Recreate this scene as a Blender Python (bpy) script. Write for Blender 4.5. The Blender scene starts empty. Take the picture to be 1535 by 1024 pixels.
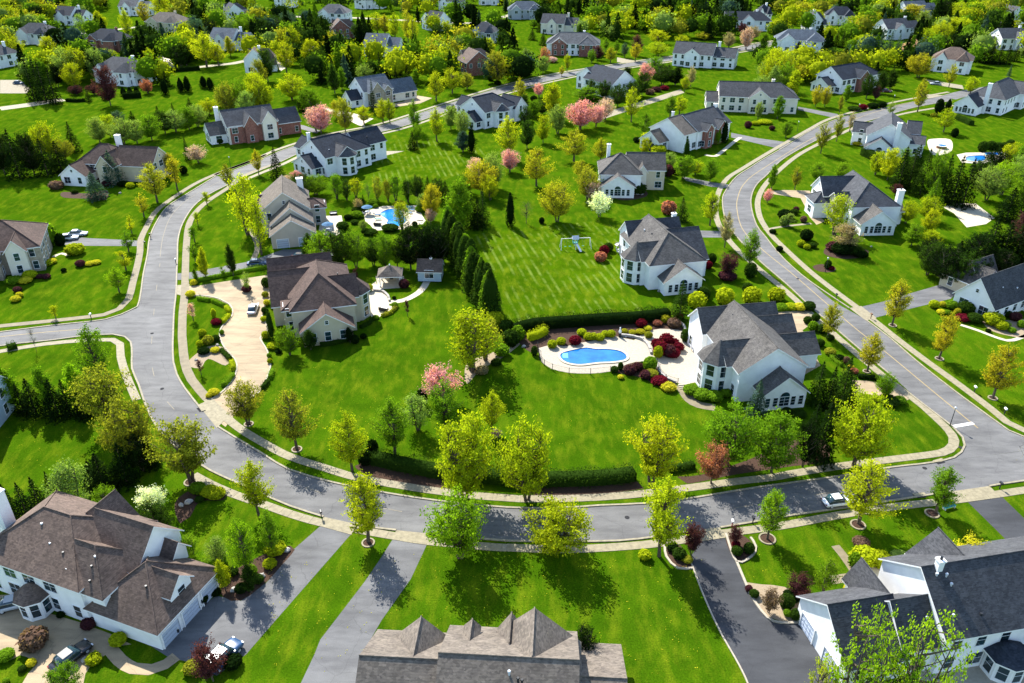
import bpy, bmesh, math, random
import numpy as np
from mathutils import Vector, Matrix
R = math.radians
sc = bpy.context.scene
# ---------------------------------------------------------------- camera
CAM_H = 77.07; PITCH = R(29.61); FPX = 1200.0; CX, CY = 767.5, 512.0
cd = bpy.data.cameras.new('camera'); cam = bpy.data.objects.new('camera', cd)
sc.collection.objects.link(cam)
cam.location = (0, 0, CAM_H); cam.rotation_euler = (R(90) - PITCH, 0, 0)
cd.sensor_width = 36.0; cd.lens = 36.0 * FPX / 1535.0; cd.clip_end = 9000; cd.clip_start = 1
sc.camera = cam
# ---------------------------------------------------------------- sky + sun
SUN_EL = R(42); SX, SY = -0.45, 0.893
w = bpy.data.worlds.new("World"); sc.world = w; w.use_nodes = True
nt = w.node_tree; bg = nt.nodes['Background']
sky = nt.nodes.new('ShaderNodeTexSky'); sky.sky_type = 'NISHITA'; sky.sun_disc = False
sky.sun_elevation = SUN_EL; sky.sun_rotation = math.atan2(SX, SY); sky.air_density = 1.0; sky.dust_density = 0.6
nt.links.new(sky.outputs[0], bg.inputs[0]); bg.inputs[1].default_value = 0.135
sl = bpy.data.lights.new('sun', 'SUN'); sl.energy = 4.7; sl.angle = R(0.5); sl.color = (1, 0.96, 0.88)
so = bpy.data.objects.new('sun', sl); sc.collection.objects.link(so)
sdir = Vector((SX * math.cos(SUN_EL), SY * math.cos(SUN_EL), math.sin(SUN_EL)))
so.rotation_euler = sdir.to_track_quat('Z', 'Y').to_euler(); so.location = (0, 0, 150)
sc.view_settings.view_transform = 'Standard'; sc.view_settings.look = 'None'
sc.view_settings.exposure = 1.42; sc.view_settings.gamma = 1.0; sc.view_settings.use_curve_mapping = False
try:
    sc.cycles.max_bounces = 6; sc.cycles.diffuse_bounces = 3; sc.cycles.transmission_bounces = 4
    sc.cycles.transparent_max_bounces = 4; sc.cycles.caustics_reflective = False; sc.cycles.caustics_refractive = False
except Exception: pass
COL = sc.collection

# ---------------------------------------------------------------- helpers
def at(x, y, z=0.0):
    """point where the line of sight through pixel (x, y) of the 1535x1024 photograph meets height z"""
    u = (x - CX) / FPX; v = (CY - y) / FPX
    dy = math.cos(PITCH) + v * math.sin(PITCH); dz = -math.sin(PITCH) + v * math.cos(PITCH)
    t = (z - CAM_H) / dz
    return Vector((u * t, dy * t, z))
def to_px(p):
    Z = p[2] - CAM_H
    f = p[1] * math.cos(PITCH) - Z * math.sin(PITCH); up = p[1] * math.sin(PITCH) + Z * math.cos(PITCH)
    return CX + FPX * p[0] / f, CY - FPX * up / f
def pxm(p):
    """pixels per metre at p"""
    return FPX / (p[1] * math.cos(PITCH) - (p[2] - CAM_H) * math.sin(PITCH))
def height_for(p, ytop):
    lo, hi = 0.0, 60.0
    for _ in range(30):
        m = (lo + hi) / 2
        if to_px((p[0], p[1], m))[1] > ytop: lo = m
        else: hi = m
    return lo
def link(o, parent=None):
    COL.objects.link(o)
    if parent is not None: o.parent = parent
    return o
def tag(o, label=None, cat=None, group=None, kind=None):
    if label: o['label'] = label
    if cat: o['category'] = cat
    if group: o['group'] = group
    if kind: o['kind'] = kind
    return o
def empty(name, loc, rz=0.0, parent=None):
    o = bpy.data.objects.new(name, None); o.location = loc; o.rotation_euler = (0, 0, rz)
    o.empty_display_size = 0.3
    return link(o, parent)
def mesh(name, verts, faces, mats=(), fm=None, smooth=False):
    me = bpy.data.meshes.new(name); me.from_pydata([tuple(v) for v in verts], [], faces)
    for m in mats: me.materials.append(m)
    if fm is not None: me.polygons.foreach_set('material_index', fm)
    if smooth: me.polygons.foreach_set('use_smooth', [True] * len(me.polygons))
    me.update(); return me
def obj(name, me, parent=None, loc=None, rz=None, scale=None, color=None):
    o = bpy.data.objects.new(name, me)
    if loc is not None: o.location = loc
    if rz is not None: o.rotation_euler = (0, 0, rz)
    if scale is not None: o.scale = scale
    if color is not None: o.color = (*color, 1)
    return link(o, parent)
class MB:
    """collects boxes, bars, tubes and polygons for one mesh"""
    def __init__(s): s.v = []; s.f = []; s.m = []
    def add(s, vs, fs, m=0):
        b = len(s.v); s.v += [tuple(v) for v in vs]; s.f += [tuple(b + i for i in f) for f in fs]; s.m += [m] * len(fs)
    def box(s, x0, x1, y0, y1, z0, z1, m=0):
        s.add([(x0,y0,z0),(x1,y0,z0),(x1,y1,z0),(x0,y1,z0),(x0,y0,z1),(x1,y0,z1),(x1,y1,z1),(x0,y1,z1)],
              [(0,3,2,1),(4,5,6,7),(0,1,5,4),(1,2,6,5),(2,3,7,6),(3,0,4,7)], m)
    def tube(s, pts, rads, n=6, m=0, cap=True):
        rings = []
        for i, p in enumerate(pts):
            p = Vector(p); a = Vector(pts[max(i-1,0)]); b = Vector(pts[min(i+1,len(pts)-1)]); d = (b - a)
            d = d.normalized() if d.length > 1e-6 else Vector((0,0,1))
            x = d.cross(Vector((0,0,1)) if abs(d.z) < .9 else Vector((1,0,0))).normalized(); y = d.cross(x)
            r = rads[i] if hasattr(rads, '__len__') else rads
            rings.append([p + (x*math.cos(t) + y*math.sin(t))*r for t in [2*math.pi*k/n for k in range(n)]])
        b = len(s.v)
        for rg in rings: s.v += [tuple(q) for q in rg]
        for i in range(len(rings)-1):
            for k in range(n):
                a0 = b+i*n+k; a1 = b+i*n+(k+1)%n; s.f.append((a0, a1, a1+n, a0+n)); s.m.append(m)
        if cap:
            s.f.append(tuple(b+k for k in reversed(range(n)))); s.m.append(m)
            s.f.append(tuple(b+(len(rings)-1)*n+k for k in range(n))); s.m.append(m)
    def ell(s, c, r, n=10, k=6, m=0):
        vs = []; fs = []
        for i in range(k+1):
            ph = math.pi*i/k
            for j in range(n):
                th = 2*math.pi*j/n
                vs.append((c[0]+r[0]*math.sin(ph)*math.cos(th), c[1]+r[1]*math.sin(ph)*math.sin(th), c[2]+r[2]*math.cos(ph)))
        for i in range(k):
            for j in range(n):
                fs.append((i*n+j, (i+1)*n+j, (i+1)*n+(j+1)%n, i*n+(j+1)%n))
        s.add(vs, fs, m)
    def build(s, name, mats, parent=None, smooth=False, **kw):
        return obj(name, mesh(name, s.v, s.f, mats, s.m, smooth), parent, **kw)
def smoothline(pts, step=2.0, closed=False):
    """Catmull-Rom through points (Vectors), resampled"""
    P = [Vector(p) for p in pts]; n = len(P); out = []
    rng = range(n if closed else n-1)
    for i in rng:
        if closed: a, b, c, d = P[(i-1)%n], P[i], P[(i+1)%n], P[(i+2)%n]
        else: a, b, c, d = P[max(i-1,0)], P[i], P[i+1], P[min(i+2,n-1)]
        k = max(1, int((c-b).length/step))
        for j in range(k):
            t = j/k
            out.append(0.5*((2*b)+(c-a)*t+(2*a-5*b+4*c-d)*t*t+(3*b-a-3*c+d)*t**3))
    if not closed: out.append(P[-1])
    return out
def tess(poly, z):
    from mathutils.geometry import tessellate_polygon
    P = [Vector((p[0], p[1], 0)) for p in poly]
    tris = tessellate_polygon([P]); fs = []
    for t in tris:
        a, b, c = [P[i] for i in t]
        if (b-a).cross(c-a).z < 0: t = (t[0], t[2], t[1])
        fs.append(tuple(t))
    return [(p[0], p[1], z) for p in poly], fs
def surf_poly(name, pxs, z, mat, smooth=False, step=1.5, thick=0.0, kind='structure', label=None):
    pts = [at(x, y) for x, y in pxs]
    if smooth: pts = smoothline(pts, step, True)
    v, f = tess(pts, z); n = len(v)
    if thick:
        v = v + [(p[0], p[1], z-thick) for p in pts]
        f = list(f) + [(i, (i+1)%n, (i+1)%n+n, i+n) for i in range(n)]
        f = list(f) + [(i, i+n, (i+1)%n+n, (i+1)%n) for i in range(n)] if False else f
    o = obj(name, mesh(name, v, f, [mat]))
    tag(o, kind=kind, label=label); return o
def offset_line(pts, d):
    out = []
    for i, p in enumerate(pts):
        a = pts[max(i-1,0)]; b = pts[min(i+1,len(pts)-1)]; t = (b-a); t.z = 0
        t = t.normalized() if t.length > 1e-6 else Vector((1,0,0))
        out.append(Vector((p.x - t.y*d, p.y + t.x*d, p.z)))
    return out
def strip_mesh(name, pts, wd, z, mat, h=None):
    """ribbon of width wd (number or list) along pts; h gives it a height (box profile)"""
    n = len(pts); W = wd if hasattr(wd, '__len__') else [wd]*n
    L = []; Rr = []
    for i, p in enumerate(pts):
        a = pts[max(i-1,0)]; b = pts[min(i+1,n-1)]; t = (b-a); t.z = 0; t = t.normalized()
        nn = Vector((-t.y, t.x, 0))*W[i]/2
        L.append(p+nn); Rr.append(p-nn)
    v = []; f = []
    if h is None:
        for a, b in zip(L, Rr): v += [(a.x,a.y,z),(b.x,b.y,z)]
        for i in range(n-1): f.append((2*i, 2*i+1, 2*i+3, 2*i+2))
    else:
        for a, b in zip(L, Rr): v += [(a.x,a.y,z),(a.x,a.y,z+h),(b.x,b.y,z+h),(b.x,b.y,z)]
        for i in range(n-1):
            o = 4*i
            for k in range(3): f.append((o+k, o+k+1, o+k+5, o+k+4))
        f.append((0,3,2,1)); f.append((4*n-4,4*n-3,4*n-2,4*n-1))
    return mesh(name, v, f, [mat])

# ---------------------------------------------------------------- materials
def new_mat(name, base=(.5,.5,.5), rough=.8, spec=.3, metal=0):
    m = bpy.data.materials.new(name); m.use_nodes = True; p = m.node_tree.nodes['Principled BSDF']
    p.inputs['Base Color'].default_value = (*base, 1); p.inputs['Roughness'].default_value = rough
    p.inputs['Specular IOR Level'].default_value = spec; p.inputs['Metallic'].default_value = metal
    return m, m.node_tree, p
def nd(t, k, **kw):
    n = t.nodes.new(k)
    for a, b in kw.items():
        if a in n.inputs: n.inputs[a].default_value = b
        else: setattr(n, a, b)
    return n
def ramp(t, fac, stops):
    r = t.nodes.new('ShaderNodeValToRGB'); e = r.color_ramp.elements
    while len(e) < len(stops): e.new(0.5)
    for q, (p, c) in zip(e, stops): q.position = p; q.color = (*c, 1)
    t.links.new(fac, r.inputs[0]); return r.outputs[0]
def mixc(t, fac, a, b, mode='MIX'):
    m = t.nodes.new('ShaderNodeMix'); m.data_type = 'RGBA'; m.blend_type = mode
    for s, v in ((m.inputs[0], fac), (m.inputs[6], a), (m.inputs[7], b)):
        if isinstance(v, (int, float)): s.default_value = v
        elif isinstance(v, tuple): s.default_value = (*v, 1)
        else: t.links.new(v, s)
    return m.outputs[2]
def pos(t, scale=(1,1,1), rot=(0,0,0), obj_space=False):
    if obj_space:
        g = t.nodes.new('ShaderNodeTexCoord').outputs['Object']
    else: g = t.nodes.new('ShaderNodeNewGeometry').outputs['Position']
    mp = t.nodes.new('ShaderNodeMapping'); mp.inputs['Scale'].default_value = scale; mp.inputs['Rotation'].default_value = rot
    t.links.new(g, mp.inputs[0]); return mp.outputs[0]
def noise(t, vec, scale, detail=3, rough=.55, out='Fac'):
    n = nd(t, 'ShaderNodeTexNoise', Scale=scale, Detail=detail, Roughness=rough); t.links.new(vec, n.inputs['Vector']); return n.outputs[out]
def bump(t, p, h, dist=.02, strength=.5):
    b = nd(t, 'ShaderNodeBump', Strength=strength, Distance=dist); t.links.new(h, b.inputs['Height']); t.links.new(b.outputs[0], p.inputs['Normal'])
def grass_mat(name, a, b, c, stripe=None):
    m, t, p = new_mat(name, rough=1.0, spec=0.0)
    P = pos(t)
    big = noise(t, P, .035, 4, .6); mid = noise(t, pos(t, (1, .35, 1), (0,0,R(18))), .55, 5, .65); fine = noise(t, P, 5.0, 3, .7)
    c1 = ramp(t, big, [(.3, a), (.7, b)])
    c2 = mixc(t, ramp(t, mid, [(.46, (0,0,0)), (.72, (1,1,1))]), c1, c)
    dk = ramp(t, fine, [(.25, (.45,.5,.5)), (.75, (1.45,1.4,1.3))])
    c3 = mixc(t, 1.0, c2, dk, 'MULTIPLY')
    md = ramp(t, noise(t, P, .25, 4, .6), [(.3, (.72,.78,.75)), (.65, (1.16,1.12,1.0))])
    c4 = mixc(t, 1.0, c3, md, 'MULTIPLY')
    if stripe:
        wv = nd(t, 'ShaderNodeTexWave', Scale=stripe[0], Distortion=.7, Detail=2.0); wv.bands_direction = 'X'
        t.links.new(pos(t, (1,1,1), (0,0,stripe[1])), wv.inputs['Vector'])
        msk = ramp(t, wv.outputs['Fac'], stripe[2])
        br = mixc(t, 1.0, msk, ramp(t, noise(t, P, .12, 4, .7), [(.46, (0,0,0)), (.62, (1,1,1))]), 'MULTIPLY')
        c4 = mixc(t, br, c4, stripe[3])
    t.links.new(c4, p.inputs['Base Color'])
    bump(t, p, fine, .12, .5)
    return m
M = {}
_a, _b = at(802,353), at(847,419); STRIPE = -math.atan2(_b.y-_a.y, _b.x-_a.x)+R(90)
M['grass'] = grass_mat('lawn_grass', (.028,.070,.0018), (.043,.098,.0022), (.088,.128,.005))
M['field'] = grass_mat('mown_grass', (.030,.072,.0012), (.048,.102,.0016), (.095,.135,.006), (.16, STRIPE, [(.6,(0,0,0)),(1.0,(.7,.7,.7))], (.14,.19,.035)))
def asphalt(name, col, var=.25, joints=False):
    m, t, p = new_mat(name, rough=.85, spec=.25); P = pos(t)
    n1 = noise(t, P, .12, 5, .6); n2 = noise(t, P, 14, 2, .7)
    n3 = noise(t, pos(t, (.25, 1, 1), (0,0,R(50))), .6, 4, .6)
    lo = tuple(x*(1-var) for x in col); hi = tuple(x*(1+var) for x in col)
    c = ramp(t, n1, [(.3, lo), (.7, hi)])
    c = mixc(t, 1.0, c, ramp(t, n2, [(.3,(.85,.85,.85)),(.7,(1.12,1.12,1.12))]), 'MULTIPLY')
    c = mixc(t, 1.0, c, ramp(t, n3, [(.35,(.74,.74,.75)),(.6,(1.08,1.08,1.07))]), 'MULTIPLY')
    vo = nd(t, 'ShaderNodeTexVoronoi', Scale=.16); vo.feature = 'DISTANCE_TO_EDGE'
    dm = nd(t, 'ShaderNodeVectorMath'); dm.operation = 'ADD'; t.links.new(P, dm.inputs[0])
    t.links.new(noise(t, P, .5, 4, .6, 'Color'), dm.inputs[1]); t.links.new(dm.outputs[0], vo.inputs['Vector'])
    c = mixc(t, ramp(t, vo.outputs['Distance'], [(.0,(.35,.35,.35)),(.006,(0,0,0))]), c, (.02,.02,.022))
    t.links.new(c, p.inputs['Base Color']); bump(t, p, n2, .01, .4); return m
M['road'] = asphalt('road_asphalt', (.122,.120,.118), .2)
M['drive_grey'] = asphalt('driveway_asphalt_grey', (.115,.115,.117), .22)
M['drive_dark'] = asphalt('driveway_asphalt_sealed', (.042,.044,.049), .25)
M['drive_tan'] = asphalt('driveway_tan_aggregate', (.315,.24,.148), .12)
def simple(name, col, var=.12, sc_=3.0, rough=.8, spec=.3, bmp=0):
    m, t, p = new_mat(name, col, rough, spec)
    n = noise(t, pos(t), sc_, 4, .6)
    t.links.new(ramp(t, n, [(.25, tuple(x*(1-var) for x in col)), (.75, tuple(x*(1+var) for x in col))]), p.inputs['Base Color'])
    if bmp: bump(t, p, n, bmp, .5)
    return m
M['iron'] = simple('cast_iron', (.03,.03,.032), .2, 5, .95, .05)
M['yellow_faint'] = simple('worn_road_paint', (.175,.155,.115), .25, 2)
M['concrete'] = simple('concrete', (.225,.195,.125), .28, 1.6)
M['concrete_far'] = simple('concrete_walk', (.17,.14,.085), .25, .8)
M['deck'] = simple('stone_deck', (.33,.29,.225), .2, 2.5)
M['patio'] = simple('cream_patio', (.43,.375,.275), .15, 1.5)
M['kerb'] = simple('kerb_concrete', (.24,.21,.145), .3, 2)
M['mulch'] = simple('mulch', (.055,.032,.022), .45, 6, .95, .1, .05)
M['gravel'] = simple('gravel_bed', (.27,.21,.14), .3, 8, .95, .1, .05)
M['stone'] = simple('boulder_stone', (.33,.31,.28), .35, 3, .9, .2, .05)
M['yellow'] = simple('road_paint_yellow', (.27,.205,.10), .2, 2)
M['white_paint'] = simple('road_paint_white', (.62,.62,.60), .15, 3)
M['door'] = simple('garage_door_paint', (.44,.50,.60), .03, 2, .5)
M['trim'] = simple('white_trim', (.80,.80,.80), .03, 2, .5)
M['metal_dark'] = simple('dark_metal', (.02,.022,.026), .1, 5, .45)
M['metal_light'] = simple('pale_metal', (.55,.57,.6), .1, 5, .35)
M['bark'] = simple('bark', (.095,.075,.055), .35, 9, .95, .1)
M['wood'] = simple('brown_wood', (.16,.085,.045), .25, 5)
M['rubber'] = simple('black_rubber', (.012,.012,.013), .1, 5, .7)
M['rim'] = simple('wheel_rim', (.45,.46,.48), .05, 5, .3)
M['blue_cloth'] = simple('blue_canvas', (.025,.11,.22), .2, 3)
M['teal_cloth'] = simple('teal_plastic', (.05,.24,.22), .2, 3)
M['white_cloth'] = simple('white_canvas', (.72,.72,.70), .08, 3)
M['red'] = simple('red_paint', (.22,.02,.02), .1, 3)
def glass_mat():
    m, t, p = new_mat('window_glass', (.012,.022,.032), .06, .9)
    n = noise(t, pos(t), .5, 2); t.links.new(ramp(t, n, [(.35,(.008,.014,.022)),(.7,(.02,.055,.065))]), p.inputs['Base Color']); return m
M['glass'] = glass_mat()
def water_mat(name, a, b):
    m, t, p = new_mat(name, a, .06, .6); P = pos(t)
    n = noise(t, P, .35, 3); t.links.new(ramp(t, n, [(.3, a), (.7, b)]), p.inputs['Base Color'])
    bump(t, p, noise(t, P, 3.5, 3), .03, .35); return m
M['water'] = water_mat('pool_water', (.004,.085,.34), (.012,.16,.44))
M['pool_step'] = simple('submerged_step', (.10,.38,.62), .1, 3, .3, .5)
M['water2'] = water_mat('pool_water_deep', (.004,.07,.36), (.015,.26,.55))
def siding(name, col):
    m, t, p = new_mat(name, col, .7, .25)
    wv = nd(t, 'ShaderNodeTexWave', Scale=1.6, Distortion=0.0); wv.wave_type = 'BANDS'; wv.bands_direction = 'Z'; wv.wave_profile = 'SAW'
    t.links.new(pos(t), wv.inputs['Vector'])
    n = noise(t, pos(t), .8, 4)
    c = ramp(t, n, [(.25, tuple(x*.90 for x in col)), (.75, tuple(min(1,x*1.04) for x in col))])
    c = mixc(t, 1.0, c, ramp(t, wv.outputs['Fac'], [(.0,(.88,.88,.88)),(.15,(1,1,1))]), 'MULTIPLY')
    t.links.new(c, p.inputs['Base Color']); return m
WALL = {'white': siding('white_siding', (.84,.84,.83)), 'cream': siding('cream_siding', (.72,.66,.55)),
        'beige': siding('beige_stucco', (.56,.48,.34)), 'taupe': siding('taupe_siding', (.52,.45,.37)),
        'blue': siding('pale_blue_siding', (.42,.52,.60)), 'grey': siding('grey_siding', (.40,.42,.44))}
def brick_mat(name, a, b, mort, scale=3.2):
    m, t, p = new_mat(name, a, .9, .15)
    br = nd(t, 'ShaderNodeTexBrick', Scale=scale); br.inputs['Color1'].default_value = (*a,1); br.inputs['Color2'].default_value = (*b,1); br.inputs['Mortar'].default_value = (*mort,1)
    g = t.nodes.new('ShaderNodeNewGeometry'); s = nd(t,'ShaderNodeSeparateXYZ'); t.links.new(g.outputs['Position'], s.inputs[0])
    ad = nd(t,'ShaderNodeMath'); ad.operation='ADD'; t.links.new(s.outputs[0], ad.inputs[0]); t.links.new(s.outputs[1], ad.inputs[1])
    cb = nd(t,'ShaderNodeCombineXYZ'); t.links.new(ad.outputs[0], cb.inputs[0]); t.links.new(s.outputs[2], cb.inputs[1])
    t.links.new(cb.outputs[0], br.inputs['Vector'])
    c = mixc(t, 1.0, br.outputs['Color'], ramp(t, noise(t, pos(t), 1.2, 4), [(.3,(.75,.75,.75)),(.7,(1.2,1.2,1.2))]), 'MULTIPLY')
    t.links.new(c, p.inputs['Base Color']); return m
WALL['brick'] = brick_mat('red_brick', (.26,.085,.055), (.20,.06,.045), (.30,.24,.2))
WALL['stone'] = brick_mat('tan_stone', (.38,.32,.24), (.30,.25,.19), (.22,.19,.15), 1.6)
def shingle(name, col):
    m, t, p = new_mat(name, col, .9, .15); P = pos(t)
    wv = nd(t, 'ShaderNodeTexWave', Scale=2.1, Distortion=.6, Detail=1.0); wv.bands_direction = 'Z'; wv.wave_profile = 'SAW'; wv.inputs['Detail Scale'].default_value = 4
    t.links.new(P, wv.inputs['Vector'])
    vo = nd(t, 'ShaderNodeTexVoronoi', Scale=3.2); t.links.new(pos(t, (1,1,2.2)), vo.inputs['Vector'])
    tab = nd(t, 'ShaderNodeSeparateColor'); t.links.new(vo.outputs['Color'], tab.inputs[0])
    c = ramp(t, noise(t, P, .5, 4), [(.3, tuple(x*.82 for x in col)), (.7, tuple(x*1.18 for x in col))])
    c = mixc(t, 1.0, c, ramp(t, tab.outputs[0], [(.0,(.72,.72,.72)),(1,(1.28,1.26,1.24))]), 'MULTIPLY')
    c = mixc(t, 1.0, c, ramp(t, wv.outputs['Fac'], [(.0,(.62,.62,.62)),(.22,(1,1,1))]), 'MULTIPLY')
    st = noise(t, pos(t, (1,1,.12)), .9, 3)
    c = mixc(t, 1.0, c, ramp(t, st, [(.3,(.85,.85,.87)),(.7,(1.1,1.1,1.08))]), 'MULTIPLY')
    t.links.new(c, p.inputs['Base Color']); bump(t, p, wv.outputs['Fac'], .03, .4); return m
ROOF = {'brown': shingle('brown_shingle', (.118,.086,.070)), 'umber': shingle('umber_shingle', (.088,.060,.050)),
        'slate': shingle('slate_shingle', (.062,.066,.074)), 'navy': shingle('navy_shingle', (.026,.033,.046)),
        'grey': shingle('grey_shingle', (.105,.108,.112)), 'tan': shingle('tan_shingle', (.135,.115,.096)),
        'warm': shingle('warm_grey_shingle', (.088,.083,.078)), 'charcoal': shingle('charcoal_shingle', (.060,.062,.068)),
        'blue': shingle('blue_grey_shingle', (.085,.105,.13))}
def leaf_mat():
    m = bpy.data.materials.new('foliage'); m.use_nodes = True; t = m.node_tree; t.nodes.clear()
    out = nd(t, 'ShaderNodeOutputMaterial'); oi = nd(t, 'ShaderNodeObjectInfo'); at_ = nd(t, 'ShaderNodeAttribute'); at_.attribute_name = 'tint'
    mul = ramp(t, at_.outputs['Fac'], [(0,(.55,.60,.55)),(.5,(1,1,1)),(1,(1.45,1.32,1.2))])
    c = mixc(t, 1.0, oi.outputs['Color'], mul, 'MULTIPLY')
    d = nd(t, 'ShaderNodeBsdfDiffuse'); tr = nd(t, 'ShaderNodeBsdfTranslucent'); mx = nd(t, 'ShaderNodeMixShader'); mx.inputs[0].default_value = .5
    t.links.new(c, d.inputs[0]); c2 = mixc(t, 1.0, c, (1.10,1.12,.5), 'MULTIPLY'); t.links.new(c2, tr.inputs[0])
    t.links.new(d.outputs[0], mx.inputs[1]); t.links.new(tr.outputs[0], mx.inputs[2]); t.links.new(mx.outputs[0], out.inputs[0])
    return m
M['leaf'] = leaf_mat()
def paint(name, col):
    m, t, p = new_mat(name, col, .25, .5); p.inputs['Coat Weight'].default_value = .3; p.inputs['Coat Roughness'].default_value = .12; return m
PAINT = {k: paint('car_paint_'+k, c) for k, c in {'white': (.75,.76,.78), 'black': (.01,.011,.014), 'maroon': (.10,.02,.04), 'silver': (.38,.40,.43), 'blue': (.02,.06,.14)}.items()}

# ================================================================ SETTING
# ground: one sheet out to the horizon, with finer cells near the camera
def ground():
    xs = [-4000,-1500,-700,-350,-150,0,150,350,700,1500,4000]; ys = [-600,0,60,120,200,300,450,700,1200,2500,6500]
    v = [(x,y,0) for y in ys for x in xs]; n = len(xs)
    f = [(j*n+i, j*n+i+1, (j+1)*n+i+1, (j+1)*n+i) for j in range(len(ys)-1) for i in range(n-1)]
    tag(obj('ground', mesh('ground', v, f, [M['grass']])), 'green lawn ground of the whole neighbourhood', kind='structure')
ground()
surf_poly('lawn', [(704,352),(830,338),(905,330),(935,352),(925,400),(935,445),(990,478),(880,484),(775,492),(760,470),(735,425)], .006, M['field'], label='striped back lawn beside the white house with the swing set')
surf_poly('lawn', [(560,246),(600,205),(700,212),(760,245),(740,258),(640,268),(560,275)], .006, M['field'], label='striped lawn behind the white house with the navy roof')

def poly_road(name, L, Rr, z, mat, label):
    """road between two traced edges"""
    Lp = smoothline([at(*p) for p in L], 3); Rp = smoothline([at(*p) for p in Rr], 3)
    poly = Lp + Rp[::-1]
    v, f = tess(poly, z); o = obj(name, mesh(name, v, f, [mat])); tag(o, label, kind='structure'); return Lp, Rp
OUT = [(324,264),(316,269),(277,293),(250,311),(232,338),(224,359),(221,382),(215,411),(211,440),(206,460),(201,485),(198,510),(198,532),(198,553),(208,577),(219,609),(232,635),(250,659),(290,690),(316,706),(353,723),(397,743),(435,759),(485,775),(557,791),(596,795),(641,800),(735,809),(760,811),(890,812),(960,808),(1048,794),(1079,791),(1134,782),(1185,773),(1268,761),(1335,751),(1383,743),(1483,729),(1535,721),(1700,702),(1850,690)]
INN = [(356,269),(340,278),(311,293),(290,310),(274,335),(267,359),(266,385),(265,409),(264,440),(261,467),(259.5,504),(259,516),(260,543),(265,561),(277,582),(298,609),(322,634),(351,655),(396,682),(433,704),(493,722),(528,730),(586,740.5),(657,751),(760,761),(843,761.6),(899,758),(968,755),(1037,747),(1135,731),(1259,714),(1335,701),(1380,696),(1430,690),(1535,676),(1700,655),(1850,640)]
poly_road('road', OUT, INN, .022, M['road'], 'curving grey residential road through the neighbourhood')
# right-hand road with its mouth flaring into the first
R2L = [(1422,142),(1364,154),(1302,167),(1260,177),(1221,193),(1174,221.5),(1142,240),(1126,250.5),(1103,266),(1087,287.5),(1083,301),(1087,327),(1103,353),(1135,388),(1180,427),(1214,459),(1254,494),(1283,519),(1343,569),(1380,603),(1428,640),(1440,652),(1446,668),(1442,678),(1425,688),(1400,694)]
R2R = [(1427,151),(1369.5,161.6),(1317,177),(1260,194),(1213,216),(1172,240),(1150,262),(1135,276),(1127,292),(1126,310),(1134,337.6),(1148,356),(1162,374),(1182.5,395.6),(1214,422),(1248,451),(1298.5,480),(1333,506),(1372,540),(1425,582),(1486,627),(1512,645.6),(1535,655),(1560,661),(1600,667)]
poly_road('road', R2L, R2R, .027, M['road'], 'grey road climbing to the upper right with a yellow centre line')
# side road on the left
surf_poly('road', [(212,452),(206,462),(195,466),(178,472),(158,479),(79,488),(0,498),(-90,509),(-90,538),(0,519),(79,510),(132,503),(165,501),(185,504),(196,512),(198,532),(206,532),(214,480)], .027, M['road'], label='grey side road leaving the curve on the left')
def ribbon(name, pxs, wd, z, mat, label, kind='structure', step=3):
    pts = smoothline([at(*p) for p in pxs], step)
    o = obj(name, strip_mesh(name, pts, wd, z, mat)); tag(o, label, kind=kind); return pts
up = ribbon('road', [(345,266),(369,256),(400,244),(432,229),(500,207),(562,195),(601,185),(682,158),(768,131),(846,113),(927,100),(994,90),(1099,76),(1150,66),(1230,56)], 7.2, .032, M['road'], 'far stretch of the curving road behind the navy roofed house', step=6)
up2 = ribbon('road', [(1420,147),(1460,137),(1535,126),(1640,112)], 7.2, .032, M['road'], 'far stretch of the right-hand road at the frame edge', step=6)
far_roads = [([(0,163),(45,157),(95,149)], 7, 'pale lane at the left edge in front of dark conifers'),
 ([(90,54),(150,47),(203,41),(250,34)], 5, 'pale lane between far lawns at upper left'),
 ([(247,106),(313,99),(350,95),(395,86),(432,84),(470,70)], 5, 'pale lane behind the far left houses'),
 ([(440,25),(479,26),(536,27),(614,31),(690,35),(726,34),(752,26),(800,14)], 6, 'thin far lane crossing the top centre'),
 ([(720,36),(750,46),(768,56)], 5, 'short tan lane beside the far round bed'),
 ([(1096,76),(1136,71),(1160,62)], 5, 'far lane right of the white slate-roofed house')]
for p, wd, lb in far_roads: ribbon('road', p, wd, .02, M['concrete'], lb, step=8)

# painted markings
def paint_line(pxs, wd, mat, name, label, dash=None):
    pts = smoothline([at(*p) for p in pxs], 1.0)
    if dash is None:
        tag(obj(name, strip_mesh(name, pts, wd, .036, mat)), label, kind='structure'); return
    mb = MB(); i = 0
    while i+dash[0] < len(pts):
        seg = pts[i:i+dash[0]+1]; me_pts = []
        for k in range(len(seg)-1):
            a, b = seg[k], seg[k+1]; t = (b-a).normalized(); nn = Vector((-t.y,t.x,0))*wd/2
            mb.add([(a.x+nn.x,a.y+nn.y,.036),(a.x-nn.x,a.y-nn.y,.036),(b.x-nn.x,b.y-nn.y,.036),(b.x+nn.x,b.y+nn.y,.036)], [(0,1,2,3)])
        i += sum(dash)
    o = mb.build(name, [mat]); tag(o, label, kind='structure')
paint_line([(1370,153),(1300,172),(1221,206),(1142,254),(1116,275),(1106,296),(1105,316),(1114,345),(1143,374.5),(1188,411),(1240,456),(1283,493),(1330,530),(1400,588),(1466,642)], .22, M['yellow'], 'centre_line', 'yellow centre line of the right-hand road')
paint_line([(330,272),(285,297),(258,322),(245,353),(240,385)], .16, M['yellow_faint'], 'centre_line', 'faded yellow centre line at the top of the left curve')
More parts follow.
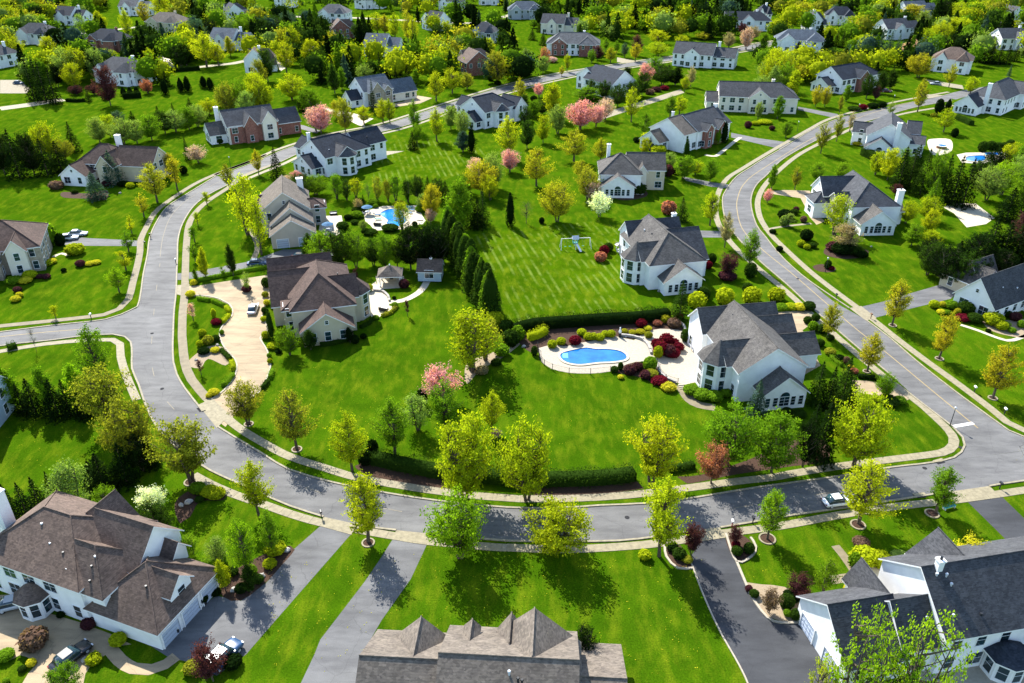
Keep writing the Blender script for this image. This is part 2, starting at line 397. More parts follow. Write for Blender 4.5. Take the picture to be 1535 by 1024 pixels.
paint_line([(240,395),(235,430),(231,466),(228,504),(227,543),(239,585),(265,618),(298,648),(343,676),(396,703),(450,728),(520,750),(613,769),(700,780),(800,784),(900,783),(1000,775),(1100,762),(1200,745),(1330,727)], .14, M['yellow_faint'], 'lane_dashes', 'faded yellow dashes along the curving road', (3, 9))
paint_line([(-60,512),(0,505),(70,498),(132,493)], .2, M['yellow'], 'centre_line', 'yellow centre line of the left side road')
a = at(1427,640); b = at(1459,634.5); d = (b-a).normalized(); nn = Vector((-d.y,d.x,0))*.35
tag(obj('stop_line', mesh('stop_line', [(a+nn)+Vector((0,0,.040)),(a-nn)+Vector((0,0,.040)),(b-nn)+Vector((0,0,.040)),(b+nn)+Vector((0,0,.040))], [(0,1,2,3)], [M['white_paint']])), 'white stop line painted at the mouth of the right-hand road', kind='structure')

# kerbs
kerbs = [(OUT[:9]+[(206,460),(195,465.5),(158,479),(79,488),(0,498),(-90,509)], 'kerb round the upper left corner'),
 ([(-90,538),(0,519),(79,510),(132,503),(169,501.5),(187,505),(196,513),(198,532),(198,553),(208,577),(219,609),(232,635),(250,659),(290,690),(316,706),(353,723),(397,743),(435,759),(485,775)], 'kerb along the outside of the left curve'),
 ([(530,785),(557,791),(594,795)], 'kerb between the two grey driveways'),
 ([(642,800),(735,809),(760,811),(890,812),(960,808),(1046,794.5)], 'kerb along the near front lawn'),
 ([(1080,791),(1134,782),(1185,773),(1268,761),(1335,751),(1425,737)], 'kerb along the near right lawn'),
 ([(1483,729),(1535,721),(1700,702)], 'kerb at the lower right corner'),
 (INN[:8]+[(264,440),(261,467),(259.5,504),(259,516),(260,543),(265,561),(277,582),(298,609),(304,617)], 'kerb along the inside of the left curve'),
 ([(327,640),(351,655),(396,682),(433,704),(493,722),(528,730),(586,740.5),(657,751),(760,761),(843,761.6),(899,758),(968,755),(1037,747),(1135,731),(1259,714),(1335,701),(1380,696),(1409,692),(1430,686),(1441,678),(1446,668),(1443,656),(1428,640),(1380,603),(1366,592)], 'kerb round the middle block from the tan driveway to the corner'),
 (R2L[:19], 'kerb along the inner side of the right-hand road'),
 (R2R[:15]+[(1273,462)], 'kerb along the outer side of the upper right road'),
 ([(1298,480),(1333,506),(1372,540),(1425,582),(1486,627),(1512,645.6),(1535,655),(1600,667)], 'kerb along the outer side of the lower right road')]
for p, lb in kerbs:
    pts = smoothline([at(*q) for q in p], 2.5)
    tag(obj('kerb', strip_mesh('kerb', pts, .30, .0, M['kerb'], .13)), lb, kind='structure')
for side, lb in ((1, 'kerb on the far side of the distant road'), (-1, 'kerb on the near side of the distant road')):
    tag(obj('kerb', strip_mesh('kerb', offset_line(up, side*3.7), .3, 0, M['kerb'], .12)), lb, kind='structure')

# sidewalks: the near ones in separate slabs
def sidewalk(pxs, wd, label, slabs=False, z=.05, mat='concrete'):
    if not slabs:
        pts = smoothline([at(*p) for p in pxs], 3)
        tag(obj('sidewalk', strip_mesh('sidewalk', pts, wd, 0, M[mat], z)), label, kind='structure'); return
    pts = smoothline([at(*p) for p in pxs], .5)
    # resample to even slabs of 1.5 m
    out = [pts[0]]; acc = 0
    for a, b in zip(pts, pts[1:]):
        acc += (b-a).length
        if acc >= 1.5: out.append(b); acc = 0
    base = obj('sidewalk', strip_mesh('sidewalk', pts[::4]+[pts[-1]], wd-.04, 0, M['kerb'], z-.03)); tag(base, label, kind='structure')
    rg = random.Random(5)
    for i, (a, b) in enumerate(zip(out, out[1:])):
        pa = out[max(i-1,0)]; pc = out[min(i+2, len(out)-1)]
        t = (b-a).normalized(); g = .018; t0 = (b-pa).normalized(); t1 = (pc-a).normalized()
        n0 = Vector((-t0.y,t0.x,0))*wd/2; n1 = Vector((-t1.y,t1.x,0))*wd/2; dz = rg.uniform(-.006,.006)
        A = a+t*g; B = b-t*g; h = z+dz
        q = [A+n0, A-n0, B-n1, B+n1]
        v = [(p.x,p.y,h) for p in q]+[(p.x,p.y,.005) for p in q]
        obj('slab', mesh('slab', v, [(0,1,2,3),(0,4,5,1),(1,5,6,2),(2,6,7,3),(3,7,4,0)], [M['concrete']]), base)
sidewalk([(400,232),(364,246),(324,261),(290,277),(250.5,303),(232,319),(220,340),(211,359),(210,377),(206,398),(199,425),(192.5,449),(179,463),(155.6,472),(79,481),(0,489),(-80,498)], 1.5, 'sidewalk along the left side of the upper curve', mat='concrete_far')
sidewalk([(415,245),(369,262),(343,281),(311,302),(293,319),(283,337.6),(279.5,366.6),(278,403),(277,440),(274,467),(273,504),(274,516),(277,543),(287,569),(311,598)], 1.6, 'sidewalk inside the left curve above the tan driveway', mat='concrete_far')
sidewalk([(311,598),(337.5,624.5),(364,645.6),(400,667),(433,684),(485,701),(533,715.5),(604,728.6),(657,736.5),(710,743),(780,748)], 1.5, 'sidewalk of separate slabs along the middle lawn, left half', True)
sidewalk([(780,748),(865.5,747),(944.6,742),(1024,732.6),(1103,722),(1160,715.5),(1188,710),(1254,699.6),(1335,689),(1399,681),(1420,676),(1430,665),(1428,653.5),(1417,640),(1385.5,611)], 1.5, 'sidewalk of separate slabs along the middle lawn, right half and corner', True)
sidewalk([(1385.5,611),(1359,590),(1319.6,560),(1283,529.6),(1240.5,492.6),(1211.5,467),(1180,438),(1135,401),(1103,372),(1082,345.5),(1073,322),(1074,300),(1080,282),(1092,266),(1111,254),(1137,238),(1164,222),(1213,194),(1244.5,178),(1302,162),(1356.5,150),(1422,138)], 1.5, 'sidewalk on the inner side of the right-hand road')
sidewalk([(1430,158),(1362,169),(1296.6,186),(1260,200.6),(1221,219),(1193,235),(1164,259),(1145,280),(1136,300),(1137,318),(1142,332),(1155,351),(1174.6,371),(1214,407),(1253.7,438),(1293,467),(1319.6,488),(1346,509),(1385.5,539),(1438,577),(1485.7,613),(1509.5,633),(1535,645),(1600,656)], 1.5, 'sidewalk on the outer side of the right-hand road')
sidewalk([(290,712),(316,726),(353,742),(397,757),(435,770.5),(482.6,784),(552,797),(596,804.6),(641,811.5),(735,820),(760,821)], 1.4, 'sidewalk of separate slabs on the near side, left half', True)
sidewalk([(760,821),(843,823.6),(926,820),(996,813.5),(1048,805),(1084.6,799.6),(1160,790),(1190,785),(1260,772),(1329,761),(1426,750.5),(1495.6,741),(1535,735),(1640,722)], 1.4, 'sidewalk of separate slabs on the near side, right half', True)
sidewalk([(-60,535),(0,527),(66,516),(132,510),(169,509.5),(180,516),(181,535),(190,565),(205,600)], 1.4, 'sidewalk along the lower side of the left side road')
for d_, lb in ((5.8, 'sidewalk on the far side of the distant road'), (-5.8, 'sidewalk on the near side of the distant road')):
    tag(obj('sidewalk', strip_mesh('sidewalk', offset_line(up, d_), 1.5, 0, M['concrete'], .05)), lb, kind='structure')
# driveways
def drive(p, mat, label, z=.012, smooth=False, name='driveway'): return surf_poly(name, p, z, M[mat], smooth, 1.5, label=label)
drive([(264,441),(263,429),(280,429),(300,428),(340,421.5),(370,417),(410,411),(412,443),(400,452),(394,473),(398,484),(401,500),(392,508),(400,524.6),(405,546),(400,565),(387.5,589),(379,594),(357,615),(338,640),(305,615),(316.6,598.7),(336,584.7),(351,565),(355,550),(351,537.5),(336,520),(329.5,503),(332.7,490),(346.6,475),(348,464),(342,456),(321,447),(295,444),(280,446)], 'drive_tan', 'tan driveway curling round the island lawn')
drive([(481,788),(441,823),(419,851),(400,873),(361,901),(324,893),(225,968),(252,985),(280,992),(325,1013),(369,981),(400,945),(526,801)], 'drive_grey', 'grey asphalt driveway of the brown roofed garage house')
drive([(589,808),(641,814),(616,867.6),(572,930),(546,975),(546,984),(552,1000),(556,1060),(440,1060),(451,1024),(471.5,981),(480,959),(510,920),(546,873),(570,838)], 'drive_grey', 'pale grey driveway running down to the frame edge')
drive([(1050,809),(1086,804),(1116.5,873),(1137,905),(1160,929),(1176,934),(1200,934),(1252,1014),(1270,1060),(1290,1120),(1145,1120),(1120.6,1024),(1079,945),(1054,890),(1034.6,837)], 'drive_dark', 'dark sealed asphalt driveway at lower right')
drive([(1446,748),(1496,739),(1535,777),(1590,830),(1640,870),(1560,860),(1515,816)], 'drive_dark', 'dark driveway at the right edge')
for p, lb in (([(1048,794),(1079,791),(1088,806),(1050,812)], 'concrete apron of the dark driveway'), ([(485,775),(530,785),(527,802),(480,789)], 'concrete apron of the first grey driveway'),
              ([(594,795),(642,800),(642,815),(588,809)], 'concrete apron of the second grey driveway'), ([(1425,737),(1483,729),(1497,742),(1445,750)], 'concrete apron at the right edge'),
              ([(297,607),(318,598),(345,622),(325,642)], 'concrete apron at the foot of the tan driveway'), ([(263,441),(264,428),(284,426),(284,446)], 'concrete apron at the top of the tan driveway'),
              ([(1273,462),(1291,459),(1314,477),(1298,481)], 'concrete apron beside the upper right road')):
    drive(p, 'concrete', lb, .044, name='driveway_apron')
drive([(88,352),(132,357),(212,361),(212,369),(128,368.5),(98,368),(84,360)], 'drive_grey', 'grey driveway of the left edge house')
drive([(262,410),(281,409),(369,393),(400,383),(424,374),(500,374),(500,394),(410,398),(372,406),(281,419),(262,420)], 'drive_grey', 'grey driveway in front of the taupe garage house')
drive([(1147,466),(1202,466),(1226,478),(1214,487),(1203,495),(1215,520),(1230,548),(1200,565),(1176,540),(1150,480)], 'drive_tan', 'tan forecourt beside the white turret house')
drive([(1290.6,460),(1325,452),(1364,440),(1409,427),(1440,436),(1425,448),(1364,463),(1313,476)], 'drive_grey', 'grey driveway of the house at the right edge')
drive([(1143,288),(1175,285),(1214,286),(1220,300),(1224,318),(1236,332),(1224,337),(1213,325),(1207,310),(1200,297),(1165,292)], 'drive_tan', 'tan curved driveway of the upper right house')
drive([(1278,570),(1300,571),(1343,579),(1366,597),(1355,602),(1317,597),(1277,592)], 'drive_tan', 'tan drive behind the large conifers')
drive([(1096,199),(1135,207),(1184,214),(1172,224),(1130,214),(1096,206)], 'drive_grey', 'grey driveway of the brick fronted house')
drive([(1196,160),(1255,171),(1262,177),(1252,177),(1196,164.5)], 'drive_grey', 'grey driveway of the cream house')
drive([(1276,193),(1304,195),(1306,199.5),(1276,200)], 'drive_grey', 'short driveway beside the white gabled house')
drive([(1385,118.6),(1442.5,128),(1445,134),(1400,127)], 'concrete', 'pale driveway of the brown roofed far house')
drive([(1385,141),(1430,144),(1424,148),(1390,147)], 'concrete', 'pale driveway at the far right road')
drive([(896,172),(1020,134),(1026,139),(906,178)], 'concrete', 'long pale driveway behind the pink blossom')
drive([(925,86),(962,93),(960,97),(925,93)], 'concrete', 'pale far forecourt beside the brick house')
drive([(440,186),(455,188),(480,196),(475,200),(442,191)], 'drive_grey', 'grey driveway behind the navy roofed house')
drive([(612,141),(648,147),(630,155),(588,161),(586,156),(606,152)], 'drive_tan', 'tan forecourt of the stone fronted house')
drive([(573,226.5),(606,226.5),(573,234.5)], 'concrete', 'pale patio behind the navy roofed house')
drive([(1024,265),(1071,274),(1094,277),(1088,282),(1066,280),(1028,271)], 'drive_grey', 'grey driveway below the brick fronted house')
drive([(1045,345.5),(1086,347),(1090,356),(1047,356)], 'drive_grey', 'grey driveway behind the white swing set house')
drive([(232,82),(252,84),(262,100),(245,104)], 'patio', 'pale far court at upper left')
drive([(410,72),(425,80),(432,100),(420,107),(414,90)], 'patio', 'pale far court left of the slate roofed house')
drive([(0,120),(30,120),(45,133),(40,140),(0,140)], 'concrete_far', 'pale patio at the left edge')
# plazas and patios
drive([(-20,893),(25,891),(62,916),(120,933),(165,950),(197,966),(175,969),(158,982),(140,992),(128,1010),(122,1040),(18,1050),(42,1010),(57,993),(40,985),(30,982),(15,990),(-20,999)], 'drive_tan', 'tan aggregate courtyard of the large brown roofed house', .010, name='courtyard')
drive([(1355,1040),(1380,1006),(1454,998),(1500,983),(1545,990),(1580,1060),(1360,1070)], 'deck', 'stone patio behind the lower right house', .010, name='patio')
def walk(p, wd, mat, label): return ribbon('walkway', p, wd, .016, M[mat], label, step=1)
walk([(165,972),(180,990),(200,1002),(225,1004),(248,996),(264,984)], 1.5, 'drive_tan', 'tan walk curving under the garage wall')
walk([(1252,818),(1262,830),(1275,848),(1288,868),(1302,884)], 1.2, 'concrete_far', 'narrow walk to the front door at lower right')
walk([(1244,870),(1270,866),(1292,864)], 1.4, 'concrete_far', 'short side walk at lower right')
drive([(1293,856),(1318,846),(1324,865),(1305,884)], 'patio', 'small front patio at lower right', .02, name='patio')
DECK = [(807,522),(808,532),(813,544),(826,553),(853,559),(885,560),(915,557),(940,546),(962,542),(984,545),(988,558),(999,569),(1017,575),(1045,573),(1056,560),(1050,535),(1035,520),(1024,508),(1026,497),(990,493),(965,499),(950,510),(922,504),(893,510),(871,514),(849,519),(825,517)]
drive(DECK, 'deck', 'stone deck round the kidney pool', .02, True, 'pool_deck')
walk([(1020,578),(1026,588),(1034,599),(1048,607),(1072,611)], 2.0, 'concrete_far', 'pale walk down from the pool terrace')
DECK2 = [(545,316.6),(557.5,314),(574,309),(625,308),(630,318),(638,331),(634,336),(618,338),(605,344),(573,345),(562,346),(555,337.6),(547.5,332)]
drive(DECK2, 'patio', 'cream deck round the blue backyard pool', .02, name='pool_deck')
drive([(482,324),(512,323),(514,334),(508,352),(492,356),(478,345)], 'patio', 'cream terrace behind the taupe garage house', .02, name='patio')
drive([(547,440),(550.5,432),(563,422),(570,436),(580,440),(584.5,451),(583,458),(592,461),(584.5,471),(569,475),(557.6,476),(548,462)], 'patio', 'cream terrace behind the brown roofed cream house', .02, name='patio')
walk([(583,453),(605.6,450),(624,441),(634,432),(640,422)], 1.6, 'patio', 'cream path curving to the garden playhouse')
drive([(563,414),(605,414),(609,431),(567,434)], 'patio', 'cream floor under the garden pavilion', .022, name='patio')
walk([(1146,345),(1165,341),(1188,338),(1216,335)], 1.0, 'concrete', 'pale front path of the upper right house')
walk([(1057,232),(1072,234),(1084,226),(1100,213),(1110,206)], 1.4, 'patio', 'pale front walk of the brick fronted house')
walk([(378,214),(400,206),(420,203),(442,198)], 1.2, 'concrete', 'pale front walk of the brick house')
walk([(80,385),(92,380),(103,383)], 1.0, 'patio', 'pale garden path at the left edge house')
walk([(372,342),(381,355),(386,372),(380,388)], 1.3, 'concrete_far', 'curved walk beside the taupe garage house')
walk([(1440,487),(1465,495),(1500,508),(1518,510),(1545,500)], .9, 'patio', 'cream garden path at the right edge')
drive([(478,160),(530,170),(560,178),(545,186),(548,190),(538,188)], 'patio', 'pale garden steps area below the stone fronted house', .012)
drive([(1414,311),(1428,305),(1462,305),(1491,327),(1478,336),(1449,341),(1430,320)], 'patio', 'pale patio among the dark conifers', .02, name='patio')
drive([(1434,232),(1448,229),(1510,228),(1512,236),(1478,246),(1442,244)], 'patio', 'cream deck of the far right pool', .02, name='pool_deck')
# mulch beds
beds = [([(532,699),(556,694),(600,707),(665,716),(700,722),(690,735),(600,725),(552,712)], 'mulch', 'brown mulch bed under the hedge at left centre'),
 ([(815,722),(870,727),(955,722),(965,732),(880,742),(800,742)], 'mulch', 'brown mulch bed under the hedge at right centre'),
 ([(1015,715),(1050,712),(1120,690),(1190,660),(1235,660),(1240,690),(1180,700),(1100,712),(1030,725)], 'mulch', 'brown mulch bed under the big corner trees'),
 ([(262,755),(285,735),(320,728),(345,737),(335,750),(300,752),(285,775),(270,785)], 'mulch', 'mulch bed left of the near sidewalk'),
 ([(398,830),(435,818),(442,824),(420,850),(400,872),(362,900),(335,895),(325,870),(360,850)], 'mulch', 'mulch bed beside the first grey driveway'),
 ([(775,505),(805,490),(850,487),(950,480),(1000,480),(1025,495),(990,494),(950,509),(920,504),(850,519),(815,520),(805,530),(790,525)], 'mulch', 'mulch bed between the long hedge and the pool'),
 ([(915,556),(935,545),(985,548),(1000,570),(1015,576),(1010,583),(985,578),(960,566)], 'mulch', 'mulch bed in front of the pool terrace'),
 ([(996,816),(1020,818),(1034,838),(1037,851),(1018,851),(1001,837)], 'mulch', 'kerbed mulch bed left of the dark driveway'),
 ([(1088,807),(1110,800),(1132,820),(1126,834),(1104,841)], 'mulch', 'kerbed mulch bed right of the dark driveway'),
 ([(1119,873),(1140,876),(1176,880),(1202,897),(1204,932),(1172,932),(1151,924),(1128,897)], 'gravel', 'gravel shrub bed beside the dark driveway'),
 ([(700,545),(735,530),(760,517),(780,515),(755,535),(720,555),(700,575)], 'gravel', 'sandy strip behind the centre lawn'),
 ([(1235,380),(1245,365),(1262,370),(1300,375),(1295,385),(1262,388)], 'mulch', 'mulch bed in front of the upper right gabled house'),
 ([(1218,400),(1232,396),(1252,401),(1248,408),(1228,407)], 'mulch', 'small round flower bed on the upper right lawn'),
 ([(95,288),(135,290),(160,285),(158,300),(130,298),(95,296)], 'mulch', 'mulch bed at the brown roofed left house'),
 ([(280,545),(310,520),(333,520),(345,535),(338,548),(312,538),(300,552)], 'gravel', 'pale rock bed on the island lawn'),
 ([(1470,470),(1500,480),(1545,480),(1545,505),(1510,503),(1480,492)], 'gravel', 'gravel bed before the right edge house'),
 ([(905,285),(950,282),(970,288),(965,296),(930,300)], 'mulch', 'mulch bed before the grey roofed house')]
for p, m, lb in beds: surf_poly('planting_bed', p, .016, M[m], True, 1.0, label=lb)
def edging(pxs, label, wd=.3, h=.16, closed=False, mat='deck'):
    pts = smoothline([at(*q) for q in pxs], .8, closed)
    if closed: pts.append(pts[0])
    tag(obj('edging', strip_mesh('edging', pts, wd, 0, M[mat], h)), label, 'edging')
edging([(996,814),(999,835),(1016,852),(1038,852)], 'pale stone edging round the bed left of the dark driveway')
edging([(1088,800),(1104,842),(1127,834),(1133,820),(1125,806)], 'pale stone edging round the bed right of the dark driveway')
edging([(1104,842),(1117,873),(1128,897),(1150,926),(1171,934),(1202,933)], 'pale kerbstone edging along the right of the dark driveway')
edging([(1034,838),(1054,891),(1079,946),(1121,1025),(1146,1120)], 'thin pale edging along the left of the dark driveway', .18, .1)
edging([(280,446),(295,443),(321,446),(342,455),(348.5,464),(347,475),(333,490),(329.5,503),(336,520),(351,537.5),(355.5,550),(351,565),(336,585),(317,599)], 'pale edging round the island lawn', .28, .12)
edging([(392,473),(399,486),(400,498),(390,507),(400,525),(405.5,546),(400,566),(387,590),(379,595)], 'pale edging along the right of the tan driveway', .28, .12)

# ---------------------------------------------------------------- pools
def pool(pxs, name, label, mat, coping=.35, rim='deck'):
    pts = smoothline([at(*p) for p in pxs], .6, True)
    z = .035; v, f = tess(pts, .06)
    root = empty(name, sum(pts, Vector())/len(pts)); c = root.location.copy()
    root.location = (c.x, c.y, 0)
    loc = [Vector((p.x-c.x, p.y-c.y, 0)) for p in pts]
    v, f = tess(loc, .055); obj('water', mesh('water', v, f, [M[mat]]), root)
    ring = loc+[loc[0]]
    obj('coping', strip_mesh('coping', ring, coping, .0, M[rim], .16), root)
    # tile band inside the coping; its dark blue paints in the tile wall's shadow
    ar = sum(a.x*b.y-b.x*a.y for a, b in zip(loc, loc[1:]+loc[:1])); inn = offset_line(loc+[loc[0]], (coping*.5+.04)*(1 if ar > 0 else -1))
    obj('shaded_tile_band', strip_mesh('shaded_tile_band', inn, .10, .0, M['blue_cloth'], .15), root)
    k = min(range(len(loc)), key=lambda i: loc[i].x); q = loc[k]*.86
    for j in range(3):
        mb = MB(); mb.box(q.x-.2+.35*j, q.x+.15+.35*j, q.y-.9, q.y+.9, .03, .075-.005*j); mb.build('step', [M['pool_step']], root)
    tag(root, label, 'swimming pool'); return root
P1 = [(837.5,533),(844,528),(860,524),(878.5,521),(893,523),(908,523),(926,525),(937,529.5),(941.5,536),(937,541),(918.6,544),(897,545),(871,548),(853,546),(842,541)]
pool(P1[::-1], 'swimming_pool', 'kidney shaped blue pool in the stone deck below the long hedge', 'water', .5, 'patio')
pool([(569,322),(575,316),(585,313.5),(599.6,313.5),(605,321),(611,331),(602,339),(591,340.5),(578,335.5),(580,331)], 'swimming_pool', 'deep blue backyard pool behind the taupe garage house', 'water2', .5, 'patio')
pool([(1449,235),(1476,233.5),(1475,242),(1450,241.5)], 'swimming_pool', 'rectangular far right pool', 'water', .5, 'patio')
pool([(1476,229.5),(1500,229),(1506,232),(1480,233)], 'swimming_pool', 'narrow blue spa behind the rectangular far right pool', 'water2', .4, 'patio')
# swimming pool fence
def fence(pxs, h, label, n_between=2, mat='metal_dark'):
    pts = smoothline([at(*p) for p in pxs], 2.3)
    root = empty('pool_fence', pts[0]); o = pts[0]
    for p in pts:
        mb = MB(); q = p-o; mb.box(q.x-.05,q.x+.05,q.y-.05,q.y+.05,0,h+.1); mb.build('post', [M[mat]], root)
    mb = MB()
    for zz in (.15, h-.05): mb.tube([p-o+Vector((0,0,zz)) for p in pts], .022, 4)
    mb.build('rail', [M[mat]], root)
    mb = MB()
    for a, b in zip(pts, pts[1:]):
        k = int((b-a).length/.16)
        for i in range(1, k):
            q = a.lerp(b, i/k)-o; mb.add([(q.x-.008,q.y,.15),(q.x+.008,q.y,.15),(q.x+.008,q.y,h-.05),(q.x-.008,q.y,h-.05)], [(0,1,2,3)])
    tag(mb.build('picket', [M[mat]], root), kind='stuff')
    tag(root, label, 'fence')
fence([(806,522),(809,540),(816,548),(828,554.5),(853,560.5),(885,561.5),(915,558)], 1.25, 'dark metal fence curving round the left of the pool deck')
fence([(985,543),(987,555),(998,568),(1016,574)], .9, 'dark metal railing round the upper terrace')

# ================================================================ HOUSES
_win = {}
def window_meshes(wd, ht, arch=False, nx=2, ny=2):
    """local frame: x along wall, y = -outward, z up; origin at window centre"""
    k = (round(wd,2), round(ht,2), arch, nx, ny)
    if k in _win: return _win[k]
    fr = MB(); t = .08; w2, h2 = wd/2, ht/2
    fr.box(-w2-t, w2+t, -.07, .02, -h2-t*1.3, -h2); fr.box(-w2-t, w2+t, -.07, .02, h2, h2+t)
    fr.box(-w2-t, -w2, -.06, .02, -h2, h2); fr.box(w2, w2+t, -.06, .02, -h2, h2)
    for i in range(1, nx):
        x = -w2 + wd*i/nx; fr.box(x-.018, x+.018, -.045, .01, -h2, h2)
    for i in range(1, ny):
        z = -h2 + ht*i/ny; fr.box(-w2, w2, -.043, .01, z-.018, z+.018)
    pn = MB(); pn.add([(-w2,-.02,-h2),(w2,-.02,-h2),(w2,-.02,h2),(-w2,-.02,h2)], [(0,1,2,3)])
    if arch:
        n = 8; r = w2; vs = [(0,-.02,h2+t)]; 
        vs += [(r*math.cos(math.pi*i/n), -.02, h2+t+r*math.sin(math.pi*i/n)) for i in range(n+1)]
        pn.add(vs, [(0, i+1, i+2) for i in range(n)])
        vo = []; 
        for i in range(n+1):
            a = math.pi*i/n
            for rr, y in ((r,-.06),(r+t,-.06),(r+t,.02),(r,.02)): vo.append((rr*math.cos(a), y, h2+t+rr*math.sin(a)))
        fs = []
        for i in range(n):
            for q in range(4): fs.append((i*4+q, (i+1)*4+q, (i+1)*4+(q+1)%4, i*4+(q+1)%4))
        fr.add(vo, fs)
    r = (mesh('window_frame', fr.v, fr.f, [M['trim']], fr.m), mesh('pane', pn.v, pn.f, [M['glass']], pn.m)); _win[k] = r; return r
_winf = {}
def far_window_mesh(wd, ht):
    k = (round(wd,1), round(ht,1))
    if k not in _winf:
        mb = MB(); w2, h2 = wd/2, ht/2
        mb.box(-w2-.12, w2+.12, -.05, .02, -h2-.12, h2+.12, 0)
        mb.add([(-w2,-.06,-h2),(w2,-.06,-h2),(w2,-.06,h2),(-w2,-.06,h2)], [(0,1,2,3)], 1)
        mb.box(-.03,.03,-.075,-.055,-h2,h2,0)
        _winf[k] = mesh('window', mb.v, mb.f, [M['trim'], M['glass']], mb.m)
    return _winf[k]
_gar = {}
def garage_mesh(wd, ht):
    k = (wd, ht)
    if k not in _gar:
        mb = MB(); w2 = wd/2
        for i in range(4):
            z0 = ht*i/4; mb.box(-w2+.05, w2-.05, -.05, .02, z0+.03, z0+ht/4-.03)
            for j in range(4):
                x0 = -w2+wd*j/4; 
                if i < 3: mb.box(x0+.08, x0+wd/4-.08, -.075, -.05, z0+.1, z0+ht/4-.1)
        tr = MB()
        tr.box(-w2, w2, -.02, .015, 0, ht, 1)
        tr.box(-w2-.14, -w2, -.12, .02, 0, ht+.14); tr.box(w2, w2+.14, -.12, .02, 0, ht+.14); tr.box(-w2, w2, -.12, .02, ht, ht+.14)
        _gar[k] = (mesh('garage_door', mb.v, mb.f, [M['door']]), mesh('door_frame', tr.v, tr.f, [M['trim'], M['metal_dark']], tr.m))
    return _gar[k]
def win(parent, p, face, wd=1.0, ht=1.5, arch=False, nx=2, ny=2, far=False):
    """face angle: direction (rad) of the wall's outward normal"""
    rz = face + math.pi/2
    if far:
        return obj('window', far_window_mesh(wd, ht), parent, p, rz)
    f, g = window_meshes(wd, ht, arch, nx, ny)
    o = obj('window', f, parent, p, rz); obj('pane', g, o); return o

def roof_geo(u0, u1, v0, v1, ze, rise, axis, ends, oh=.45, th=.2, runs=(1,1)):
    """closed slab roof. axis 'u'/'v' = ridge direction; ends two letters g/h"""
    if axis == 'v': a0, a1, b0, b1 = v0, v1, u0, u1
    else: a0, a1, b0, b1 = u0, u1, v0, v1
    W = (b1-b0)/2; s = rise/W; bm = (b0+b1)/2
    oa0 = oh if ends[0] == 'h' else .3; oa1 = oh if ends[1] == 'h' else .3
    A0, A1, B0, B1 = a0-oa0, a1+oa1, b0-oh, b1+oh
    zt = ze+th; zl = zt - s*oh; zr = zt + rise
    hw = W+oh
    r0 = A0 if ends[0] == 'g' else A0+hw*runs[0]
    r1 = A1 if ends[1] == 'g' else A1-hw*runs[1]
    if r0 > r1: r0 = r1 = (r0+r1)/2; 
    P = [(A0,B0,zl),(A1,B0,zl),(A1,B1,zl),(A0,B1,zl),(r0,bm,zr),(r1,bm,zr)]
    F = [(0,1,5,4),(2,3,4,5)]; 
    if ends[0] == 'h': F.append((3,0,4))
    if ends[1] == 'h': F.append((1,2,5))
    sw = (lambda p: (p[1], p[0], p[2])) if axis == 'v' else (lambda p: p)
    top = [sw(p) for p in P]; n = 6
    if axis == 'v': F = [tuple(reversed(f)) for f in F]
    bot = [(p[0],p[1],p[2]-th) for p in top]
    faces = list(F); mats = [0]*len(F)
    faces += [tuple(n+i for i in reversed(f)) for f in F]; mats += [1]*len(F)
    # boundary edges
    cnt = {}
    for f in F:
        for i in range(len(f)):
            e = (f[i], f[(i+1)%len(f)]); cnt[e] = 1
    for e in list(cnt):
        if (e[1], e[0]) not in cnt:
            faces.append((e[1], e[0], e[0]+n, e[1]+n)); mats.append(1)
    return top+bot, faces, mats, (sw((r0,bm,zr)), sw((r1,bm,zr)), P, sw)
def wall_geo(u0, u1, v0, v1, z0, ze, rise, axis, ends, inset=0.0):
    u0 += inset; v0 += inset; u1 -= inset; v1 -= inset
    v = [(u0,v0,z0),(u1,v0,z0),(u1,v1,z0),(u0,v1,z0),(u0,v0,ze),(u1,v0,ze),(u1,v1,ze),(u0,v1,ze)]
    f = [(0,1,5,4),(1,2,6,5),(2,3,7,6),(3,0,4,7)]
    zg = ze+rise-.04
    if axis == 'u':
        vm = (v0+v1)/2
        if ends[0] == 'g': v.append((u0,vm,zg)); f.append((7,4,len(v)-1))
        if ends[1] == 'g': v.append((u1,vm,zg)); f.append((5,6,len(v)-1))
    else:
        um = (u0+u1)/2
        if ends[0] == 'g': v.append((um,v0,zg)); f.append((4,5,len(v)-1))
        if ends[1] == 'g': v.append((um,v1,zg)); f.append((6,7,len(v)-1))
    return v, f
HOUSES = []   # (name for labels, centre px)
FOOT = []     # world footprints for keeping trees off
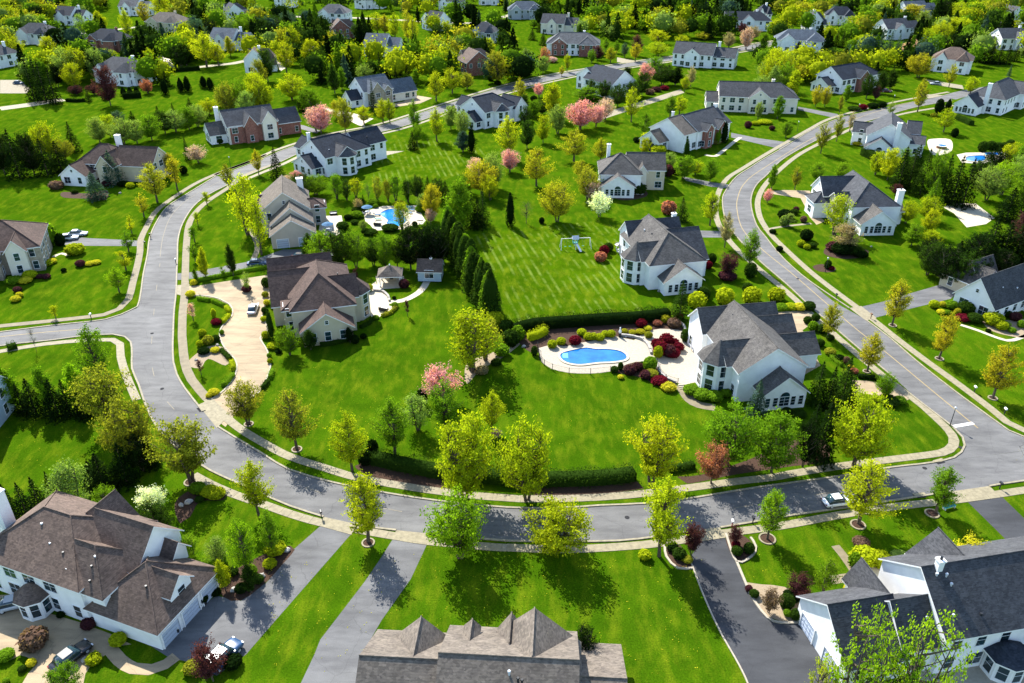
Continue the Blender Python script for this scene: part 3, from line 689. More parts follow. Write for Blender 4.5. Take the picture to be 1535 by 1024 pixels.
def house(O, phi, wall, roof, blocks, label, lm, feats=(), far=False, z=0, seed=0, turrets=(), chim=(), vents=(), cat='house', group=None, name='house', autow=True, foundation=True):
    """blocks: (u0,u1,v0,v1,z0,ze,'axis:ends',rise[,opts])"""
    rg = random.Random(seed); ph = R(phi)
    root = empty(name, (O[0], O[1], z), ph)
    root['_x'] = 0; del root['_x']
    tag(root, label, cat, group)
    cc, ss = math.cos(ph), math.sin(ph)
    def inside(u, v, zc, skip):
        for j, b in enumerate(blocks):
            if j == skip: continue
            if b[0]-.05 < u < b[1]+.05 and b[2]-.05 < v < b[3]+.05 and b[4]-.1 < zc < b[5]+.4: return True
        for t in turrets:
            if (u-t[0])**2+(v-t[1])**2 < (t[2]+.2)**2 and zc < t[3]+.3: return True
        return False
    for i, b in enumerate(blocks):
        u0,u1,v0,v1,z0,ze,rt,rise = b[:8]; op = b[8] if len(b) > 8 else {}
        axis, ends = rt.split(':'); ins = .013*i
        wm = WALL[op.get('wall', wall)]; rm = ROOF[op.get('roof', roof)]
        v, f = wall_geo(u0,u1,v0,v1,z0,ze,rise,axis,ends,ins)
        wo = obj('wall', mesh('wall', v, f, [wm]), root)
        v, f, m, rd = roof_geo(u0,u1,v0,v1,ze,rise,axis,ends,op.get('oh', .45), .2)
        v = [(p[0], p[1], p[2]+.004*i) for p in v]
        ro = obj('roof', mesh('roof', v, f, [rm, M['trim']], m), root)
        if not far:   # ridge and hip caps
            mb = MB(); r0, r1, P, sw = rd
            capz = .05+.004*i
            lines = [(r0, r1)]
            for e, (q, idx) in enumerate(((0,(0,3)),(1,(1,2)))):
                if ends[e] == 'h':
                    for k in idx: lines.append((sw(P[k]), (r0, r1)[e]))
            for p, q in lines:
                p = Vector(p)+Vector((0,0,capz)); q = Vector(q)+Vector((0,0,capz))
                if (q-p).length > .5: mb.tube([p, q], .09, 5)
            mb.build('ridge_cap', [rm], ro)
        # openings
        if op.get('nowin') or not autow: continue
        faces = [((u0,v0),(u1,v0),-math.pi/2,'-v'),((u1,v0),(u1,v1),0,'+u'),((u1,v1),(u0,v1),math.pi/2,'+v'),((u0,v1),(u0,v0),math.pi,'-u')]
        for (p, q, ang, nm) in faces:
            wa = ang+ph
            mid = Vector(((p[0]+q[0])/2, (p[1]+q[1])/2)); wx = O[0]+mid.x*cc-mid.y*ss; wy = O[1]+mid.x*ss+mid.y*cc
            if (math.cos(wa)*(-wx)+math.sin(wa)*(-wy)) < -.12*math.hypot(wx, wy): continue
            L = math.hypot(q[0]-p[0], q[1]-p[1]); nrm = (math.cos(ang), math.sin(ang))
            gab = (axis == 'u' and ((nm == '-u' and ends[0]=='g') or (nm == '+u' and ends[1]=='g'))) or (axis == 'v' and ((nm == '-v' and ends[0]=='g') or (nm == '+v' and ends[1]=='g')))
            spec = op.get(nm)
            def place(tt, zc, wd, ht, **kw):
                u = p[0]+(q[0]-p[0])*tt/L; vv = p[1]+(q[1]-p[1])*tt/L
                if inside(u+nrm[0]*.3, vv+nrm[1]*.3, zc, i): return
                win(root, (u-nrm[0]*ins, vv-nrm[1]*ins, zc), ang, wd, ht, far=far, **({} if far else kw))
            if spec == 'none': continue
            if spec == 'pall':      # five part window with a raised arched centre
                c = L/2
                for dx, wd in ((-3.0,.8),(-1.6,.8),(1.6,.8),(3.0,.8)):
                    if abs(dx)+.5 < L/2: place(c+dx, z0+1.6, wd, 1.75, nx=1, ny=3)
                place(c, z0+1.6, 1.75, 1.8, arch=True, nx=2, ny=3) if not far else place(c, z0+1.6, 1.6, 2.0)
                continue
            if spec and spec.startswith('gar'):
                n = int(spec[3:] or 2)
                for k in range(n):
                    tt = L*(k+.5)/n; u = p[0]+(q[0]-p[0])*tt/L; vv = p[1]+(q[1]-p[1])*tt/L
                    wd = min(2.7, L/n-.7)
                    d_, fr_ = garage_mesh(round(wd,1), 2.25)
                    g = obj('garage_door', d_, root, (u+nrm[0]*.01, vv+nrm[1]*.01, 0), ang+math.pi/2); obj('door_frame', fr_, g)
                if ze > 4.5:
                    for k in range(n): place(L*(k+.5)/n, ze-1.3, 1.0, 1.3)
                continue
            n = max(1, int((L-.8)/(2.9 if not far else 3.4))); lv = [z0+1.75] if ze-z0 < 4.6 else [1.6, 4.55]
            if ze-z0 < 1.9: lv = [z0+1.0] if spec else []
            for zc in lv:
                for k in range(n):
                    if rg.random() < op.get('skip', .22): continue
                    wd = 1.1 if rg.random() < .55 else 1.9
                    place(L*(k+.5)/n+rg.uniform(-.15,.15), zc, wd, (1.3 if ze-z0 < 1.9 else 1.85 if zc < 3 else 1.75), nx=1 if wd < 1.5 else 2, ny=2)
            if gab and L > 7 and not far and not op.get('novent'):
                place(L/2, ze+rise*.45, .6, .75, nx=1, ny=2)
    for t in turrets:
        cu, cv, r, ze, rise = t[:5]; n = 8; op = t[5] if len(t) > 5 else {}; z0 = op.get('z0', 0)
        ring = [(cu+r*math.cos(math.pi/n+2*math.pi*k/n), cv+r*math.sin(math.pi/n+2*math.pi*k/n)) for k in range(n)]
        v = [(x,y,z0) for x,y in ring]+[(x,y,ze) for x,y in ring]
        obj('bay_wall', mesh('bay_wall', v, [(k,(k+1)%n,(k+1)%n+n,k+n) for k in range(n)], [WALL[op.get('wall', wall)]]), root)
        rr = r+.4; s = rise/r
        ring2 = [(cu+rr*math.cos(math.pi/n+2*math.pi*k/n), cv+rr*math.sin(math.pi/n+2*math.pi*k/n)) for k in range(n)]
        v = [(x,y,ze+.2-s*.4) for x,y in ring2]+[(x,y,ze-s*.4) for x,y in ring2]+[(cu,cv,ze+.2+rise)]
        f = [(k,(k+1)%n,2*n) for k in range(n)]+[(k,k+n,(k+1)%n+n,(k+1)%n) for k in range(n)]+[tuple(range(2*n-1,n-1,-1))]
        obj('bay_roof', mesh('bay_roof', v, f, [ROOF[op.get('roof', roof)], M['trim']], [0]*n+[1]*(n+1)), root)
        for k in range(n):
            a = 2*math.pi*k/n+2*math.pi/n; wa = a+ph
            if math.cos(wa)*(-O[0])+math.sin(wa)*(-O[1]) < 0: continue
            d = r*math.cos(math.pi/n)
            x, y = cu+d*math.cos(a), cv+d*math.sin(a)
            blk = any(b[0] < x+.3*math.cos(a) < b[1] and b[2] < y+.3*math.sin(a) < b[3] for b in blocks)
            if blk: continue
            sw = 2*r*math.sin(math.pi/n)
            for zc in ([1.6] if ze < 4.5 else [1.6, 4.4]):
                win(root, (x, y, z0+zc), a, min(1.35, sw*.62), 2.1, nx=1, far=far)
    for c in chim:
        u, v, wx, wy, zt = c[:5]; z0 = c[5] if len(c) > 5 else 0
        mb = MB(); mb.box(u-wx/2,u+wx/2,v-wy/2,v+wy/2,z0,zt); mb.box(u-wx/2-.1,u+wx/2+.1,v-wy/2-.1,v+wy/2+.1,zt,zt+.18)
        ch = mb.build('chimney', [WALL[c[6] if len(c) > 6 else wall]], root)
        mb = MB(); mb.tube([(u,v,zt+.18),(u,v,zt+.6)], .16, 8); mb.build('flue', [M['metal_dark']], ch)
    for vt in vents:
        u, v, zz = vt[:3]
        mb = MB(); mb.tube([(u,v,zz-1.0),(u,v,zz-.1)], .11, 7); mb.tube([(u,v,zz-.1),(u,v,zz+.02)], [.19,.14], 7)
        mb.build('roof_vent', [M['metal_light'] if rg.random() < .6 else M['metal_dark']], root)
    us = [b[0] for b in blocks]+[b[1] for b in blocks]; vs = [b[2] for b in blocks]+[b[3] for b in blocks]
    cu, cv = (min(us)+max(us))/2, (min(vs)+max(vs))/2
    wc = (O[0]+cu*cc-cv*ss, O[1]+cu*ss+cv*cc, 2.5)
    FOOT.append((O[0], O[1], ph, min(us)-1, max(us)+1, min(vs)-1, max(vs)+1))
    HOUSES.append((lm, to_px(wc)))
    return root
NV = {'nowin': True}
house((-62.0,71.2), -20.8, 'white', 'brown', [
  (-4,12.3,0,12,0,6,'u:hh',4.0), (8,16.6,4.6,12,0,6,'u:gg',3.7,{'novent':1}), (9,15.4,.35,7.5,0,5.6,'u:gh',3.2),
  (13,23,0.0,10.2,0,3.3,'v:hh',4.0,{'+u':'gar3','-v':'none'}), (18,22.35,3.4,6.9,3.3,5.0,'u:gg',1.7,{'+u':'x','skip':0,'oh':.3}),
  (4,9.3,8,12.3,0,6,'v:gg',3.0), (14,18.4,8.2,10.9,3.2,5.0,'u:gg',1.6,NV)],
  'large white house with brown shingle roof, dormer and three garage doors beside grey driveway', 'the large brown-roofed house at lower left',
  turrets=[(4.6,-.5,1.9,3.0,1.3)], chim=[(-4.9,5,1.9,1.5,11.3)], vents=[(3,4.4,9.3),(8,2.5,8),(9.5,1.3,7),(5.5,3,8.2),(12.6,2.2,7.7),(12.5,3.1,8.4),(13.2,1,6.7),(19.5,3,6.2)], seed=3)
house((38.4,114.5), 9.8, 'white', 'warm', [
  (0,12,0,17.6,0,6,'v:gg',4.0,{'-v':'none'}), (-.9,14,14.3,21,0,6,'u:gg',3.1), (-1.2,6,2.7,9.3,0,6,'u:gg',2.6),
  (3.1,10.9,-3.4,1,0,3.2,'v:gg',3.1,{'-v':'pall'}), (10,16.6,12.4,18.8,0,4.8,'u:gg',2.6), (10,19.2,8.2,14.4,0,3.3,'u:gg',2.4,{'-v':'none'})],
  'white house with an octagonal turret and warm grey roof beside the kidney pool', 'the white turret house by the kidney pool',
  turrets=[(-1.4,6,3.3,6,3.0)], vents=[(3.2,11,8.2),(2.7,7,7.9),(2.2,3,7.4),(4.5,14.5,9.2),(3.8,13.5,8.6)], seed=5)
house((-42.5,137.0), 15.7, 'beige', 'umber', [
  (0,12,0,19,0,6,'v:hh',4.3,{'-v':'none'}), (-3.6,5,6,18,0,4.6,'u:gg',4.6,{'-v':'x'}), (-3.7,9,14.5,23.5,0,5.5,'u:gg',3.6),
  (1.4,11,-4.2,1,0,3.2,'v:gg',3.3,{'-v':'x','skip':0}), (6,13,3.4,10.4,0,6,'u:gg',3.0,NV), (-1.6,1,2.2,6.5,0,5.2,'u:hg',1.0,{'skip':0})],
  'large beige stucco house with a dark umber roof beside the curling tan driveway', 'the beige umber-roofed house on the tan driveway',
  turrets=[(12.4,6.9,3.3,6,3.0)], vents=[(5.6,9.5,9.9),(5.7,11.5,10.1),(5,3,8.0),(5.8,2.8,8.0),(9.8,8.5,9)], seed=8)
house((29.9,158.5), 12.9, 'white', 'grey', [
  (0,12.6,0,18,0,6,'v:hg',4.2,{'-v':'none','roof':'warm'}), (.6,13.5,14.4,21,0,6,'u:gg',3.1,{'roof':'charcoal'}), (-1,6,2.6,9.2,0,6,'u:gg',2.6,{'roof':'warm'}),
  (6,15.3,4,17,0,4.5,'u:gg',4.8,{'roof':'charcoal'}), (2.2,10.9,-3.6,1,0,3.2,'v:gg',3.1,{'-v':'pall','roof':'warm'})],
  'white house with an octagonal turret and mixed grey roof beside the striped lawn', 'the white turret house by the striped lawn',
  turrets=[(-1,6,3.2,6,3.0,{'roof':'warm'})], vents=[(4,10,9.1),(2.8,6,8.3),(3.4,13,8.9)], chim=[(12.9,18.6,.9,.9,9.8,6)], seed=11)
house((-62.3,191.3), 14.4, 'taupe', 'tan', [
  (-1,10.9,-.3,13.6,0,6,'v:gg',4.5), (1.5,11.2,-6,.5,0,4.4,'v:gg',3.9,{'oh':.5}), (1.2,11.6,-10.6,-4,0,3.3,'v:gg',3.5,{'-v':'gar2'}),
  (11,15,3,8.3,0,4.8,'u:gh',1.5,{'skip':0,'roof':'umber'}), (-3,2,8.4,14,0,4.6,'u:gg',1.7,{'roof':'umber'})],
  'taupe house with stepped gables over two white garage doors below the backyard pool', 'the taupe garage house with stepped gables',
  chim=[(9.3,13.2,1.6,1.3,9.6,0,'white')], vents=[(5,12,10.4),(5,9,10.4)], seed=14)
house((87.1,194.8), 3.0, 'white', 'slate', [
  (0,12,0,16,0,6,'v:hg',4.1,{'-v':'none'}), (-4,6,9,17,0,6,'u:gg',3.6), (-6.5,-2,8,13.6,0,4.4,'u:hg',2.0),
  (.8,9.6,-5,1,0,3.2,'v:gg',3.1,{'-v':'pall','roof':'warm'}), (11.5,15,2.5,8,0,3.6,'u:gg',1.6), (-2.5,1,3.5,8.6,0,5.6,'u:gg',2.0,{'wall':'beige'})],
  'white house with a slate roof and a tall white chimney beside the tan curved driveway', 'the slate-roofed house by the tan curved driveway',
  chim=[(12.4,1.4,1.5,1.2,9.6)], vents=[(4,13,9.3)], seed=17)
house((-56.3,237.1), 46.7, 'white', 'navy', [
  (0,17,0,13.3,0,6,'u:gh',4.2), (14,25,2.3,10.8,0,6,'u:gg',3.5), (-3.8,.5,2,12,0,3,'u:gg',2.9,{'skip':0}), (1,7,10,17.5,0,6,'v:gg',2.6),
  (3.6,10,-1.8,4,0,6,'v:gg',2.3,{'roof':'charcoal'})],
  'white house with a navy roof set diagonally below the distant road', 'the white house with the navy roof',
  turrets=[(6.8,-.9,3.3,6,2.6,{'roof':'charcoal'})], chim=[(3,12.4,.8,.8,10.6,7)], vents=[(3,2,7.6),(13,9,9.2),(19,4,8)], seed=21)
house((25.2,221.7), -3, 'white', 'warm', [
  (0,11.6,0,12,0,6,'u:hh',4.2,{'-v':'none'}), (8,18.8,4.5,14,0,6,'u:gg',3.5,{'wall':'beige'}), (.2,9.6,-3.2,1,0,3.2,'v:gg',3.0,{'-v':'pall'}), (11,13.4,2.8,6,0,6,'v:gg',1.6,{'wall':'cream','nowin':1})],
  'white house with a grey hipped roof and beige side wing beside the white blossom tree', 'the white house with the beige wing',
  chim=[(2.6,10,1.0,1.0,11.6,5)], vents=[(5,3,8)], seed=24)
house((-107.8,169.1), 20.6, 'stone', 'umber', [
  (-20,0,0,14.5,0,6,'u:gh',4.4), (-6.6,-2.6,-1.6,6,0,6,'v:gg',2.4,{'wall':'cream','skip':0}), (-13.5,-8,-3,6,0,6,'v:gg',2.8,{'skip':0}), (-25,-18,2,11,0,4,'u:gg',3.2)],
  'beige house with a dark umber roof at the left edge beside two parked white cars', 'the beige house at the left edge',
  turrets=[(-10.6,-3.2,1.8,5.6,1.6)], seed=27)
house((-120.7,232.8), -8, 'white', 'umber', [
  (-9.5,4,0,11,0,5.5,'u:hh',4.2,{'wall':'beige'}), (-11.8,-4,-5.2,1,0,3.2,'v:gg',3.0,{'skip':0}), (2,14,1,11,0,5,'u:gg',4.2,{'wall':'beige','-v':'none'}),
  (-1.5,3.5,-2.6,5,0,5.5,'v:gg',3.0,{'wall':'beige'})],
  'beige and white house with an umber roof behind two blue-green spruces', 'the umber-roofed house behind the spruces',
  chim=[(-.5,9.4,1.4,1.2,11.4,0,'white')], seed=30)
house((92.9,150.9), -60.3, 'white', 'charcoal', [
  (0,8.6,0,24,0,3.2,'v:gg',4.8,{'-v':'x','skip':0}), (-8,1,7,13.5,0,3.2,'u:gg',3.0,{'roof':'warm','wall':'beige'}), (-5.5,-1,9,16,0,3.4,'v:gg',3.4,{'roof':'warm','wall':'beige'}),
  (8,13,11,18,0,3.2,'u:gg',2.6,{'skip':0})],
  'white one and a half storey house with a charcoal gable roof at the right edge', 'the charcoal-gabled house at the right edge',
  vents=[(6.4,5,5.9),(7.2,9,5.2),(6,13,6.4)], seed=33)
house((116.8,262.1), -22.4, 'white', 'slate', [
  (0,13,0,17,0,6,'v:gg',4.2,{'-v':'none'}), (0,8.5,-3.6,1,0,3.0,'v:gg',3.0,{'-v':'pall'}), (12.6,17.5,2,9,0,4.2,'u:gg',1.8), (-4.5,1,9.5,16,0,4.6,'u:gg',2.4), (12,16,8.5,16,0,6,'u:gg',3.0)],
  'white gabled house with a slate roof and front chimney above the row of evergreens', 'the white gabled house above the evergreens',
  chim=[(8.8,-.7,1.4,1.2,11.0)], seed=36)
house((172.9,317.9), -46.3, 'white', 'slate', [
  (2,15,8,34,0,6,'v:hh',4.6), (0,8.5,0,9,0,3.5,'v:gg',3.5,{'-v':'pall','roof':'navy'}), (10,17,24,34,0,6,'u:gg',3.4)],
  'long white house with a slate roof and bay window at the far right edge', 'the long white house at the right edge',
  chim=[(8.8,6.8,1.3,1.1,11.2)], seed=39)
house((47.0,272.5), -46.8, 'white', 'slate', [
  (0,14,0,8,0,6,'v:gg',4.2,{'roof':'tan','-v':'none'}), (1,14.6,7,26,0,6,'v:gg',4.2), (0,8,-5,1,0,3.2,'v:gg',3.0,{'-v':'pall','roof':'tan'}),
  (13,16.4,9.6,13.4,0,6.2,'u:gg',1.8,{'wall':'brick'}), (13,16,17,22,0,5.6,'u:gg',2.2,{'wall':'brick'})],
  'white house with brick panelled front and slate and tan roof beside clipped dark evergreen', 'the brick-panelled white house',
  chim=[(3,8,.7,.7,10.3,6),(8,25.6,1.1,1.1,11)], seed=42)
house((-96.7,272.4), 32, 'cream', 'slate', [
  (0,17,0,12.5,0,6,'u:gg',4.2,{'wall':'cream','-v':'x'}), (.6,17.4,-.25,3,0,5.9,'u:gg',.4,{'wall':'brick','oh':.1}), (5.5,9.5,-1.6,6,0,6.2,'v:gg',3.0,{'wall':'brick'}), (11.5,16.5,-1.6,6,0,6.4,'v:gg',3.4,{'wall':'cream'}),
  (16.5,26,2,11,0,4.4,'u:gg',3.8,{'wall':'brick'}), (-5.5,.4,3,11,0,3.2,'u:gg',3.2,{'wall':'white','-u':'pall','roof':'warm'})],
  'brick fronted house with cream gable and slate roof above the far sidewalk', 'the brick-fronted house with the cream gable',
  chim=[(-.7,9.6,1.3,1.2,10.8,0,'white')], seed=45)
house((-58.9,326.0), 38, 'white', 'blue', [
  (0,13,0,12,0,6,'u:gg',4.4), (1.5,7.5,-3,5,0,6,'v:gg',3.6,{'wall':'stone'}), (8,12,-1.5,5,0,5.6,'v:gg',2,{'wall':'stone'}), (12.5,25,1,9,0,3.6,'u:gg',4.2,{'wall':'cream'}), (-5,.4,2,9,0,3,'u:gg',3,{'roof':'navy'})],
  'stone fronted house with a blue-grey roof beside the tan forecourt', 'the stone-fronted house', seed=48)
house((-9.8,292.8), 47, 'white', 'navy', [
  (0,17,0,13,0,6,'u:gh',4.2), (15,21.5,-1,8,0,5,'v:gg',3.4), (-3.8,.4,1.5,9,0,3,'u:gg',2.8,{'skip':0}), (4,10,-1.5,4,0,6,'v:gg',2.3,{'roof':'charcoal'}), (2,8,10,17,0,6,'v:gg',2.6)],
  'white house with a navy roof in front of the bright yellow trees at top centre', 'the navy-roofed house at top centre',
  turrets=[(7.4,-.8,3.2,6,2.4,{'roof':'charcoal'})], seed=51)
house((47.6,59.9), 11.0, 'white', 'charcoal', [
  (-.3,22,0,11.8,0,6,'u:gg',4.5,{'-u':'none','skip':.1,'roof':'charcoal'}), (-4.7,.4,.6,7.6,0,4.5,'u:gg',3.5,{'-u':'none'}), (-11.5,-4,.3,10.3,0,3.5,'u:gg',4.0,{'-u':'gar2'}),
  (3.6,9.8,7,12.2,0,6,'v:gg',3.1), (-4.2,-1.2,5.5,12.3,0,3.4,'v:gg',2.4,NV), (13.2,21,-9,.5,0,3.4,'v:gg',3.2,{'skip':0})],
  'white house with a large charcoal roof at lower right behind the budding tree', 'the charcoal-roofed house at lower right',
  turrets=[(7.6,-1,2.2,3.0,1.2,{'roof':'navy'})], vents=[(.9,5,10.4),(2.0,4.8,10.3),(2.2,4,9.6),(1.2,1.5,7.6),(4.5,1.2,7.4),(-1.2,2.4,6.8),(12,3.5,9)], chim=[(1.4,5.6,.7,.7,11.6,9.5)], seed=54)
house((-14.5,54.0), -3.6, 'white', 'brown', [
  (-.7,8,-6.2,7.4,0,5.0,'u:gg',4.3,{'roof':'tan'}), (7.4,20.9,-6.6,7.8,0,5.8,'u:gg',4.5,{'roof':'tan'}), (20.6,26,-4.5,9,0,2.6,'u:gg',3.2,{'roof':'tan'}),
  (.9,7.9,1,6.0,0,5.2,'v:gg',3.7,{'roof':'tan'}), (11.8,21.2,1,6.6,0,5.9,'v:gg',4.5,{'roof':'tan'}), (9.0,10.6,1,6.8,5,7.1,'v:gg',.9,{'roof':'tan','nowin':1,'oh':.15}), (12.6,15.4,4,7.5,0,6.2,'v:gg',2.3,{'roof':'tan','nowin':1})],
  'house with a weathered brown-grey hipped roof seen from above at the bottom edge', 'the grey-brown roof at the bottom edge',
  vents=[(14.3,-.8,10.2),(15.2,-1.3,9.9),(15.6,-1.4,9.8)], seed=57)
# garden playhouse, pavilion
house((-18.3,164.3), -3, 'blue', 'brown', [(-2.6,2.6,-2,2,.3,2.7,'u:gg',1.9,{'skip':0,'oh':.3})],
  'small blue garden playhouse at the end of the curved cream path', 'the garden playhouse', chim=[(.2,.1,.35,.35,4.9,4.2,'white')], seed=60, cat='playhouse', name='playhouse')
def pavilion():
    c = at(586,424); root = empty('pavilion', c, R(4)); tag(root, 'garden pavilion with a brown hipped roof on white posts', 'pavilion')
    for x in (-2.2,2.2):
        for y in (-1.9,1.9):
            mb = MB(); mb.box(x-.11,x+.11,y-.11,y+.11,0,2.6); mb.box(x-.18,x+.18,y-.18,y+.18,0,.25); mb.build('post', [M['trim']], root)
    v, f, m, _ = roof_geo(-2.4,2.4,-2.1,2.1,2.6,1.5,'u','hh',.35,.16)
    obj('roof', mesh('roof', v, f, [ROOF['tan'], M['trim']], m), root)
    mb = MB(); mb.ell((0,0,4.4),(.16,.16,.22),8,5); mb.build('finial', [M['trim']], root)
    # outdoor fireplace wall at its back
    r2 = empty('fireplace', at(587,421), R(4)); tag(r2, 'cream outdoor fireplace under the garden pavilion', 'fireplace')
    mb = MB(); mb.box(-1.1,1.1,.2,.9,0,1.9); mb.box(-.5,.5,.3,.8,1.9,2.5); mb.build('chimney_breast', [M['patio']], r2)
    mb = MB(); mb.box(-.4,.4,.15,.22,.3,1.1); mb.build('firebox', [M['metal_dark']], r2)
pavilion()
# ---- houses farther up the slope, from their pixel centre at the ground
def far_house(x, y, phi, L, Wd, wall, roof, label, lm, style=0, **kw):
    O = at(x, y); h = 6; L *= 1.14; Wd *= 1.1
    s = random.Random(int(x*7+y)); 
    if style == 0:   # long block, front gable, low wing
        bl = [(-L/2,L/2,-Wd/2,Wd/2,0,h,'u:gh',4.2), (-L*.12,L*.14,-Wd/2-1.8,0,0,h,'v:gg',2.8,kw.get('gab',{})), (-L/2-4.5,-L/2+.4,-Wd*.3,Wd*.4,0,3.2,'u:gg',2.8,{'-u':'pall'})]
    elif style == 1: # hip with cross wing
        bl = [(-L/2,L/2,-Wd/2,Wd/2,0,h,'u:hh',4.4), (L*.12,L*.42,-Wd/2-2.5,0,0,h,'v:hg',3.0,kw.get('gab',{})), (-L*.4,-L*.12,-Wd/2-1.5,0,0,h,'v:gg',2.6,kw.get('gab',{}))]
    elif style == 2: # two offset gables
        bl = [(-L/2,L*.15,-Wd/2,Wd/2,0,h,'u:gg',4.4), (0,L/2,-Wd*.35,Wd*.45,0,h-1,'u:gg',3.6), (-L*.3,-L*.05,-Wd/2-1.6,0,0,h,'v:gg',2.6,kw.get('gab',{}))]
    else:            # gable end house with rear wing
        bl = [(-Wd/2,Wd/2,-L/2,L*.2,0,h,'v:gg',4.6,kw.get('gab',{})), (-Wd*.3,Wd*.9,0,L/2,0,h,'u:gh',3.6), (Wd/2-.4,Wd/2+4.5,-L*.3,L*.1,0,3.2,'u:gg',2.4)]
    ch = [(L*.2,Wd*.15,1.1,1.0,h+5,h,kw.get('chimwall', wall))] if s.random() < .6 else []
    return house(O, phi, wall, roof, bl, label, lm, far=kw.get('far', True), seed=int(x+y), chim=ch)
BR = {'wall': 'brick'}
FH = [
 (903,138,38,22,12,'white','navy','pale house with a navy and slate roof above the large pink blossom','the slate house above the pink blossom',3,{}),
 (1056,98,-22,26,12,'white','slate','white house with a wide slate roof on the bright open lawn','the wide slate-roofed house on the open lawn',2,{'far':False}),
 (1131,163,-8,26,12,'cream','charcoal','cream house with a charcoal roof facing the camera beside round clipped shrubs','the cream house with the charcoal roof',0,{'far':False}),
 (859,80,-6,24,12,'white','grey','brick fronted house with a pale grey roof behind the round maple trees','the pale-roofed brick house',1,{'gab':BR,'far':False}),
 (1268,132,32,22,12,'white','navy','white and brick house with a navy roof above the right-hand road','the navy-roofed brick and white house',0,{'gab':BR,'far':False}),
 (1424,105,-30,15,12,'white','brown','white house with a brown hipped roof beside a golden round tree','the brown-roofed house by the golden tree',1,{}),
 (708,108,25,15,11,'beige','brown','beige and brick house with a brown roof among budding trees','the beige and brick house',3,{'gab':BR}),
 (190,122,-20,20,12,'white','slate','white house with a slate hipped roof behind a purple-leaved tree','the white house behind the purple tree',1,{}),
 (577,82,-12,16,11,'white','blue','house with a slate blue roof behind the dark conifer row','the house behind the dark conifer row',2,{}),
 (62,64,-5,18,11,'white','slate','white far house with a slate roof at upper left','the far slate-roofed house at upper left',1,{}),
 (113,36,-15,18,11,'white','navy','far white house with a navy roof near the top left corner','the navy-roofed far house at top left',2,{}),
 (168,74,-15,18,11,'brick','navy','far red brick house with a navy roof at upper left','the red brick far house',1,{}),
 (255,46,-12,20,12,'beige','tan','far beige house with a weathered roof and shrubs at its front','the far beige house',1,{}),
 (208,22,-10,18,11,'white','grey','far white house partly hidden by yellow trees at top left','the half-hidden white house at top left',2,{}),
 (350,30,30,16,10,'white','navy','far white house with a steep navy roof at the top','the steep navy-roofed house at the top',3,{}),
 (352,73,-15,19,11,'white','blue','far pale house with a blue-grey roof behind a tall yellow tree','the blue-grey-roofed far house',2,{}),
 (386,106,10,9,9,'white','brown','small white far house with a brown roof beside a pale lane','the small far house by the pale lane',3,{}),
 (4,98,-25,12,11,'white','slate','white house cut by the left edge above the dark conifers','the white house cut by the left edge',0,{}),
 (503,32,-5,17,11,'white','grey','far white house with a pale grey roof at top centre left','the pale-roofed white house near the top',1,{}),
 (510,57,20,11,10,'brick','brown','far dark roofed brick house below the pale roofed white one','the dark-roofed brick far house',3,{}),
 (652,44,50,14,10,'white','navy','far pale gabled house with a navy roof at top centre','the gabled far house at top centre',3,{}),
 (678,14,-10,15,10,'white','slate','far house with a grey roof at the very top centre','the grey-roofed house at the very top',1,{}),
 (556,12,-10,18,10,'white','navy','far white house with a navy roof at the top edge','the navy-roofed house at the top edge',2,{}),
 (727,62,-10,12,10,'grey','slate','far grey house between slim dark conifers','the far grey house between slim conifers',1,{}),
 (787,27,0,20,11,'grey','blue','far grey-blue house left of the far cream gabled one','the far grey-blue house',1,{}),
 (840,49,-15,19,11,'cream','slate','far cream house with a slate roof among dark trees','the far cream house among dark trees',2,{}),
 (1118,44,-8,24,11,'white','navy','far white house with a long navy roof behind purple trees','the long navy-roofed far house',0,{}),
 (1196,75,-12,22,11,'white','blue','far white house with a blue-grey roof above the light green woodland','the blue-grey-roofed house above the woodland',1,{}),
 (1256,36,-12,16,10,'white','navy','far white house with a navy hipped roof at upper right','the navy hipped far house at upper right',1,{}),
 (1213,44,10,9,9,'white','slate','small far white house beside the navy hipped one','the small white house at upper right',3,{}),
 (1343,56,18,22,11,'white','slate','far white house with a slate roof above six blue-green spruces','the slate far house above the spruces',2,{}),
 (1372,26,15,22,11,'white','blue','far white house with a blue-grey roof behind a golden tree at the top right','the blue-grey far house at top right',2,{}),
 (1505,34,10,17,10,'white','slate','far white gabled house near the top right corner','the gabled house near the top right corner',3,{}),
 (1513,72,5,17,11,'white','slate','far white house with a slate roof at the right edge above dark hedges','the slate-roofed house above the dark hedges',0,{}),
 (1142,32,0,8,8,'white','navy','small far navy roofed house left of the light green trees','the small navy-roofed far house',1,{}),
 (733,6,0,13,9,'white','slate','far white house peeping over the top centre woodland','the house over the top centre woodland',1,{}),
 (430,10,0,13,9,'white','slate','far white house at the top edge left of centre','the far house at the top edge left of centre',1,{}),
]
for x, y, phi, L, Wd, wl, rf, lb, lm, st, kw in FH: far_house(x, y, phi, L, Wd, wl, rf, lb, lm, st, **kw)
# the pale blue house cut by the left edge, half way down
house((-83.9,107.5), 5, 'blue', 'grey', [(-12,0,-4,5.2,0,6,'u:gg',4.2,{'skip':0})], 'pale blue house wall cut by the left edge half way down', 'the pale blue house at the left edge', seed=77)

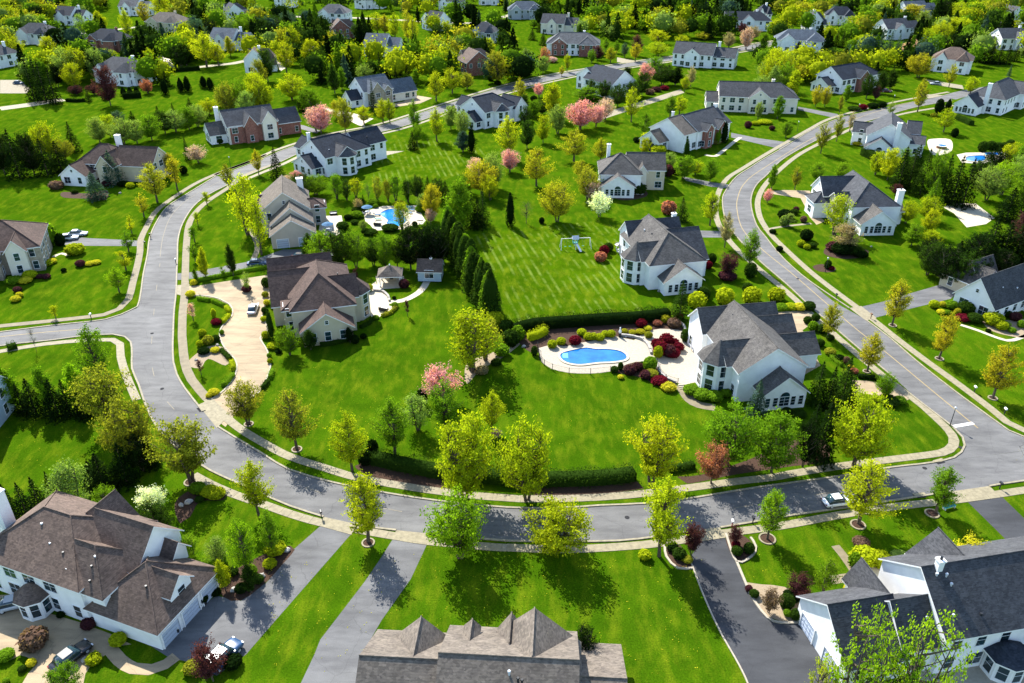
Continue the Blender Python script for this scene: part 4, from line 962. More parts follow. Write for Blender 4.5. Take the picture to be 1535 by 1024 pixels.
# ================================================================ VEGETATION
def quads_mesh(name, C, S, N, rg, aspect=.7, extra=None, mats=None, tintbase=None):
    """leaf quads: centres C (n,3), sizes S (n), normals N (n,3)"""
    n = len(C); N = N/np.maximum(np.linalg.norm(N, axis=1, keepdims=True), 1e-6)
    T = rg.normal(size=(n,3)); T -= N*(T*N).sum(1, keepdims=True); T /= np.maximum(np.linalg.norm(T, axis=1, keepdims=True), 1e-6)
    B = np.cross(N, T); S = S[:,None]
    V = np.stack([C-T*S*.5, C-B*S*.5*aspect, C+T*S*.5, C+B*S*.5*aspect], 1).reshape(-1,3)
    F = np.arange(4*n).reshape(n,4)
    tint = tintbase if tintbase is not None else rg.uniform(.2,.8,n)
    ev, ef, em = extra if extra else ([], [], [])
    me = bpy.data.meshes.new(name)
    nv = len(V)+len(ev); me.vertices.add(nv)
    allv = np.concatenate([V, np.array(ev, dtype=float).reshape(-1,3)]) if len(ev) else V
    me.vertices.foreach_set('co', allv.ravel())
    lens = np.array([4]*n+[len(f) for f in ef]); idx = np.concatenate([F.ravel()]+[np.array(f)+len(V) for f in ef]) if len(ef) else F.ravel()
    me.loops.add(len(idx)); me.loops.foreach_set('vertex_index', idx.astype(np.int32))
    me.polygons.add(len(lens)); st = np.concatenate([[0], np.cumsum(lens)[:-1]])
    me.polygons.foreach_set('loop_start', st.astype(np.int32)); 
    try: me.polygons.foreach_set('loop_total', lens.astype(np.int32))
    except Exception: pass
    me.polygons.foreach_set('material_index', np.array([0]*n+list(em), dtype=np.int32))
    for m in (mats or [M['leaf'], M['bark']]): me.materials.append(m)
    at_ = me.attributes.new('tint', 'FLOAT', 'FACE'); at_.data.foreach_set('value', np.concatenate([tint, np.full(len(ef), .35)]).astype(np.float32))
    me.update(calc_edges=True); me.validate(); return me
def bez(a, b, c, n):
    return [a*(1-t)**2+b*2*t*(1-t)+c*t*t for t in [i/n for i in range(n+1)]]
def deciduous(seed, h=8.0, cw=6.0, clear=.2, tips=70, leaves=55, lsize=.27, spread=.42, shape='oval', multi=1, up=.45):
    """returns trunk mesh, crown mesh: limbs reach tips spread through the crown volume, leaves gather round the outer twigs"""
    rg = np.random.RandomState(seed); wood = MB()
    top = np.array([rg.normal()*.1, rg.normal()*.1, h*.86])
    z0 = clear*h; rtr = .028*h*.75
    trunks = []
    for k in range(multi):
        a = 2*math.pi*k/multi+rg.uniform(0,1); off = np.array([math.cos(a), math.sin(a), 0])*(cw*.16 if multi > 1 else 0)
        P = [np.array([0,0,-.1])+off*.15, np.array([rg.normal()*.05, rg.normal()*.05, z0])+off*.4, np.array([rg.normal()*.15, rg.normal()*.15, h*.5])+off, top+off*1.4]
        trunks.append(P); wood.tube(P, [rtr*1.35, rtr, rtr*.6, rtr*.12], 6, 0, False)
    C = []; S = []; N = []; TI = []
    cz = (z0+h)/2; hz = (h-z0)/2
    lump = [(rg.uniform(0,2*math.pi), rg.uniform(-.7,.9), rg.uniform(.66,1.2)) for _ in range(9)]
    for i in range(tips):
        while True:
            p = rg.uniform(-1,1,3); r = np.linalg.norm(p)
            if .35 < r < 1 and rg.rand() < r**1.1: break
        zz = p[2]
        if shape == 'oval': prof = 1-.25*max(0, zz)**1.5 + .05*min(0,zz)
        elif shape == 'vase': prof = .62+.38*min(1,(zz+1)) - .15*max(0,zz)**2
        elif shape == 'cone': prof = 1.05-.5*(zz+1)/2*1.0
        else: prof = 1.0
        g = 1.0
        for la, lz, lg in lump:
            if abs(((math.atan2(p[1],p[0])-la+math.pi)%(2*math.pi))-math.pi) < .6 and abs(zz-lz) < .5: g *= lg
        tip = np.array([p[0]*cw/2*prof*g, p[1]*cw/2*prof*g, cz+zz*hz])
        P = trunks[i % multi]
        za = max(z0*.95, min(tip[2]-.35*math.hypot(tip[0],tip[1])-rg.uniform(.2,1.2)*h/8, h*.8))
        ta = (za-P[1][2])/(P[3][2]-P[1][2]); base = P[1]*(1-ta)+P[3]*ta if za > P[1][2] else P[1]
        mid = (base+tip)/2+np.array([tip[0],tip[1],0])*.12-np.array([0,0,.3*(1-up)])+rg.normal(size=3)*.12
        L = bez(base, mid, tip, 4); rb = rtr*(.5 if i % 4 == 0 else .27)
        wood.tube(L, [rb, rb*.8, rb*.6, rb*.4, rb*.15], 4, 0, False)
        cl = rg.uniform(.25,.8)
        pts = []
        for k in range(leaves):
            t = 1.06-rg.rand()**1.5*.72; q = base*(1-t)**2+mid*2*t*(1-t)+tip*t*t
            pts.append(q+rg.normal(size=3)*spread*(.30+.55*t)*np.array([1,1,.7]))
        pts = np.array(pts); C.append(pts); S.append(rg.uniform(.6,1.35,leaves)*lsize)
        out = pts-np.array([0,0,cz]); N.append(out/np.maximum(np.linalg.norm(out,axis=1,keepdims=True),.1)*.6+rg.normal(size=(leaves,3))*.8+np.array([0,0,.5]))
        TI.append(np.clip(cl+rg.uniform(-.2,.2,leaves), 0, 1))
    C = np.concatenate(C); C[:,2] = np.maximum(C[:,2], z0*.75)
    cm = quads_mesh('crown', C, np.concatenate(S), np.concatenate(N), rg, .75, tintbase=np.concatenate(TI))
    tm = mesh('trunk', wood.v, wood.f, [M['bark']])
    return tm, cm
def conifer(seed, h=9.0, cw=4.6, leaves=3000, lsize=.36, blue=False):
    rg = np.random.RandomState(seed); wood = MB(); wood.tube([(0,0,-.1),(0,0,h*.5),(0,0,h*.97)], [.17,.1,.02], 6, 0, False)
    C = []; S = []; N = []; TI = []; tiers = 15; per = leaves//(tiers*9)
    for t in range(tiers):
        f = t/(tiers-1); z = h*(.05+.9*f**.92); r = cw/2*(1-f)**.85*(.92+.16*rg.rand())+.12; nb = 11 if f < .6 else 7
        for b in range(nb):
            a = 2*math.pi*(b+rg.uniform(-.35,.35))/nb+t*.7; rr = r*rg.uniform(.78,1.15); cl = rg.uniform(.2,.8)
            k = max(6, int(per*(1.35-.7*f))); s = rg.uniform(.12,1,k)**.75
            droop = -.28*rr*s**1.5+.12*rr*s
            x = np.cos(a)*rr*s; y = np.sin(a)*rr*s
            wdt = rr*.30*(1.1-s); off = rg.normal(size=k)*wdt
            x += -np.sin(a)*off; y += np.cos(a)*off
            C.append(np.stack([x, y, z+droop+rg.normal(size=k)*.10], 1)); S.append(rg.uniform(.6,1.3,k)*lsize*(1-.35*f))
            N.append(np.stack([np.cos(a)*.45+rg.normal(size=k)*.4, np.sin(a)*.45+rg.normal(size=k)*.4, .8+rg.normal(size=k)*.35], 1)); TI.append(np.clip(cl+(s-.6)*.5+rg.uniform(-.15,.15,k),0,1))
    ksz = 40; C.append(np.stack([rg.normal(size=ksz)*.08, rg.normal(size=ksz)*.08, h*rg.uniform(.9,1.0,ksz)],1)); S.append(np.full(ksz,.16)); N.append(rg.normal(size=(ksz,3))); TI.append(np.full(ksz,.5))
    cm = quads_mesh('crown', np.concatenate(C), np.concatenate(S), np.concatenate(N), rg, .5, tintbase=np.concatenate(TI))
    return mesh('trunk', wood.v, wood.f, [M['bark']]), cm
def column(seed, h=6.0, cw=2.2, leaves=1800, lsize=.24, pw=.5):
    rg = np.random.RandomState(seed); wood = MB(); wood.tube([(0,0,-.1),(0,0,h*.8)], [.1,.03], 5, 0, False)
    f = rg.uniform(0,1,leaves); a = rg.uniform(0,2*math.pi,leaves)
    prof = np.power(np.clip(1-f,0,1), pw)*np.minimum(1, .55+f*4)
    lum = 1+.10*np.sin(a*3+f*9+seed)+.07*np.sin(a*7-f*17)
    r = cw/2*prof*lum*rg.uniform(.72,1.05,leaves)+.03
    C = np.stack([np.cos(a)*r, np.sin(a)*r, .1+f*h*.97], 1)
    N = np.stack([np.cos(a), np.sin(a), np.full(leaves,.55)], 1)+rg.normal(size=(leaves,3))*.55
    inner = MB(); inner.ell((0,0,h*.45),(cw*.33,cw*.33,h*.42),8,6)
    cm = quads_mesh('crown', C, rg.uniform(.6,1.3,leaves)*lsize, N, rg, .55, extra=(inner.v, inner.f, [0]*len(inner.f)))
    return mesh('trunk', wood.v, wood.f, [M['bark']]), cm
def ball(seed, leaves=900, lsize=.17, lumps=0, loose=.06):
    """shrub filling the unit half-height ellipsoid: width 1, height 1, sitting on z=0"""
    rg = np.random.RandomState(seed); D = rg.normal(size=(leaves,3)); D[:,2] = D[:,2]*.9+.12; D /= np.linalg.norm(D,axis=1,keepdims=True)
    r = 1+rg.normal(size=leaves)*loose
    L = rg.normal(size=(max(lumps,1),3)); L /= np.linalg.norm(L,axis=1,keepdims=True)
    if lumps:
        for l in L: r += .22*np.maximum(0,(D@l)-.75)*4*.35
        r -= .08
    C = D*(r*.5)[:,None]; C[:,2] = np.maximum(C[:,2]+.47, .02)
    N = D+rg.normal(size=(leaves,3))*.45
    inner = MB(); inner.ell((0,0,.46),(.42,.42,.43),10,7)
    cm = quads_mesh('shrub', C, rg.uniform(.6,1.3,leaves)*lsize, N, rg, .65, extra=(inner.v, inner.f, [0]*len(inner.f)), mats=[M['leaf']])
    return cm
def bare(seed, h=6.0, cw=4.0):
    rg = np.random.RandomState(seed); wood = MB(); wood.tube([(0,0,-.1),(.05,0,h*.4),(0,.08,h*.9)], [.09,.06,.015], 5, 0, False)
    for i in range(46):
        z = h*rg.uniform(.22,.85); a = rg.uniform(0,6.28); L = cw/2*rg.uniform(.5,1.05)*(1.1-z/h*.5)
        b = np.array([0,0,z]); t = np.array([math.cos(a)*L, math.sin(a)*L, z+L*rg.uniform(.5,1.1)]); m = (b+t)/2+rg.normal(size=3)*.12
        P = bez(b, m, t, 4); wood.tube(P, [.03,.024,.018,.012,.006], 3, 0, False)
        for k in range(5):
            s = P[rg.randint(1,5)]; e = s+rg.normal(size=3)*.35+np.array([0,0,.25]); wood.tube([s, e], [.012,.005], 3, 0, False)
    n = 260; f = rg.uniform(.4,1,n); a = rg.uniform(0,6.28,n); r = cw/2*rg.uniform(.2,1,n)
    C = np.stack([np.cos(a)*r, np.sin(a)*r, h*f], 1)
    return mesh('trunk', wood.v, wood.f, [M['bark']]), quads_mesh('crown', C, np.full(n,.10), rg.normal(size=(n,3)), rg)
LIB = {
 'oval': [deciduous(s, 8, 5.4, .19, 115, 50, .205, .27, 'oval') for s in (1,2,3,4)],
 'round': [deciduous(s, 8, 8.0, .15, 165, 56, .25, .33, 'round', 2 if s % 2 else 1) for s in (11,12,13)],
 'vase': [deciduous(s, 8, 8.4, .17, 140, 56, .25, .32, 'vase', 3) for s in (21,22)],
 'loose': [deciduous(s, 8, 5.2, .14, 66, 52, .24, .45, 'oval', 2) for s in (31,32)],
 'bud': [deciduous(s, 9, 9.5, .13, 64, 44, .24, .26, 'vase', 4) for s in (101,102)],
 'young': [deciduous(s, 5, 2.6, .22, 30, 50, .19, .24, 'oval') for s in (41,42,43)],
 'cone': [deciduous(s, 8, 4.6, .12, 90, 72, .26, .34, 'cone') for s in (51,52)],
 'blossom': [deciduous(s, 5, 5.6, .18, 80, 70, .21, .34, 'vase', 2) for s in (61,62)],
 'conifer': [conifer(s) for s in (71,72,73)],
 'column': [column(s) for s in (81,82)]+[column(83, 6, 2.2, 2200, .22, .75)],
 'bare': [bare(91), bare(92)],
 'fold': [deciduous(s, 8, 6.6, .10, 46, 42, .46, .62, 'round') for s in (95,96,97)],
 'folc': [conifer(98, 9, 4.6, 1300, .55), conifer(99, 9, 5.2, 1300, .58)],
}
DIM = {'oval': (8,5.9), 'round': (8,8.4), 'vase': (8,8.6), 'loose': (8,5.6), 'young': (5,2.8), 'bud': (9,9.8), 'cone': (8,4.8), 'blossom': (5,5.9), 'conifer': (9,4.6), 'column': (6,2.2), 'bare': (6,4.3), 'fold': (8,7.4), 'folc': (9,4.8)}
SHR = [ball(s, 900, .15, 0, .04) for s in (1,2)]; SHRL = [ball(s, 750, .2, 6, .09) for s in (3,4,5)]
# albedo of the foliage kinds
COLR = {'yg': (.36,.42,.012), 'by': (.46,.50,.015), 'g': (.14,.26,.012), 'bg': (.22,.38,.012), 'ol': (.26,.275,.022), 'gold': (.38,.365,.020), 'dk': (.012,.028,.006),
        'dg': (.034,.072,.009), 'bs': (.060,.115,.075), 'lg': (.22,.32,.06), 'pink': (.66,.30,.36), 'pale': (.62,.42,.38), 'white': (.78,.80,.60), 'coral': (.42,.16,.10),
        'pur': (.085,.030,.038), 'red': (.15,.012,.024), 'brn': (.19,.12,.085), 'lemon': (.55,.52,.03), 'tanb': (.34,.28,.14)}
CNAME = {'yg': 'yellow-green', 'by': 'bright yellow', 'g': 'fresh green', 'bg': 'bright green', 'ol': 'olive', 'gold': 'golden', 'dk': 'very dark green', 'dg': 'deep green', 'bs': 'blue-green',
         'lg': 'pale grey-green', 'pink': 'pink blossoming', 'pale': 'pale pink', 'white': 'white blossoming', 'coral': 'coral red', 'pur': 'purple-leaved', 'red': 'crimson', 'brn': 'brown', 'lemon': 'lemon yellow', 'tanb': 'tan-leaved'}
FORM = {'oval': 'oval tree', 'round': 'broad round tree', 'vase': 'spreading tree', 'loose': 'loose airy tree', 'young': 'young street tree', 'bud': 'open budding tree', 'cone': 'conical tree', 'blossom': 'spreading tree',
        'conifer': 'conifer', 'column': 'columnar evergreen', 'bare': 'nearly bare tree', 'fold': 'round-crowned tree', 'folc': 'conifer'}
TN = {'round': 'round_tree', 'vase': 'spreading_tree', 'young': 'young_tree', 'loose': 'airy_tree', 'conifer': 'conifer', 'folc': 'conifer', 'column': 'columnar_evergreen', 'bare': 'bare_tree', 'blossom': 'flowering_tree'}
PLANTS = []    # (object, kind words, px x, px y) labelled together further down
rgl = random.Random(4)
def tree(x, y, ytop, wpx, kind, col, far=None):
    p = at(x, y); h = max(1.2, height_for(p, ytop)); wd = wpx/pxm((p.x,p.y,h*.55))
    variants = LIB[kind]; tm, cm = variants[rgl.randrange(len(variants))]
    bh, bw = DIM[kind]; sz = h/bh; sx = wd/bw
    c = COLR[col]; j = rgl.uniform(.88,1.12); jh = rgl.uniform(.93,1.07); c = (min(1,c[0]*j*jh), min(1,c[1]*j), min(1,c[2]*j))
    root = empty(TN.get(kind, 'tree'), p, rgl.uniform(0,6.28))
    obj('trunk', tm, root, (0,0,0), 0, (sx*.6+sz*.4 if kind not in ('bare',) else sx, sx*.6+sz*.4 if kind not in ('bare',) else sx, sz)) if False else obj('trunk', tm, root, (0,0,0), 0, (sx,sx,sz))
    obj('crown', cm, root, (0,0,0), 0, (sx,sx,sz), c)
    root['category'] = 'tree'
    PLANTS.append([root, CNAME[col]+' '+FORM[kind], x, y, h, 'tree']); return root
def shrub(x, y, wpx, hpx, col, loose=False, dpx=None, cat='shrub', deep=1.0):
    """x, y = where its foot meets the ground in the middle"""
    p = at(x, y-hpx*.12); s = pxm(p); wd = wpx/s; h = max(.35, (hpx/s)*.95)
    if col in ('red','pur'): wd *= .88; h *= .88
    c = COLR[col]; j = rgl.uniform(.88,1.12); c = tuple(min(1,q*j) for q in c)
    lib = SHRL if loose else SHR
    o = obj('shrub', lib[rgl.randrange(len(lib))], None, p, rgl.uniform(-.2,.2) , (wd, wd*deep, h), c)
    o['category'] = 'shrub'
    form = 'loose shrub' if loose else 'clipped round shrub'
    PLANTS.append([o, CNAME[col]+' '+form, x, y, h, 'shrub']); return o
def hedge(pxs, wd, h, col, label, rough=.13, leaf=.2, dens=60):
    pts = smoothline([at(*q) for q in pxs], .8); rg = np.random.RandomState(int(pxs[0][0])); o = pts[0]
    C = []; N = []
    for a, b in zip(pts, pts[1:]):
        d = (b-a); L = d.length; t = d.normalized(); n = Vector((-t.y,t.x,0)); k = int(L*(wd+2*h)*dens*.5)+4
        for _ in range(k):
            s = rg.rand(); q = a.lerp(b, s)-o; r = rg.rand()*(wd+2*h)
            ww = wd*(1+.12*math.sin((a.x+a.y+s)*1.1)); hh = h*(1+.12*math.sin((a.x-a.y)*.9+s)+.06*math.sin(a.x*2.3))
            if r < wd: off, z, nn = (r/wd-.5)*ww, hh, Vector((0,0,1))
            elif r < wd+h: off, z, nn = ww/2, (r-wd)/h*hh, n+Vector((0,0,.3))
            else: off, z, nn = -ww/2, (r-wd-h)/h*hh, -n+Vector((0,0,.3))
            e = rg.normal(size=3)*rough
            C.append((q.x+n.x*off+e[0], q.y+n.y*off+e[1], max(.03, z+e[2]))); N.append((nn.x+rg.normal()*.5, nn.y+rg.normal()*.5, nn.z+rg.normal()*.5))
    C = np.array(C); N = np.array(N)
    ins = strip_mesh('tmp', [p-o for p in pts], wd*.78, .0, M['leaf'], h*.80)
    ev = [tuple(v.co) for v in ins.vertices]; ef = [tuple(p.vertices) for p in ins.polygons]; bpy.data.meshes.remove(ins)
    me = quads_mesh('hedge', C, rg.uniform(.6,1.3,len(C))*leaf, N, rg, .65, extra=(ev, ef, [0]*len(ef)), mats=[M['leaf']])
    ob = obj('hedge', me, None, o, color=COLR[col]); tag(ob, label, 'hedge'); return ob

# ---------------------------------------------------------------- trees: foot x, foot y, top y, crown width (photo pixels), form, colour
TREES = [
 # near side of the street
 (552,812,713,84,'oval','yg'),(690,836,742,104,'round','bg'),(833,828,752,108,'round','yg'),(988,834,715,86,'oval','yg'),(1287,785,692,84,'oval','yg'),
 (1403,768,700,60,'oval','g'),(1150,808,733,54,'oval','bg'),(388,772,690,64,'oval','yg'),(373,862,776,54,'oval','bg'),(410,832,764,42,'oval','g'),
 (286,720,632,106,'vase','ol'),(207,690,598,92,'round','ol'),(168,640,548,94,'vase','ol'),(152,578,486,58,'oval','g'),
 (238,806,752,62,'round','dg'),(233,768,730,50,'blossom','white'),(1445,870,808,62,'blossom','lemon'),
 # middle block along the street
 (697,748,620,106,'round','yg'),(790,750,632,98,'round','yg'),(976,727,632,98,'vase','yg'),(1065,724,664,56,'blossom','coral'),(1090,695,604,88,'round','g'),
 (1156,708,618,92,'round','g'),(1279,697,586,104,'round','yg'),(372,636,573,62,'vase','ol'),(445,673,583,68,'oval','ol'),(528,706,617,66,'oval','yg'),
 (592,680,598,68,'oval','g'),(627,645,588,52,'loose','lg'),(662,600,548,66,'blossom','pink'),(668,645,568,62,'oval','g'),(737,650,586,44,'oval','yg'),
 (708,556,462,92,'loose','yg'),(728,540,476,60,'loose','ol'),(744,655,645,20,'blossom','pale'),
 # island lawn and forecourt
 (290,480,453,15,'young','pale'),(302,562,538,12,'young','pur'),(372,438,406,16,'young','lg'),(435,532,490,40,'round','g'),(466,524,494,28,'cone','dg'),(525,514,490,17,'cone','dk'),
 (408,508,462,13,'column','dg'),(411,462,447,12,'column','dg'),
 # saplings along the left curve
 (216,325,288,24,'young','gold'),(198,350,322,17,'young','yg'),(193,377,346,24,'young','g'),(189,405,372,26,'young','yg'),(179,438,401,34,'oval','bg'),(84,478,457,16,'young','yg'),
 (55,527,492,14,'bare','lg'),(311,308,286,16,'young','yg'),(297,338,316,13,'young','yg'),(292,363,337,20,'young','g'),(293,392,364,19,'young','g'),(309,418,370,18,'cone','yg'),(350,413,365,19,'cone','dg'),(335,414,397,10,'young','g'),(294,421,402,10,'cone','g'),
 (372,352,256,54,'loose','yg'),(392,382,292,40,'loose','yg'),(384,318,300,30,'young','yg'),(236,303,243,46,'oval','gold'),(266,285,234,28,'young','gold'),(344,284,244,24,'oval','ol'),(388,262,224,20,'oval','gold'),(416,268,218,26,'conifer','dk'),
 (145,298,257,38,'conifer','bs'),(172,276,224,36,'conifer','bs'),(282,240,203,13,'conifer','dk'),(298,244,217,34,'blossom','pale'),(257,262,229,28,'oval','gold'),
 # dark wood at the far left
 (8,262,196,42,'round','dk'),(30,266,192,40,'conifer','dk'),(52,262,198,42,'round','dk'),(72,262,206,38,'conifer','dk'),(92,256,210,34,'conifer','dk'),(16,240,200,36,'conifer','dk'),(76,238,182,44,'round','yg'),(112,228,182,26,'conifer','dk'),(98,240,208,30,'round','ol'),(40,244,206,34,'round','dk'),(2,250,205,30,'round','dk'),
 # hedge row of trees below the open field
 (150,214,176,36,'round','lg'),(166,206,172,30,'round','yg'),(186,216,176,40,'round','lg'),(206,215,180,34,'round','lg'),(178,190,166,26,'round','bs'),(228,210,172,40,'round','g'),(248,200,166,36,'round','dg'),(264,198,164,38,'round','lg'),(284,194,160,34,'round','g'),(297,190,156,30,'round','lg'),(240,186,158,18,'conifer','dk'),(262,180,154,14,'conifer','dk'),(286,168,146,16,'conifer','dk'),(314,172,147,32,'round','yg'),(300,182,160,26,'conifer','dk'),(200,186,166,18,'conifer','dk'),(275,188,168,24,'round','dk'),
 (344,172,122,36,'round','ol'),(361,168,118,32,'round','g'),(384,160,108,44,'round','yg'),(372,176,136,34,'round','lg'),(398,172,122,36,'round','yg'),(331,160,140,20,'round','lg'),
 # trees behind the taupe house and round its pool
 (454,296,258,40,'round','dg'),(474,292,262,42,'round','g'),(430,280,262,22,'blossom','pale'),(446,272,256,24,'blossom','pink'),(438,300,276,26,'round','lg'),(505,298,260,32,'loose','g'),(520,300,266,22,'loose','dg'),(534,296,267,26,'loose','yg'),(553,303,275,14,'bare','lg'),(566,301,262,20,'loose','ol'),(582,302,268,20,'loose','ol'),(594,302,260,26,'loose','g'),(612,303,268,24,'loose','dg'),(627,300,262,26,'round','dg'),(642,298,264,24,'conifer','dg'),(655,300,266,26,'round','dg'),(668,298,270,22,'conifer','dg'),
 (537,316,297,15,'round','tanb'),(545,310,291,10,'conifer','dk'),(634,316,290,22,'round','lg'),(648,330,276,34,'round','gold'),(646,336,312,20,'blossom','pale'),(603,344,302,34,'loose','yg'),(545,345,330,14,'round','lg'),
 (690,346,266,50,'cone','g'),(706,340,282,32,'conifer','dg'),(724,336,282,26,'conifer','dg'),(716,342,296,30,'conifer','dk'),(765,339,288,16,'column','dk'),(722,292,240,48,'round','gold'),(740,282,228,36,'round','lg'),(764,258,224,34,'blossom','pink'),(712,262,236,26,'blossom','pale'),(700,290,262,30,'round','g'),(735,300,262,34,'round','yg'),
 (484,402,346,50,'round','g'),(510,402,344,50,'round','dg'),(534,400,344,42,'round','g'),(560,398,356,34,'round','dg'),(578,404,348,34,'round','g'),(596,400,354,30,'round','g'),(616,404,336,56,'round','dk'),(640,402,332,48,'round','dk'),(656,404,338,42,'round','dk'),(464,386,350,26,'cone','dg'),(665,392,340,36,'round','dk'),
 (534,420,400,10,'young','pur'),(611,474,448,10,'young','pur'),
 # centre: along the striped lawn
 (835,332,269,52,'round','gold'),(804,279,221,46,'oval','gold'),(789,335,303,24,'bare','tanb'),(860,242,193,46,'oval','gold'),(900,243,207,30,'oval','gold'),(762,238,174,42,'oval','by'),(828,178,122,32,'cone','yg'),(780,165,116,24,'oval','gold'),(870,194,150,56,'blossom','pink'),(893,190,156,34,'blossom','pink'),(907,180,147,30,'blossom','pale'),(946,183,130,28,'oval','yg'),(926,160,126,30,'round','dg'),(966,205,168,26,'oval','g'),(1004,176,143,26,'oval','g'),(1018,172,143,28,'oval','yg'),(836,200,157,34,'round','lg'),(814,214,172,26,'round','yg'),(790,222,180,30,'round','dg'),(880,300,250,36,'round','ol'),(870,268,240,30,'oval','gold'),(889,290,258,30,'round','g'),(886,302,270,30,'blossom','pale'),(898,325,288,38,'blossom','white'),(1021,332,295,26,'conifer','dg'),(1064,338,286,34,'oval','yg'),(1086,371,317,24,'oval','tanb'),(1122,402,343,38,'oval','g'),(1090,414,378,36,'blossom','pur'),
 (967,128,93,26,'blossom','pink'),(808,146,124,18,'blossom','pink'),(1018,480,420,36,'conifer','dg'),(1132,622,567,34,'conifer','bs'),
 # right-hand road trees
 (1240,508,452,36,'oval','gold'),(1337,488,419,46,'oval','gold'),(1300,557,499,46,'oval','gold'),(1325,595,560,34,'round','g'),(1407,538,470,48,'oval','gold'),(1488,597,516,60,'oval','gold'),(1538,726,650,60,'bare','tanb'),(1470,560,520,20,'young','gold') if False else (1230,230,182,25,'oval','ol'),
 (1253.6,212,169,20,'oval','ol'),(1273,198,166,15,'young','tanb'),(1178,206,181,22,'round','g'),(1375,168,118,26,'oval','gold'),(1414,198,161,29,'oval','yg'),(1333,174,150,16,'young','lg'),(1422,131,95,19,'oval','gold'),(1454,140,114,24,'round','yg'),(1376,116,80,42,'round','gold'),(1191,284,249,20,'oval','ol'),(1223,272,243,26,'round','g'),(1260,272,243,24,'round','g'),(1226,312,265,30,'loose','lg'),(1250,352,290,46,'loose','yg'),(1264,378,334,48,'loose','tanb'),(1150,304,283,17,'blossom','pink'),(1156,283,246,17,'cone','g'),
 (1182,340,318,18,'young','lg'),(1357,335,300,28,'round','yg'),(1389,330,293,34,'round','yg'),(1390,352,313,30,'round','yg'),(1366,368,336,36,'round','g'),(1392,374,345,34,'round','yg'),(1342,292,275,18,'round','pur'),
 (1222,160,128,17,'round','gold'),(1236,160,129,19,'round','gold'),(1258,169,143,12,'oval','ol'),(1268,152,126,16,'cone','g'),(1298,148,110,26,'round','dg'),(1318,140,106,24,'round','dg'),(1165,178,143,21,'cone','g'),(1136,178,152,16,'round','lg'),
 # evergreen wood right of the slate house
 (1312,262,226,30,'round','yg'),(1330,270,222,36,'round','by'),(1346,284,218,34,'conifer','dk'),(1362,280,220,38,'conifer','dg'),(1379,292,222,36,'conifer','dg'),(1396,296,222,34,'round','g'),(1410,300,230,36,'conifer','dg'),(1426,306,232,40,'conifer','dk'),(1442,310,236,36,'conifer','dk'),(1396,312,262,32,'conifer','g'),(1370,262,216,30,'conifer','dk'),(1352,262,222,26,'round','g'),
 (1478,300,248,46,'round','lg'),(1500,292,240,44,'round','bg'),(1520,284,232,40,'round','lg'),(1466,276,238,38,'round','dg'),(1490,256,222,36,'round','dk'),(1530,262,216,40,'round','g'),(1512,252,214,34,'round','yg'),(1532,320,262,50,'round','g'),(1508,330,280,44,'conifer','dk'),(1534,356,296,50,'conifer','dk'),
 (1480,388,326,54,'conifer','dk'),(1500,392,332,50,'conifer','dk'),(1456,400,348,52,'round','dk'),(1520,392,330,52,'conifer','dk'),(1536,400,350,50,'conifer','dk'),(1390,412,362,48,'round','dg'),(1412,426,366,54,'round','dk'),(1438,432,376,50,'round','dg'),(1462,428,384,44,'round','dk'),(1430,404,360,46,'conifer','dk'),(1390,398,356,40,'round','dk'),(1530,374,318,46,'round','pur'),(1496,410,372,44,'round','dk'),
 # conifers beside the turret house
 (1222,606,540,36,'conifer','dg'),(1240,612,548,34,'conifer','dk'),(1262,600,534,44,'conifer','dg'),(1272,610,562,30,'conifer','dg'),(1228,690,595,50,'conifer','dk'),(1212,678,600,40,'conifer','dk'),(1203,700,625,36,'round','dk'),(1252,648,590,30,'conifer','dk'),
 # left edge group
 (20,612,552,42,'cone','g'),(36,618,575,34,'conifer','dk'),(54,620,566,42,'conifer','dk'),(76,616,545,32,'cone','g'),(88,624,568,44,'conifer','dk'),(106,622,568,36,'conifer','dk'),(122,614,544,38,'cone','bg'),(128,626,580,34,'conifer','dk'),(6,585,550,24,'cone','g'),
 (158,738,678,52,'conifer','dk'),(190,722,664,50,'conifer','dk'),(214,706,650,46,'round','dk'),(228,700,660,36,'conifer','dk'),(140,725,690,36,'conifer','dk'),
 (118,772,692,68,'loose','lg'),(84,756,706,28,'conifer','dk'),(66,776,714,40,'conifer','dk'),(44,780,722,36,'conifer','dk'),(24,786,724,40,'conifer','dk'),(4,780,730,36,'conifer','dk'),(164,770,728,34,'round','g'),
 (338,884,838,24,'cone','yg'),(377,888,846,26,'cone','dg'),(250,845,802,34,'blossom','pur'),(290,846,802,36,'loose','g'),(328,846,806,38,'loose','lg'),(1036,832,782,36,'blossom','pur'),
 (320,1020,962,56,'blossom','pur'),(102,1046,1000,56,'round','g'),(1234,890,838,44,'loose','g'),(1196,898,862,44,'blossom','pur'),(1152,918,884,34,'blossom','brn'),(876,992,936,38,'round','dk'),(1100,815,788,24,'blossom','pur'),
 # big budding trees at lower right
 (1262,1105,912,125,'bud','bg'),(1352,1110,915,115,'bud','bg'),(1308,1100,950,115,'bud','g'),(1222,1080,985,70,'bud','yg'),
 # upper left
